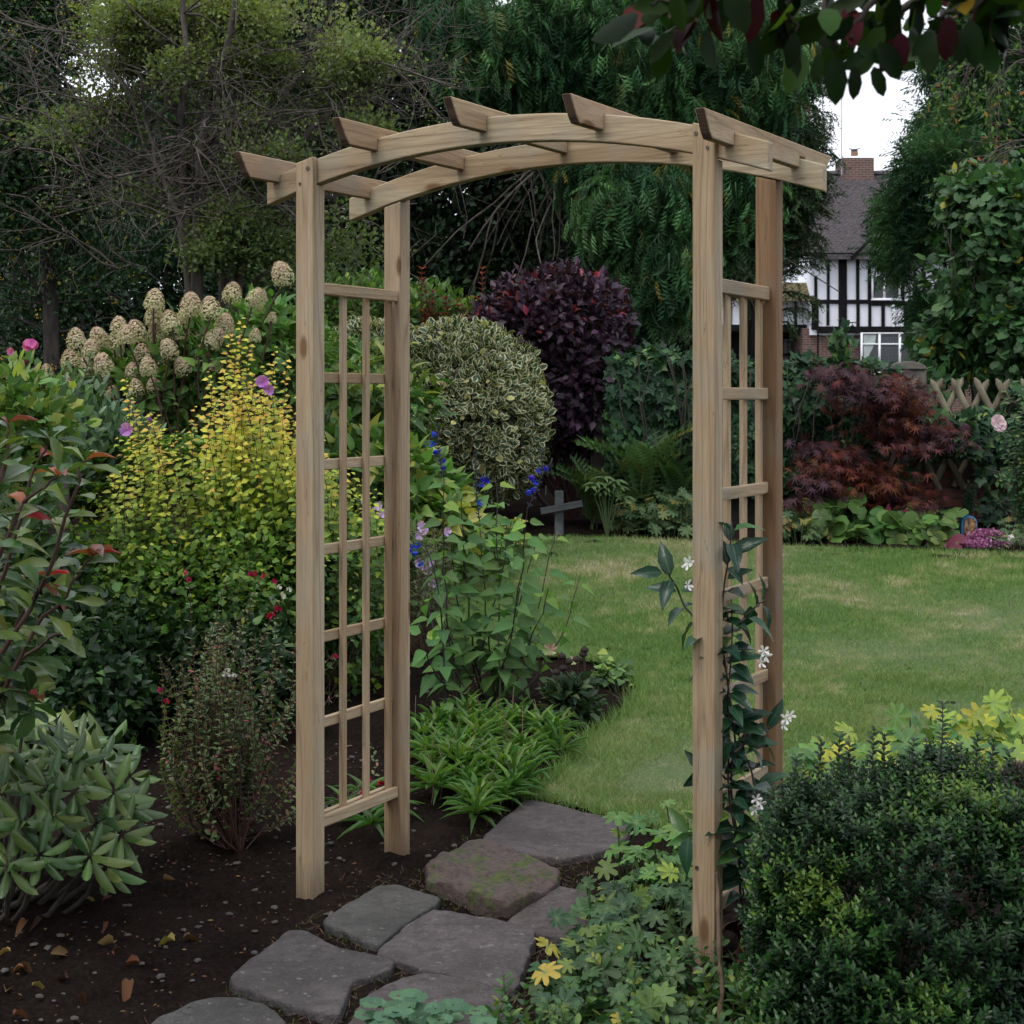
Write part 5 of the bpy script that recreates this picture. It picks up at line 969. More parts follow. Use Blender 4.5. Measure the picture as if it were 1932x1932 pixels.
r_ = thing('painted_ornament', 'small round-topped garden ornament with blue rim and brown mottled face', 'ornament', at_ground(1829, 13.1))
def arched(name, cx_, w_, z0, h_, y0, y1, mt):
    K = 12; pr = [(-w_/2, 0), (w_/2, 0)]+[(w_/2*math.cos(math.pi*i/K), h_-w_/2+w_/2*math.sin(math.pi*i/K)) for i in range(K+1)]; n = len(pr); V = [(cx_+a, y0, z0+b_) for a, b_ in pr]+[(cx_+a, y1, z0+b_) for a, b_ in pr]
    return poly(name, V, [tuple(range(n)), tuple(range(n, 2*n))[::-1]]+[(i, i+n, (i+1) % n+n, (i+1) % n) for i in range(n)], mt, r_, bevel=.003)
ox = P(1829, 0, 13.1)[0]; arched('rim', ox, .135, zg(13.1)-.02, .25, 13.1, 13.16, M['blue']); arched('painted_face', ox+.006, .105, zg(13.1)+.03, .185, 13.092, 13.11, M['orn']); box('foot', ox-.11, ox+.05, 13.07, 13.17, zg(13.1)-.02, zg(13.1)+.05, M['blue'], r_, .01)
M['rosel'] = leaf_mat('rose_leaves', [(0, (.04, .10, .045)), (.8, (.08, .15, .06)), (1, (.2, .22, .05))], rough=.5, trans=.25, vary=.3)
r_ = thing('rose_bush', 'loose arching rose bush at the right edge with one pale pink bloom', 'rose', at_ground(1920, 13.3)); f = Fol(); mb = MB()
for ex, ey in ((1865, 775), (1880, 805), (1910, 790), (1915, 850), (1940, 880), (1920, 830), (1940, 830), (1950, 760), (1925, 720), (1920, 910), (1925, 930), (1940, 900), (1960, 870), (1950, 820), (1915, 790), (1880, 905)):
    q = curve(at_ground(1925, 13.3), P(ex, ey, 13.2), (.05, 0, .15), 10, .012); mb.tube(q, np.linspace(.008, .003, 10), 4, cap=False); a, tg, _ = along(q, .035, .3); pp, d, u_ = nodes(a, tg, 'whorl', rise=.2); k_ = rng.random(len(pp)) < .75; f.add('leaf', (pp+d*.03*rng.random((len(pp), 1)))[k_], d[k_], [0, -.4, 1], .05, .03, rng.random(k_.sum())**1.5)
f.build('leaves', M['rosel'], r_); mb.build('stems', M['stem_green'], r_); M['rose'] = leaf_mat('pale_pink_petals', [(0, (.6, .42, .5)), (1, (.7, .55, .6))], rough=.6, trans=.3, under=1., vary=.1)
f = Fol()
for k_, rr in enumerate((.05, .04, .028)):
    a = np.arange(7)*.9+k_*.5; f.add('petal', P(1882, 795, 13.05)+np.zeros((7, 3)), np.stack([np.cos(a), -.5+0*a, np.sin(a)], -1), [0, -1, .3], rr+.01, rr+.01, rng.random(7))
    f.add('petal', P(1886, 802, 13.05)+np.zeros((7, 3)), np.stack([np.cos(a), -.5+0*a, np.sin(a)-.3], -1), [0, -1, .3], rr+.008, rr+.01, rng.random(7))
f.build('bloom', M['rose'], r_, True)
# ================================================================== LEFT BORDER
M['spir'] = leaf_mat('golden_leaves', [(0, (.025, .065, .02)), (.35, (.10, .19, .035)), (.6, (.30, .38, .055)), (.92, (.52, .50, .06)), (1, (.55, .38, .07))], rough=.5, trans=.32, vary=.22)
r_ = thing('golden_shrub', 'large golden-yellow shrub with upright brown shoots left of the arch', 'shrub', at_ground(400, 8.3)); f = Fol(); mb = MB(); tips = []
top = lambda x: np.interp(x, [150, 200, 235, 250, 300, 350, 400, 440, 470, 520, 560, 640, 760], [960, 880, 800, 790, 800, 770, 740, 690, 700, 700, 760, 870, 950])
for i in range(230):
    vx = 140+430*rng.random() if rng.random() < .82 else 560+190*rng.random(); Yt = 7.8+1.*rng.random(); tips.append(P(vx, top(vx)-20+(rng.random()**1.1)*270, Yt))
for vx, vy in ((236, 712), (243, 760), (437, 626), (447, 645), (470, 640), (500, 690), (520, 655), (540, 680), (392, 700), (420, 700), (360, 790), (478, 700), (300, 800), (330, 820), (455, 600)): tips.append(P(vx, vy, 8.1))
bs = [at_ground(300+35*i+20*rng.normal(), 8.1+.5*rng.random()) for i in range(10)]
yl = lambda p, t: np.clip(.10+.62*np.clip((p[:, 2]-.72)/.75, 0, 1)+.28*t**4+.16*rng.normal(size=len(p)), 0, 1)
for i, t_ in enumerate(tips):
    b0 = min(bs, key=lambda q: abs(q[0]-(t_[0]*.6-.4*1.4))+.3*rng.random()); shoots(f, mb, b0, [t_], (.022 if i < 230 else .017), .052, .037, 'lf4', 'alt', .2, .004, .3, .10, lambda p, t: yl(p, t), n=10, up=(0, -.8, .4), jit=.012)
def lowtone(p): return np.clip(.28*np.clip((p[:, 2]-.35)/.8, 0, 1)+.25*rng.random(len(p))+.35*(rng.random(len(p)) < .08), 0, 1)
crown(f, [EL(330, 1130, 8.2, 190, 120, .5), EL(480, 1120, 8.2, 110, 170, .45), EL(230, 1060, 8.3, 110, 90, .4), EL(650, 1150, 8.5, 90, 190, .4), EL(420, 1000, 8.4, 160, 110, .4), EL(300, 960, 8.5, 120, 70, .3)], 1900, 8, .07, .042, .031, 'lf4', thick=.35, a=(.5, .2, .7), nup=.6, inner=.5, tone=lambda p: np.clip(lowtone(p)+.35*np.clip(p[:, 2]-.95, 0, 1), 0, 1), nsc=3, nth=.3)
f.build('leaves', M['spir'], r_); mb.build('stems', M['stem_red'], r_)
M['darkl'] = leaf_mat('deep_green_leaves', [(0, (.010, .028, .010)), (.7, (.024, .058, .018)), (1, (.09, .16, .035))], rough=.45, trans=.2, vary=.4)
mass('shade_shrub', 'dark green low shrub filling the shadow under the golden shrub at the left', 'shrub', [EL(200, 1260, 7.6, 180, 110, .5), EL(60, 1180, 7.8, 130, 160, .5), EL(380, 1290, 7.7, 110, 80, .4), EL(480, 1260, 7.6, 70, 100, .3), EL(130, 1340, 7.4, 140, 70, .4)], 1300, 6, .06, .055, .036, M['darkl'], at_ground(220, 7.7), tp='ovate', nsc=3, nth=.35, tone=lambda p: rng.random(len(p))**2.5, a=(.6, .1, .7), inner=.6)
M['grey'] = leaf_mat('grey_green_leaves', [(0, (.065, .12, .065)), (.7, (.11, .18, .10)), (1, (.18, .26, .09))], rough=.38, trans=.2, vary=.3, under=1.3)
r_ = thing('grey_leaved_shrub', 'shrub with blue-green glossy oval leaves between the hydrangea and the pink mallow', 'shrub', at_ground(160, 9)); f = Fol(); mb = MB()
crown(f, [EL(160, 830, 9, 95, 75, .4), EL(110, 790, 9, 60, 70, .4), EL(230, 820, 9.1, 60, 50, .3), EL(130, 900, 8.9, 110, 70, .4)], 420, 5, .05, .075, .03, 'oval', thick=.35, a=(.4, .6, .6), nup=.2, inner=.5, tone=lambda p: .8*rng.random(len(p)))
shoots(f, mb, at_ground(160, 9), [P(172, 668, 8.9), P(110, 715, 8.9), P(195, 760, 8.9), P(235, 790, 8.9), P(60, 740, 9), P(145, 740, 9)], .05, .085, .034, 'oval', 'opp', .7, .008, .6)
f.build('leaves', M['grey'], r_, True); mb.build('stems', M['stem_green'], r_)
r_ = thing('skimmia', 'low glossy dark shrub with bright tips between the golden shrub and the grey-green one', 'shrub', at_ground(270, 8.9)); f = Fol(); cs, o_ = shell([EL(270, 880, 8.9, 110, 45, .3), EL(180, 930, 8.8, 90, 50, .3), EL(380, 860, 9, 110, 35, .3), EL(470, 850, 9, 60, 35, .3)], 260, .2, .3)
for i in range(9):
    a = i*.7+rng.random(len(cs))*.5; f.add('obov', cs, np.stack([np.cos(a), np.sin(a), .55+.3*rng.random(len(cs))], -1)+.5*o_, [0, 0, 1], .075, .03, rng.random(len(cs))**1.6)
f.build('leaves', M['bright'], r_, True)
# mallow / rose of Sharon
M['hib'] = leaf_mat('mallow_leaves', [(0, (.07, .145, .045)), (.6, (.12, .22, .055)), (1, (.3, .33, .07))], rough=.5, trans=.3, vary=.3)
M['pink'] = leaf_mat('pink_petals', [(0, (.52, .09, .33)), (1, (.62, .2, .45))], rough=.6, trans=.35, vary=.15, under=1.05, vein=(.4, .02, .2)); M['mauve'] = leaf_mat('mauve_petals', [(0, (.36, .13, .52)), (1, (.5, .25, .62))], rough=.6, trans=.35, vary=.15, under=1.05, vein=(.4, .02, .2)); M['bud'] = plain('dark_red_bud', (.12, .015, .045), .6)
def bloom(parent, c, face, r0, mt, n=5, name='flower', wavy=.5, w_=.9):
    face = nrm(np.array(face, float)); a1 = nrm(np.cross(face, [0, 0, 1.])); b1 = np.cross(face, a1); f = Fol(); th = np.arange(n)*2*math.pi/n+rng.random()
    d = np.cos(th)[:, None]*a1+np.sin(th)[:, None]*b1+face*wavy+rng.normal(size=(n, 3))*.08; f.add('petal', np.asarray(c)+np.zeros((n, 3)), d, -face+0*d, r0, r0*w_, rng.random(n)); o = f.build(name, mt, parent, True); o['kind'] = None; del o['kind']; return o
r_ = thing('pink_mallow', 'tall leafy mallow bush at the far left with one open pink flower', 'shrub', at_ground(30, 8)); f = Fol(); mb = MB()
tp_ = [P(vx, vy, 7.9+.3*rng.random()) for vx, vy in ((57, 650), (22, 665), (72, 700), (92, 735), (10, 720), (40, 700), (110, 760), (-10, 700), (60, 760), (85, 790), (30, 780), (0, 800), (-30, 750), (50, 720), (20, 830), (70, 850))]
crown(f, [EL(30, 790, 8, 95, 95, .4), EL(90, 800, 8.1, 50, 60, .3), EL(20, 900, 8, 100, 80, .4)], 420, 4, .05, .065, .045, 'hazel', thick=.35, a=(.5, .3, .6), nup=.4, inner=.5, tone=lambda p: rng.random(len(p))**1.3)
shoots(f, mb, at_ground(30, 8), tp_, .042, .085, .062, 'hazel', 'alt', .3, .008, .4, .06, lambda p, t: np.clip(rng.random(len(p))*.6+.4*t**3*rng.random(len(p)), 0, 1)); f.build('leaves', M['hib'], r_, True); mb.build('stems', M['stem_dark'], r_)
bloom(r_, P(57, 657, 7.8), (.2, -.6, .5), .048, M['pink'], 7); bloom(r_, P(57, 653, 7.79), (.2, -.6, .8), .038, M['pink'], 6); o = bloom(r_, P(21, 661, 7.8), (.1, -.5, -.1), .04, M['pink'], 5, wavy=1.4, w_=.5); o['label'] = 'wilted dark purple flower'
for vx, vy in ((50, 690), (84, 735)): o = bloom(r_, P(vx, vy, 7.8), (0, -.2, 1), .032, M['bud'], 4, 'bud', 2.5, .7)
r_ = thing('purple_mallow', 'purple mallow flowers showing through the golden shrub shoots', 'shrub', at_ground(380, 9.1)); f = Fol(); mb = MB()
shoots(f, mb, at_ground(380, 9.1), [P(vx, vy, 8.9) for vx, vy in ((243, 815), (490, 722), (510, 740), (285, 775), (330, 800), (440, 760), (380, 780), (530, 700), (310, 830))], .05, .07, .05, 'hazel', 'alt', .3, .007, .5); f.build('leaves', M['hib'], r_, True); mb.build('stems', M['stem_dark'], r_)
bloom(r_, P(241, 812, 7.85), (-.1, -1, .2), .044, M['mauve'], 5, wavy=.5); bloom(r_, P(494, 722, 7.95), (.3, -1, .3), .042, M['mauve'], 5, wavy=.5); bloom(r_, P(505, 735, 7.95), (.5, -1, -.1), .036, M['mauve'], 5, wavy=.5); bloom(r_, P(283, 796, 8.5), (0, -.4, 1), .03, M['mauve'], 4, 'bud', 2.5, .7)
# terracotta block seen between leaves
r_ = thing('old_brick_block', 'reddish old brick block half hidden behind the photinia leaves', 'brick', at_ground(95, 8.3)); box('brick_block', P(78, 0, 8.3)[0], P(112, 0, 8.3)[0], 8.3, 8.5, zg(8.3), P(0, 868, 8.3)[2], M['brick'], r_, .01)
# photinia near left edge, leaves one by one
M['phot'] = leaf_mat('photinia_leaves', [(0, (.022, .055, .022)), (.5, (.05, .10, .03)), (1, (.13, .17, .035))], rough=.26, trans=.2, vary=.3, vein=(.09, .13, .05), bmp=6); M['photr'] = leaf_mat('young_red_leaves', [(0, (.26, .035, .02)), (.5, (.20, .06, .05)), (1, (.33, .12, .03))], rough=.28, trans=.3, vary=.25, under=1.3)
r_ = thing('photinia_bush', 'glossy green and red leaved bush close up at the left edge of the picture', 'shrub', at_ground(-90, 4.4)); mb = MB()
brs = [[(-120, 1700), (-60, 1250), (20, 1050), (60, 900), (95, 830)], [(-120, 1600), (-40, 1300), (60, 1150), (110, 1020), (150, 900), (160, 870)], [(-120, 1700), (-20, 1350), (60, 1200), (130, 1120), (175, 1050)], [(-100, 1500), (-40, 1150), (-10, 950), (20, 840), (15, 800)],
       [(-120, 1500), (-30, 1300), (50, 1240), (100, 1200), (130, 1190)], [(-100, 1500), (-20, 1280), (20, 1200), (60, 1130), (90, 1090)], [(-100, 1500), (-30, 1120), (30, 960), (70, 930), (110, 900)], [(-120, 1400), (-60, 1300), (0, 1290), (40, 1300), (70, 1320)], [(-90, 1400), (-30, 1020), (0, 920), (-10, 850)]]
LP_, LD, LU, LS, LT = [], [], [], [], []
for k_, bq in enumerate(brs):
    q = vcurve(bq, 4.35+.25*rng.normal()*.6, 16, .004); mb.tube(q, np.linspace(.009, .003, 16), 6, cap=False); a, tg, t_ = along(q, .030, .38); pp, d, u_ = nodes(a, tg, 'alt', rise=.5); u_ = u_+[0, -.6, .3]; LP_.append(pp); LD.append(d); LU.append(u_); LS.append(.085+.045*rng.random(len(pp))); LT.append(t_)
    e_ = np.repeat(q[-1:], 5, 0); th = np.arange(5)*1.3; LP_.append(e_); LD.append(np.stack([np.cos(th), np.sin(th), .7+0*th], -1)); LU.append(np.tile([[0, 0, 1.]], (5, 1))); LS.append(.07+.03*rng.random(5)); LT.append(np.full(5, 1.))
lp, ld, lu, ls, lt = map(np.concatenate, (LP_, LD, LU, LS, LT)); red = (lt > .95) & (rng.random(len(lt)) < .28) | (rng.random(len(lt)) < .02)
leaf_objs(r_, 'leaf', 'obov', M['phot'], lp[~red], ld[~red], lu[~red]+[0, 0, .4], ls[~red], ls[~red]*.47, rng.random((~red).sum())**1.5); leaf_objs(r_, 'leaf', 'curl', M['photr'], lp[red], ld[red], lu[red], ls[red], ls[red]*.42, rng.random(red.sum()), 'young leaf flushed red')
mb.build('stems', M['stem_red'], r_); f = Fol(); crown(f, [EL(-60, 1150, 4.9, 130, 280, .3)], 170, 4, .08, .09, .038, 'obov', thick=.4, tone=rt, inner=0); f.build('inner_leaves', M['phot'], r_, True)
# rhododendron
M['rhod'] = leaf_mat('rhododendron_leaves', [(0, (.05, .105, .03)), (.6, (.085, .165, .04)), (1, (.16, .22, .05))], rough=.3, spec=1.1, trans=.15, vary=.25, vein=(.13, .17, .07), under=.8, bmp=9)
r_ = thing('rhododendron', 'rounded rhododendron with whorls of leathery rolled leaves at the lower left', 'shrub', at_ground(-10, 5.25)); mb = MB()
wh = [(30, 1342, 5.75), (135, 1440, 5.25), (90, 1490, 5.1), (205, 1410, 5.7), (45, 1372, 5.5), (105, 1425, 5.3), (150, 1400, 5.6), (195, 1440, 5.4), (70, 1480, 5.2), (10, 1440, 5.3), (140, 1500, 5.15), (215, 1500, 5.25), (245, 1470, 5.5), (40, 1560, 5.0), (100, 1545, 5.05), (170, 1620, 5.0), (180, 1560, 5.2), (0, 1500, 5.1), (75, 1620, 4.95), (15, 1640, 4.9), (230, 1580, 5.2), (130, 1590, 5.3), (200, 1640, 5.1), (-30, 1400, 5.4), (-40, 1560, 5.), (60, 1430, 5.6), (250, 1530, 5.35), (20, 1350, 5.7), (110, 1380, 5.8), (-20, 1470, 5.5)]
LP_, LD, LU, LS = [], [], [], []
for vx, vy, Yw in wh:
    c = P(vx, vy-4, Yw); o_ = nrm(c-P(60, 1560, 5.5)); ax = nrm(o_*.55+[0, -.2, .95]); a1 = nrm(np.cross(ax, [.3, 1, .1])); b1 = np.cross(ax, a1); n_ = 10
    for i in range(n_):
        th = i*2.4+rng.random()*.4; el = 1.05-.14*i+.12*rng.normal(); d = (math.cos(th)*a1+math.sin(th)*b1)*math.cos(el)+ax*math.sin(el); LP_.append(c+d*.012); LD.append(d); LU.append(ax); LS.append(.115*(.8+.35*rng.random()))
    mb.tube(curve(c, at_ground(-10, 5.3)*.55+c*.45+[0, 0, -.12], (0, .02, -.03), 7, .004), np.linspace(.005, .012, 7), 5, cap=False); mb.tube(curve(at_ground(-10, 5.3)*.55+c*.45+[0, 0, -.12], at_ground(-20+20*rng.normal(), 5.3), (0, 0, -.03), 7, .004), np.linspace(.012, .018, 7), 5, cap=False)
lp, ld, lu, ls = map(np.array, (LP_, LD, LU, LS)); leaf_objs(r_, 'leaf', 'rhodo', M['rhod'], lp, ld, lu, ls, ls*.29, rng.random(len(lp))**1.3); mb.build('stems', M['bark_dark'], r_)
# small-leaved salvia (baby sage)
M['sage'] = leaf_mat('small_sage_leaves', [(0, (.07, .12, .05)), (.55, (.12, .18, .075)), (.85, (.2, .14, .08)), (1, (.22, .08, .07))], rough=.6, trans=.25, vary=.35); M['redp'] = leaf_mat('crimson_petals', [(0, (.32, .006, .07)), (1, (.45, .01, .05))], rough=.5, trans=.25, vary=.1, under=1.)
r_ = thing('baby_sage', 'airy twiggy sage with tiny leaves and crimson flowers beside the front left post', 'shrub', at_ground(430, 6.0)); f = Fol(); mb = MB(); tips = []
for i in range(120):
    vx = 415+75*rng.normal(); vx = min(max(vx, 300), 575); tips.append(P(vx, 1160+abs(vx-440)*.5+290*rng.random()**1.4, 5.75+.5*rng.random()))
tips += [P(a, b_, 5.9) for a, b_ in ((355, 1085), (492, 1090), (522, 1150), (537, 1115), (430, 1090), (470, 1130), (675, 1190), (628, 1235), (650, 1300), (600, 1330), (640, 1420), (700, 1400), (690, 1478), (560, 1180))]
bs = [at_ground(435+14*rng.normal(), 6.0+.08*rng.normal()) for _ in range(9)]
shoots(f, mb, bs, tips, .030, .024, .015, 'oval', 'opp', .5, .0035, .3, .08, lambda p, t: np.clip(.25+.45*rng.random(len(p))+.4*(rng.random(len(p)) < .2), 0, 1), n=9, jit=.008); f.build('leaves', M['sage'], r_); mb.build('stems', M['stem_red'], r_)
def lips(parent, vx, vy, Yl, mt, s_=.022, n=3, name='flower'):
    for i in range(n): bloom(parent, P(vx+6*rng.normal(), vy+6*rng.normal(), Yl), (rng.normal()*.6, -1, -.4), s_, mt, 3, name, .8, .8)
for vx, vy in ((355, 1082), (487, 1083), (494, 1088), (520, 1150), (512, 1155), (673, 1187), (627, 1230), (315, 1305), (713, 1478), (686, 1482)): lips(r_, vx, vy, 5.82, M['redp'], .018, 2)
for vx, vy in ((531, 1108), (544, 1110), (428, 1265), (436, 1270), (575, 1140)): lips(r_, vx, vy, 5.8, M['white_f'], .016, 2)
# ================================================================== CENTRE BED
M['guar'] = leaf_mat('big_sage_leaves', [(0, (.055, .125, .045)), (.55, (.11, .22, .06)), (.85, (.22, .36, .05)), (1, (.34, .42, .06))], rough=.55, trans=.38, vary=.2, vein=(.11, .18, .08), bmp=18); M['blue_p'] = leaf_mat('blue_petals', [(0, (.012, .03, .42)), (1, (.03, .06, .6))], rough=.5, trans=.3, vary=.15, under=1.); M['calyx'] = plain('black_calyx', (.012, .014, .03), .6)
r_ = thing('blue_sage', 'tall blue-flowered sage with black spikes standing in front of the lawn', 'plant', at_ground(915, 8.0)); mb = MB(); sp_ = MB(); LP_, LD, LU, LS, LT = [], [], [], [], []
spec = [(838, 905, 1, (826, 800)), (905, 985, 1, (897, 850)), (995, 960, 1, (1022, 850)), (935, 905, 0, 0), (1050, 990, 0, 0), (1095, 1085, 0, 0), (870, 940, 0, 0), (965, 985, 0, 0), (1010, 1010, 0, 0), (1035, 1110, 0, 0), (800, 1110, 0, 0), (830, 1150, 0, 0), (850, 1020, 0, 0), (1020, 1190, 0, 0), (790, 1180, 0, 0), (985, 1090, 0, 0)]
for vx, vy, fl, sp2 in spec:
    Ys = 8.0+.3*rng.normal()*.5; b0 = at_ground(915+28*rng.normal(), 8.0+.1*rng.normal()); q = curve(b0, P(vx, vy, Ys), ((vx-915)*.0004, 0, -.02), 12, .005); mb.tube(q, np.linspace(.006, .0025, 12), 6, cap=False)
    a, tg, t_ = along(q, .09, .22); pp, d, u_ = nodes(a, tg, 'opp', rise=.3); LP_.append(pp+d*.02); LD.append(d+[0, 0, -.3]); LU.append(u_+[0, -.9, 0]); t2 = np.repeat(t_, 2); LS.append(.115*(.75+.4*rng.random(len(pp)))*(1-.35*np.clip((t2-.7)*3, 0, 1))); LT.append(np.clip(.15+.35*rng.random(len(pp))+.45*np.clip((t2-.75)*4, 0, 1), 0, 1))
    if fl:
        s2 = curve(P(vx, vy, Ys), P(*sp2, Ys), ((sp2[0]-vx)*.001, 0, 0), 12); sp_.tube(s2, np.linspace(.003, .0015, 12), 4, cap=False); a, tg, _ = along(s2, .02, .05); pp, d, _ = nodes(a, tg, 'opp', rise=.9)
        for c_, dd in zip(pp, d): sp_.tube([c_, c_+dd*.012, c_+dd*.022], [.0015, .004, .0012], 4, cap=False)
lp, ld, lu, ls, lt = map(np.concatenate, (LP_, LD, LU, LS, LT)); k_ = np.ones(len(lp), bool); k_[300:] = False; print('blue sage leaves', len(lp))
leaf_objs(r_, 'leaf', 'ovate', M['guar'], lp[k_], ld[k_], lu[k_], ls[k_], ls[k_]*.58, lt[k_]); mb.build('stems', M['stem_dark'], r_); sp_.build('flower_spike', M['calyx'], r_)
for vx, vy in ((826, 818), (822, 836), (833, 848), (829, 852), (842, 868), (843, 880), (905, 902), (913, 905), (902, 912), (899, 946), (1023, 882), (1010, 886), (1004, 908), (1000, 922), (990, 928), (996, 900)): bloom(r_, P(vx, vy, 7.9), ((-1 if vx < 860 else 1)*.9, -.5, -.2), .035, M['blue_p'], 3, 'flower', 1.6, .5)
# lilac-flowered twiggy plant behind the rear left post
M['lilac'] = leaf_mat('lilac_petals', [(0, (.42, .26, .55)), (1, (.6, .45, .68))], rough=.6, trans=.3, vary=.1, under=1.); M['twigl'] = leaf_mat('thin_olive_leaves', [(0, (.05, .07, .035)), (1, (.10, .12, .055))], rough=.7, trans=.2)
r_ = thing('lilac_phlox', 'twiggy plant with pale lilac flowers behind the rear left post', 'plant', at_ground(800, 9.2)); f = Fol(); mb = MB()
tips = [P(735+130*rng.random(), 960+170*rng.random(), 9.1+.2*rng.normal()) for _ in range(60)]; shoots(f, mb, [at_ground(790+25*rng.normal(), 9.2) for _ in range(8)], tips, .03, .035, .01, 'lance', 'opp', .7, .003, .3, .06); f.build('leaves', M['twigl'], r_); mb.build('stems', M['stem_tan'], r_)
for vx, vy in ((715, 955), (722, 968), (745, 970), (753, 990), (795, 992), (800, 1000), (790, 1010), (762, 1004), (812, 1060), (800, 1068), (806, 1075), (790, 1062), (815, 1100), (700, 965), (842, 1003), (710, 1060), (730, 1070), (690, 948)): bloom(r_, P(vx, vy, 8.95), (rng.normal()*.5, -1, .1), .030, M['lilac'], 5, 'flower', .2, .8)
r_ = thing('drooping_blue_sage', 'blue sage stem arching down beside the rear left post', 'plant', at_ground(835, 7.6)); mb = MB(); q = vcurve([(842, 1400), (838, 1240), (830, 1120), (808, 1035), (782, 1018)], 7.4, 14); mb.tube(q, np.linspace(.005, .002, 14), 5, cap=False); mb.build('stem', M['calyx'], r_)
a, tg, t_ = along(q, .085, .1, .8); pp, d, u_ = nodes(a, tg, 'opp', rise=.1); leaf_objs(r_, 'leaf', 'ovate', M['guar'], pp, d+[0, 0, -.4], u_, .10+0*pp[:, 0], .066, .3*rng.random(len(pp)))
for vx, vy in ((784, 1028), (795, 1027), (777, 1037), (790, 1042), (800, 1060)): bloom(r_, P(vx, vy, 7.35), (-.9, -.5, -.3), .035, M['blue_p'], 3, 'flower', 1.6, .5)
# strap-leaved rosettes at the foot of the rear left post
M['strap'] = leaf_mat('strap_leaves', [(0, (.035, .085, .025)), (.6, (.07, .15, .03)), (1, (.14, .24, .045))], rough=.45, trans=.3, vary=.25, vein=(.12, .2, .06))
PV = [(790, 1420), (850, 1385), (960, 1375), (1050, 1420), (1070, 1450), (1010, 1500), (960, 1530), (900, 1570), (840, 1545), (790, 1500)]
gp = np.array([G(*q)[:2] for q in PV]); cc = np.zeros((0, 2))
while len(cc) < 74: q = gp.min(0)+(gp.max(0)-gp.min(0))*rng.random((200, 2)); cc = np.concatenate([cc, q[inside(q[:, 0], q[:, 1], gp)]])
r_ = thing('scabious_clump', 'dense bright green clump of strap-shaped leaves spilling to the paving beside the lawn', 'plant', G(920, 1460)); f = Fol(); mb = MB()
for x, y in cc[:74]:
    n_ = 20; th = np.arange(n_)*2.4; el = np.linspace(1.2, .12, n_)+.12*rng.normal(size=n_); d = np.stack([np.cos(th)*np.cos(el), np.sin(th)*np.cos(el), np.sin(el)], -1); z0 = zg(y)+.05+.05*rng.random(); f.add('lance' if rng.random() < .6 else 'obov', np.array([x, y, z0])+d*.01, d, [0, 0, 1], .125*(.7+.5*rng.random(n_)), .021, np.clip(.2+.8*rng.random(n_)*(el/1.2), 0, 1))
for x, y in cc[:24]: mb.tube(curve([x, y, zg(y)], [x+.05*rng.normal(), y+.05*rng.normal(), zg(y)+.16+.14*rng.random()], (.02*rng.normal(), 0, 0), 5), .0018, 3)
f.build('leaves', M['strap'], r_, True); mb.build('stalks', M['stem_tan'], r_)
r_ = thing('young_strap_plant', 'dark strap-leaved plant under the bottom rail of the left trellis', 'plant', at_ground(705, 6.1)); f = Fol()
for vx, Yc in ((700, 6.05), (655, 6.3), (735, 6.3), (690, 6.5)):
    th = np.arange(14)*2.4; el = np.linspace(1., .1, 14); d = np.stack([np.cos(th)*np.cos(el), np.sin(th)*np.cos(el), np.sin(el)], -1); f.add('lance', at_ground(vx, Yc)+[0, 0, .06]+0*d, d, [0, 0, 1], .14, .024, .4*rng.random(14))
f.build('leaves', M['strap'], r_, True)
# coneflower remains
M['seed'] = plain('black_seed_head', (.02, .012, .01), .9); M['darkp'] = leaf_mat('dusky_leaves', [(0, (.02, .045, .02)), (.8, (.045, .08, .03)), (1, (.10, .10, .04))], rough=.45, trans=.15)
r_ = thing('coneflower', 'coneflower gone to black seed heads on dark leaves beside the lawn edge', 'plant', at_ground(1075, 7.75)); f = Fol(); mb = MB(); sh = MB()
for i, (vx, vy) in enumerate(((1060, 1240), (1100, 1236), (1088, 1246), (1073, 1250), (1050, 1270), (1095, 1300), (1063, 1262), (1103, 1228))):
    c = P(vx, vy, 7.7); mb.tube(curve(at_ground(1080+8*rng.normal(), 7.75), c, (.02, 0, 0), 6), .003, 4, cap=False); sh.tube([c-[0, 0, .01], c, c+[0, 0, .012], c+[0, 0, .022]], [.008, .022, .019, .006], 9)
crown(f, [EL(1075, 1320, 7.75, 45, 35, .15)], 60, 5, .03, .075, .03, 'lance', thick=.5, a=(.6, .3, .4), inner=0, tone=rt); f.build('leaves', M['darkp'], r_, True); mb.build('stalks', M['stem_red'], r_); o = sh.build('seed_heads', M['seed'], r_); o['kind'] = 'stuff'
c = P(1038, 1228, 7.9); bloom(r_, c, (-.1, -.7, .7), .042, M['panicle'], 12, 'flower', .2, .35); bloom(r_, P(1082, 1248, 7.8), (0, -.7, .7), .03, M['panicle'], 12, 'flower', .2, .35)
leafclump('bed_seedlings', 'small light green seedlings where the bed edge meets the lawn', 'plant', [(1120, 1300), (1195, 1305), (1190, 1275), (1130, 1262)], 120, .05, M['bright'], 'ovate', (.02, .09), up=(0, -.2, 1)); leafclump('leafy_edging', 'soft yellow-green leaves behind the blue sage at the lawn side', 'plant', [(840, 1110), (960, 1100), (990, 1040), (880, 1040)], 200, .12, M['hydl'], 'ovate', (.05, .32), up=(0, -.3, 1))
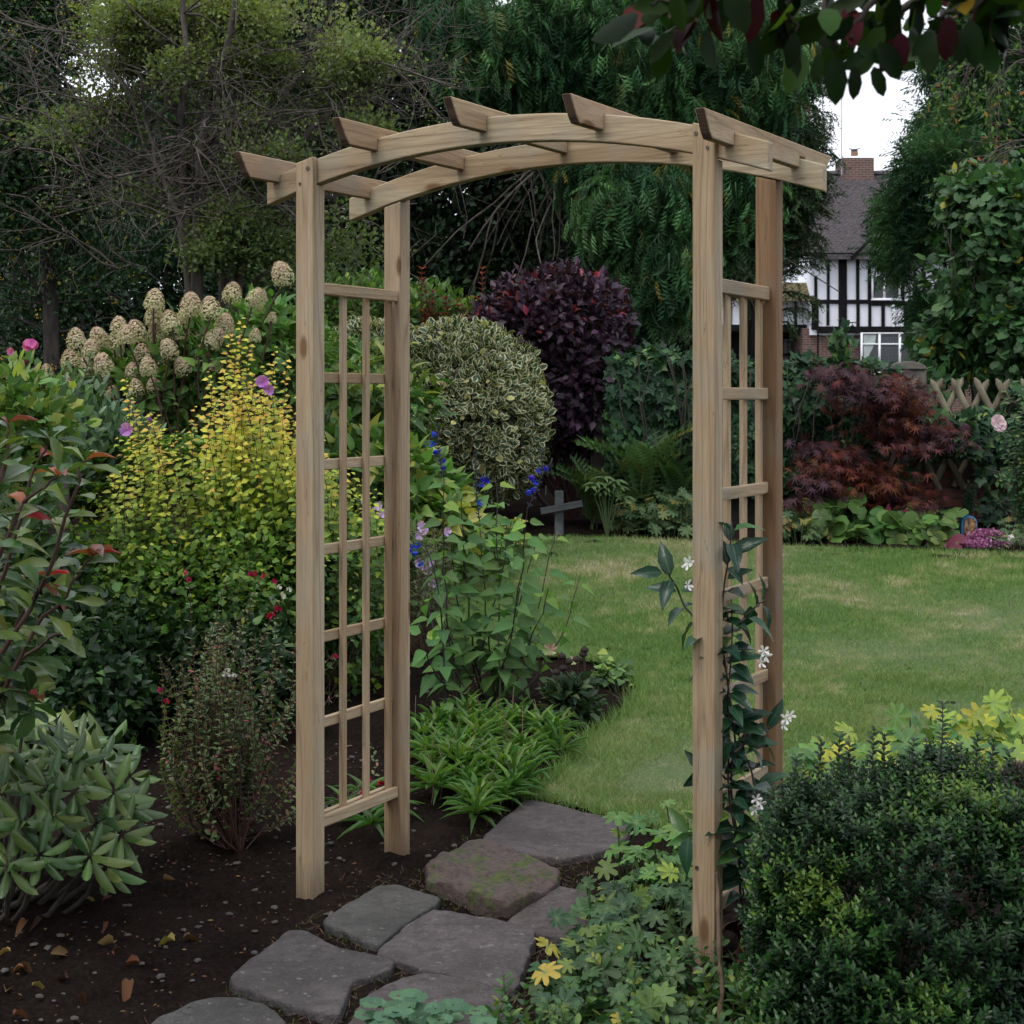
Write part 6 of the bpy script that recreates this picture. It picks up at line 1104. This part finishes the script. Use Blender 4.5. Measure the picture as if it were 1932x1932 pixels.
# ================================================================== RIGHT FOREGROUND
M['gera'] = leaf_mat('geranium_leaves', [(0, (.06, .13, .055)), (.45, (.11, .22, .07)), (.75, (.26, .35, .07)), (1, (.42, .42, .06))], rough=.6, trans=.35, vary=.2, vein=(.2, .3, .12))
leafclump('geranium', 'big lobed yellow and green geranium leaves sprawling onto the lawn behind the box bush', 'plant', [(1500, 1570), (2000, 1560), (2000, 1430), (1800, 1440), (1600, 1480), (1500, 1510)], 250, .125, M['gera'], 'gera', (.04, .24), lambda p: np.clip(.25+.35*rng.random(len(p))+.3*(p[:, 0] > 1.95)+.45*(rng.random(len(p)) < .28), 0, 1), up=(0, -.7, 1), single=True)
r_ = thing('geranium', 'few tall yellow geranium leaves edged brown rising over the lawn right of the arch', 'plant', at_ground(1620, 6.9)); LP_ = np.array([P(a, b_, 6.8) for a, b_ in ((1530, 1432), (1555, 1412), (1667, 1400), (1690, 1352), (1875, 1325), (1905, 1330), (1850, 1385), (1600, 1380), (1925, 1370), (1740, 1410), (1845, 1350), (1890, 1395), (1800, 1420))]); n_ = len(LP_); a = rng.random(n_)*6
leaf_objs(r_, 'leaf', 'gera', M['gera'], LP_, np.stack([np.cos(a), .3*np.sin(a), .2+0*a], -1), nrm([0, -1, .8]+.4*rng.normal(size=(n_, 3))), .10+.03*rng.random(n_), .11, np.clip(.55+.3*rng.random(n_), 0, 1)); mb = MB()
for q in LP_: mb.tube(curve([q[0]+.05, 6.9, .02], q+[0, 0, -.02], (.05, 0, 0), 6), .0025, 4, cap=False)
mb.build('stalks', M['stem_tan'], r_)
# box bush
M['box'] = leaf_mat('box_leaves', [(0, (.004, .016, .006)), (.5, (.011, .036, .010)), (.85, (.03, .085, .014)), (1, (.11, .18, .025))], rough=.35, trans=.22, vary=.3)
r_ = thing('box_bush', 'large dark rounded box bush with one tall shoot at the lower right', 'shrub', at_ground(1690, 4.35)); f = Fol(); mb = MB(); els = [EL(1700, 1740, 4.3, 255, 275, .5), EL(1850, 1690, 4.4, 220, 240, .5), EL(1590, 1800, 4.25, 165, 190, .4), EL(1700, 1900, 4.2, 290, 200, .5), EL(1545, 1640, 4.3, 110, 140, .3)]
cs, o_ = shell(els, 3300, .09, .35, 7, .27, .02, .85); tw = nrm(o_*.55+[0, -.05, .75]+.35*sph(len(cs)))
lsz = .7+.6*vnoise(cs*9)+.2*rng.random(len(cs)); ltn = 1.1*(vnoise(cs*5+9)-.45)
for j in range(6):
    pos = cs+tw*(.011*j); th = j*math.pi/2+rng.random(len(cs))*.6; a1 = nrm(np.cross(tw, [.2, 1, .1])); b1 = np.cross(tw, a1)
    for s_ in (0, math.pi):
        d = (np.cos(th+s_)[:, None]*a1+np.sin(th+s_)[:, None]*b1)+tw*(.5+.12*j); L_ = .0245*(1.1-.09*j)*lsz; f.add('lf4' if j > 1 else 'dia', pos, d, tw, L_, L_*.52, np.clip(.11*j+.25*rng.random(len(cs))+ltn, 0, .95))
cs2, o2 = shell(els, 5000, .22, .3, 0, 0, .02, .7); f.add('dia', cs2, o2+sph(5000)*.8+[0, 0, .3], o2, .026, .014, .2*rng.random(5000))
q = curve(P(1772, 1470, 4.3), P(1778, 1322, 4.3), (.004, 0, 0), 12, .001); mb.tube(q, np.linspace(.002, .001, 12), 4); a, tg, t_ = along(q, .012, .05); pp, d, u_ = nodes(a, tg, 'opp', rise=.6); f.add('leaf', pp, d, u_+[0, -.6, 0], .026, .012, .5+.4*rng.random(len(pp)))
for vx, vy, vt in ((1545, 1430, 1395), (1580, 1432, 1392), (1600, 1440, 1402), (1645, 1430, 1378), (1665, 1430, 1382), (1720, 1430, 1395), (1500, 1470, 1430), (1840, 1430, 1388), (1870, 1440, 1400), (1455, 1530, 1490), (1800, 1440, 1405), (1900, 1470, 1420)):
    q = curve(P(vx, vy+40, 4.3), P(vx+4, vt, 4.3), (0, 0, 0), 8, .001); mb.tube(q, .0012, 4); a, tg, t_ = along(q, .013, .1); pp, d, u_ = nodes(a, tg, 'opp', rise=.9); f.add('leaf', pp, d, u_+[0, -.6, 0], .025, .012, .3+.4*rng.random(len(pp)))
for i in range(60): c = cs[i*7]; mb.tube(curve(at_ground(1690, 4.45), c, (0, 0, .05), 5), .003, 3, cap=False)
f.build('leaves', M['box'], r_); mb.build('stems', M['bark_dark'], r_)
r_ = thing('thistle_head', 'dry round globe thistle head at the right edge above the box bush', 'seed head', P(1918, 1465, 4.5)); f = Fol(); n_ = 700; o_ = sph(n_); c = P(1921, 1465, 4.5); f.add('flat', c+o_*.022, o_+.1*sph(n_), sph(n_), .030, .0035, rng.random(n_)); M['thist'] = leaf_mat('globe_thistle', [(0, (.02, .02, .05)), (.6, (.10, .08, .10)), (1, (.28, .2, .13))], rough=.8, trans=.05, vary=.3); f.build('spines', M['thist'], r_); mb = MB(); mb.tube(curve(c, [c[0]+.05, 4.6, 0], (.03, 0, 0), 8), .0035, 5); mb.build('stem', M['stem_green'], r_)
# ground cover between path and post
M['cran'] = leaf_mat('cranesbill_leaves', [(0, (.035, .075, .035)), (.6, (.065, .125, .045)), (.85, (.16, .22, .05)), (1, (.32, .27, .05))], rough=.55, trans=.28, vary=.25, vein=(.14, .2, .1)); M['ovl'] = leaf_mat('small_oval_leaves', [(0, (.035, .085, .032)), (.7, (.075, .15, .045)), (1, (.22, .25, .05))], rough=.38, trans=.28, vary=.3)
tnc = lambda p: np.clip(rng.random(len(p))**1.6*.8+.3*(rng.random(len(p)) < .1), 0, 1)
leafclump('cranesbill', 'grey-green lobed cranesbill leaves overhanging the paving stones left of the front right post', 'plant', [(1110, 1740), (1030, 1880), (1010, 2000), (1200, 2080), (1290, 2000), (1300, 1800), (1330, 1690), (1200, 1700), (1150, 1690)], 260, .082, M['cran'], 'gera', (.02, .13), tnc, up=(-.15, -.5, 1), single=True)
leafclump('cranesbill', 'paler yellowing cranesbill leaves beside the lawn just left of the front right post', 'plant', [(1130, 1660), (1240, 1640), (1330, 1610), (1400, 1620), (1400, 1700), (1330, 1740), (1200, 1740)], 100, .085, M['gera'], 'gera', (.04, .20), lambda p: np.clip(.2+.5*rng.random(len(p)), 0, .95), up=(-.1, -.5, 1), single=True)
r_ = thing('leafy_ground_cover', 'bright small-leaved shoots filling the border at the bottom right of the path', 'plant', at_ground(1150, 4.3)); f = Fol(); mb = MB()
gp = np.array([G(*q)[:2] for q in [(985, 1960), (985, 2150), (1500, 2200), (1480, 1960), (1250, 1870), (1060, 1880)]]); bs = np.zeros((0, 2))
while len(bs) < 130: q = gp.min(0)+(gp.max(0)-gp.min(0))*rng.random((300, 2)); bs = np.concatenate([bs, q[inside(q[:, 0], q[:, 1], gp)]])
for x, y in bs[:130]: shoots(f, mb, np.array([x, y, 0.]), [np.array([x+.05*rng.normal(), y+.05*rng.normal(), .07+.13*rng.random()])], .018, .040, .021, 'oval', 'opp', .7, .0022, .3, .02, lambda p, t: np.clip(.6*rng.random(len(p))+.5*(t > .8)*rng.random(len(p)), 0, 1), n=6, jit=.002)
f.build('leaves', M['ovl'], r_, True); mb.build('stems', M['stem_red'], r_)
r_ = thing('leafy_shoots', 'taller small-leaved shoots growing up between the front right post and the box bush', 'plant', at_ground(1400, 4.4)); f = Fol(); mb = MB()
for i in range(40): vx = 1415+28*rng.normal(); shoots(f, mb, at_ground(1400, 4.35), [P(vx, 1800+110*rng.random(), 4.25+.2*rng.random())], .022, .036, .022, 'oval', 'opp', .6, .0022, .3, .04, n=7, jit=.002)
f.build('leaves', M['ovl'], r_, True); mb.build('stems', M['stem_red'], r_)
M['aqui'] = leaf_mat('columbine_leaves', [(0, (.055, .125, .07)), (1, (.095, .19, .10))], rough=.6, trans=.3, vary=.15, vein=(.2, .33, .2))
r_ = thing('columbine', 'blue-green columbine leaves rising from the bottom edge in front of the stones', 'plant', at_ground(780, 4.0)); f = Fol(); mb = MB()
for i in range(64):
    c = P(785+62*rng.normal()*.8, 1912+22*rng.normal()+abs(rng.normal())*12, 4.05+.12*rng.normal()); 
    for j in range(3): a = j*2.1+rng.random(); f.add('hazel', c[None], [[math.cos(a), math.sin(a), .1]], [[0, -.4, 1]], .034, .036, rng.random(1))
    if i % 2: mb.tube(curve([.02*rng.normal()+at_ground(780, 4.1)[0], 4.1, 0], c, (0, 0, .03), 5), .0015, 3, cap=False)
f.build('leaves', M['aqui'], r_, True); mb.build('stalks', M['stem_green'], r_)
M['cane'] = plain('cut_cane', (.13, .085, .05), .8, c2=(.07, .045, .03), sc=30)
for lab, vx, vt in (('leftmost of four short cut canes beside the front right post', 1216, 1890), ('second short cut cane from the left beside the front right post', 1224, 1876), ('third short cut cane, leaning against the rightmost one', 1240, 1885), ('rightmost of four short cut canes beside the front right post', 1257, 1870)):
    q = at_ground(vx, 4.12); o = MB(); o.tube([q, np.array([q[0]+.002, q[1], P(vx, vt, 4.12)[2]])], .0085, 7); tag(o.build('cut_cane', M['cane'], None, True), lab, 'cane', 'cut canes in the border')
mb = MB(); mb.tube(curve(at_ground(1358, 4.22)-[0, 0, .05], P(1352, 1645, 4.42), (.005, 0, 0), 10, .002), np.linspace(.011, .006, 10), 6); tag(mb.build('stake', M['cane'], None, True), 'thin brown stake standing against the foot of the front right post', 'stake')
M['terra'] = plain('terracotta', (.16, .055, .035), .85, c2=(.11, .04, .028)); r_ = thing('flower_pot', 'small terracotta pot lying half hidden between the front right post and the box bush', 'pot', at_ground(1392, 4.75)); c = P(1395, 1778, 4.75); mb = MB(); ax = nrm(np.array([.15, -.9, .3])); mb.tube([c+ax*.0, c-ax*.03, c-ax*.031, c-ax*.13], [.062, .062, .054, .038], 20, cap=False); mb.tube([c, c-ax*.02, c-ax*.12], [.056, .05, .034], 20, cap=False); mb.build('pot', M['terra'], r_, True)
# star jasmine climbing the right trellis
M['jas'] = leaf_mat('jasmine_leaves', [(0, (.010, .035, .020)), (.5, (.02, .06, .03)), (.8, (.06, .14, .03)), (1, (.16, .28, .05))], rough=.25, trans=.2, vary=.25, vein=(.06, .11, .06), under=1.6, bmp=8)
r_ = thing('star_jasmine', 'star jasmine with dark glossy leaves and white flowers climbing the right trellis', 'climber', at_ground(1400, 4.85)); mb = MB(); YJ = 4.72
sts = [[(1408, 1850), (1400, 1700), (1392, 1600), (1372, 1500), (1378, 1400), (1372, 1300), (1385, 1200), (1380, 1130)], [(1412, 1850), (1405, 1650), (1385, 1560), (1378, 1450), (1392, 1380), (1370, 1290), (1360, 1180), (1372, 1080), (1372, 1010), (1380, 985)], [(1420, 1700), (1440, 1560), (1420, 1460), (1400, 1400), (1365, 1330)], [(1370, 1260), (1330, 1200), (1290, 1140), (1265, 1085), (1250, 1075)], [(1390, 1180), (1420, 1150), (1445, 1130)], [(1385, 1420), (1430, 1380), (1460, 1370)], [(1400, 1560), (1340, 1570), (1300, 1575)], [(1392, 1480), (1345, 1450), (1330, 1455)], [(1400, 1620), (1450, 1520), (1470, 1480)]]
LP_, LD, LU = [], [], []
for i, sv in enumerate(sts):
    q = vcurve(sv, YJ, 18, .003, [.05*math.sin(k_*2.+i) for k_ in range(len(sv))]); mb.tube(q, np.linspace(.0045, .002, 18), 5, cap=False); a, tg, t_ = along(q, .042 if i < 2 else .055, .22 if i < 2 else .3); pp, d, u_ = nodes(a, tg, 'opp', rise=.35); LP_.append(pp); LD.append(d+[0, -.25, 0]); LU.append(u_+[0, -.9, .2])
lp, ld, lu = map(np.concatenate, (LP_, LD, LU)); k_ = rng.random(len(lp)) < .95; lp, ld, lu = lp[k_], ld[k_], lu[k_]; print('jasmine', len(lp)); s_ = .078+.035*rng.random(len(lp)); leaf_objs(r_, 'leaf', 'lance', M['jas'], lp+ld*.008, ld+sph(len(lp))*.35, lu, s_, s_*.44, np.clip(rng.random(len(lp))**2*.8+.35*(rng.random(len(lp)) < .12), 0, 1)); mb.build('stems', M['stem_dark'], r_)
for vx, vy in ((1297, 1065), (1298, 1104), (1441, 1228), (1436, 1250), (1446, 1238), (1483, 1356), (1478, 1368), (1490, 1350), (1427, 1508), (1424, 1528), (1434, 1516), (1300, 1060)): bloom(r_, P(vx, vy, YJ-.12), (rng.normal()*.4, -1, .2), .019, M['white_f'], 5, 'flower', .15, .45)
# ================================================================== OVERHANGING TREE
M['over'] = leaf_mat('magnolia_leaves', [(0, (.006, .016, .006)), (.6, (.018, .045, .008)), (.9, (.05, .12, .012)), (1, (.28, .2, .02))], rough=.4, trans=.4, vary=.5, under=1., spec=.3); M['overr'] = leaf_mat('dark_red_leaves', [(0, (.02, .004, .006)), (1, (.09, .010, .010))], rough=.45, trans=.35, vary=.3, under=1., spec=.25)
r_ = thing('overhanging_tree', 'dark green and red leaves of an overhanging tree hanging into the top right corner', 'tree', (2.6, -.6, 0)); mb = MB(); LP_, LD, LC = [], [], []
for i, bv in enumerate([[(2400, -300), (2100, -120), (1950, -40), (1820, 10), (1760, 30)], [(2300, -350), (1900, -160), (1700, -60), (1620, 40), (1600, 90)], [(2200, -400), (1800, -200), (1550, -60), (1480, 10), (1500, 60)], [(2100, -420), (1600, -220), (1400, -90), (1300, -20), (1230, 10)], [(1700, -250), (1450, -120), (1300, -60), (1200, -30), (1160, -20)], [(2100, -250), (1850, -60), (1700, 20), (1650, 60), (1680, 80)], [(2300, -200), (2000, -80), (1850, 20), (1830, 60), (1800, 70)], [(1900, -300), (1650, -120), (1560, -30), (1560, 50), (1590, 100)], [(1800, -250), (1420, -80), (1330, -10), (1270, 10), (1250, 30)]]):
    q = vcurve(bv, 1.95+.12*rng.normal(), 20, .003); mb.tube(q, np.linspace(.010, .002, 20), 5, cap=False); a, tg, t_ = along(q, .0115, .3); pp, d, u_ = nodes(a, tg, 'alt', rise=.4); LP_.append(pp+rng.normal(size=pp.shape)*[.03, .05, .02]); LD.append(d+[0, 0, -.75])
lp, ld = map(np.concatenate, (LP_, LD)); px = CX+F*lp[:, 0]/lp[:, 1]; py = HY-(lp[:, 2]-CH)*F/lp[:, 1]; kk = (px < 2050) & (px > 1100); lp, ld = lp[kk], ld[kk]; red = rng.random(len(lp)) < .14; print('over', len(lp)); n_ = len(lp); s_ = .047+.022*rng.random(n_); up_ = nrm([0, -1, .1]+.8*rng.normal(size=(n_, 3)))
leaf_objs(r_, 'leaf', 'oval', M['over'], lp[~red], ld[~red], up_[~red], s_[~red], s_[~red]*.52, np.where(rng.random((~red).sum()) < .006, 1, .75*rng.random((~red).sum()))); leaf_objs(r_, 'leaf', 'oval', M['overr'], lp[red], ld[red], up_[red], s_[red]*1.25, s_[red]*.6, rng.random(red.sum()), 'dark red leaf')
ex = [((1577, 105), (1577, 198), 0), ((1612, 125), (1613, 188), 0), ((1648, 125), (1668, 182), 0), ((1690, 70), (1665, 138), 1), ((1700, 60), (1700, 130), 1), ((1325, 62), (1330, 106), 2), ((1545, 100), (1538, 158), 0), ((1790, 30), (1785, 115), 1), ((1835, 40), (1838, 128), 0), ((1810, 55), (1812, 122), 0), ((1270, 60), (1225, 115), 0), ((1425, -20), (1418, 80), 1), ((1760, 60), (1722, 105), 0), ((1500, 60), (1490, 130), 0), ((1640, 95), (1590, 130), 0), ((1620, 90), (1670, 118), 0)]
for (ax_, ay), (bx, by), kd in ex:
    a, b_ = P(ax_, ay, 1.9), P(bx, by, 1.9); L_ = np.linalg.norm(b_-a); leaf_objs(r_, 'leaf', 'oval', M['overr'] if kd == 1 else M['over'], a, b_-a, [[.2*rng.normal(), -1, .2]], L_, L_*.48, 1. if kd == 2 else .3)
mb.build('twigs', M['bark_dark'], r_); mb = MB(); mb.tube(curve([2.9, -.8, 0], [2.4, .6, 3.2], (.1, 0, 0), 10, .03), np.linspace(.11, .05, 10), 8); mb.build('trunk', M['bark_dark'], r_, True)
f = Fol(); crown(f, [(1.6, .4, 3.3, 1.7, 1.3, .6), (-.4, -1.2, 3.7, 1.6, 1.2, .6)], 420, 6, .13, .07, .035, 'oval', thick=.5, nsc=1.5, nth=.42, tone=rt, inner=0, back=1); f.build('crown', M['over'], r_)  # unseen part of this tree's crown, added overhead to shade the foreground
mass('unseen_shade_hedge', 'unseen dark hedge mass added behind the viewpoint and at its sides to block low skylight', 'hedge', [(-3, -5, 2.5, 4, 1.2, 3.5), (3, -5.5, 2.5, 4, 1.2, 3.5), (-6.5, 2, 2.2, 1.5, 5, 3.), (-7.5, 8, 2., 2, 5, 2.6), (7, 0, 2., 1.5, 4, 2.6)], 2200, 7, .3, .22, .14, M['darkl'], (0, -6, 0), nsc=0, tone=rt, lo=0, inner=.5, back=1, thick=.12)  # out-of-view leaf masses added to cut side skylight and deepen low shade
# ================================================================== LITTER AND PEBBLES
M['peb'] = plain('pebbles', (.085, .075, .07), .8, c2=(.03, .025, .023), sc=9)
mb = MB(); V0 = np.array([[1, 0, 0], [0, 1, 0], [-1, 0, 0], [0, -1, 0], [.6, .6, .5], [-.6, .6, .5], [-.6, -.6, .5], [.6, -.6, .5], [0, 0, .8]]); T0 = [(0, 1, 4), (1, 2, 5), (2, 3, 6), (3, 0, 7), (4, 1, 5), (5, 2, 6), (6, 3, 7), (7, 0, 4), (4, 5, 8), (5, 6, 8), (6, 7, 8), (7, 4, 8)]
BED = np.array([G(*q)[:2] for q in [(-60, 1932), (-60, 1500), (300, 1420), (760, 1400), (1120, 1380), (1160, 1310), (800, 1250), (780, 1600), (900, 1590), (700, 1680), (560, 1760), (420, 1860), (260, 1960)]]); n_ = 0
while n_ < 900:
    q = BED.min(0)+(BED.max(0)-BED.min(0))*rng.random((500, 2)); q = q[inside(q[:, 0], q[:, 1], BED)]
    for x, y in q:
        s_ = .003+.012*rng.random()**4; an = rng.random()*6; c_, d_ = math.cos(an), math.sin(an); v_ = V0*[s_*1.35, s_, s_*.7]; mb.add(np.stack([v_[:, 0]*c_-v_[:, 1]*d_+x, v_[:, 0]*d_+v_[:, 1]*c_+y, v_[:, 2]+zg(y)+.004], -1), T0); n_ += 1
tag(mb.build('pebbles', M['peb'], None, True), 'small rounded pebbles scattered over the dark soil', 'pebbles', kind='stuff')
M['dry'] = leaf_mat('dry_leaves', [(0, (.06, .026, .014)), (.6, (.12, .05, .022)), (1, (.22, .15, .055))], rough=.7, trans=.15, vary=.35, under=1.1)
for i, (vx, vy) in enumerate([(75, 1730), (50, 1738), (215, 1780), (230, 1790), (210, 1800), (180, 1700), (150, 1712), (205, 1690), (330, 1775), (345, 1770), (265, 1815), (95, 1800), (30, 1822), (45, 1825), (20, 1795), (130, 1845), (245, 1850), (60, 1860), (150, 1880), (25, 1915), (335, 1920), (368, 1905), (195, 1740), (10, 1872), (660, 1650), (310, 1660)]):
    g_ = G(vx, vy, .02); a = rng.random()*6; me = leaf_mesh('curl', M['dry'], 'fallen_leaf', [0, .5, 1][i % 3]); o = link('fallen_leaf', me); L_ = (.04+.04*rng.random())*(1 if vx < 400 else .55)
    o.matrix_world = Matrix.Translation(Vector(tuple(g_)))@Matrix.Rotation(a, 4, 'Z')@Matrix.Rotation(rng.normal()*.5, 4, 'Y')@Matrix.Rotation(rng.normal()*.2, 4, 'X')@Matrix.Diagonal((L_*.45, L_, L_*1.6, 1)); tag(o, '%s fallen leaf curled on the dark soil %s' % (('brown', 'orange-brown', 'straw-yellow')[i % 3], 'below the rhododendron' if vx < 260 and vy < 1760 else 'at the far lower left corner' if vx < 130 else 'left of the front left post' if vx < 400 and vy < 1830 else 'left of the nearest paving slab' if vx < 400 else 'near the foot of the front left post'), 'fallen leaf', 'dry fallen leaves on the soil')
f = Fol(); q = BED.min(0)+(BED.max(0)-BED.min(0))*rng.random((4000, 2)); q = q[inside(q[:, 0], q[:, 1], BED)][:700]; f.add('flat', np.stack([q[:, 0], q[:, 1], np.array([zg(y) for y in q[:, 1]])+.008], -1), np.concatenate([rng.normal(size=(len(q), 2)), .3*rng.normal(size=(len(q), 1))], 1), [0, 0, 1]+.5*rng.normal(size=(len(q), 3)), .018*rng.random(len(q))+.006, .008, rng.random(len(q)))
tag(f.build('leaf_litter', M['dry']), 'tiny crumbs of dry leaf litter over the dark soil', 'litter')
print('tris', sum(len(o.data.loops)//3 if o.type == 'MESH' and len(o.data.polygons) and o.data.polygons[0].loop_total == 3 else 0 for o in set(scn.objects)))
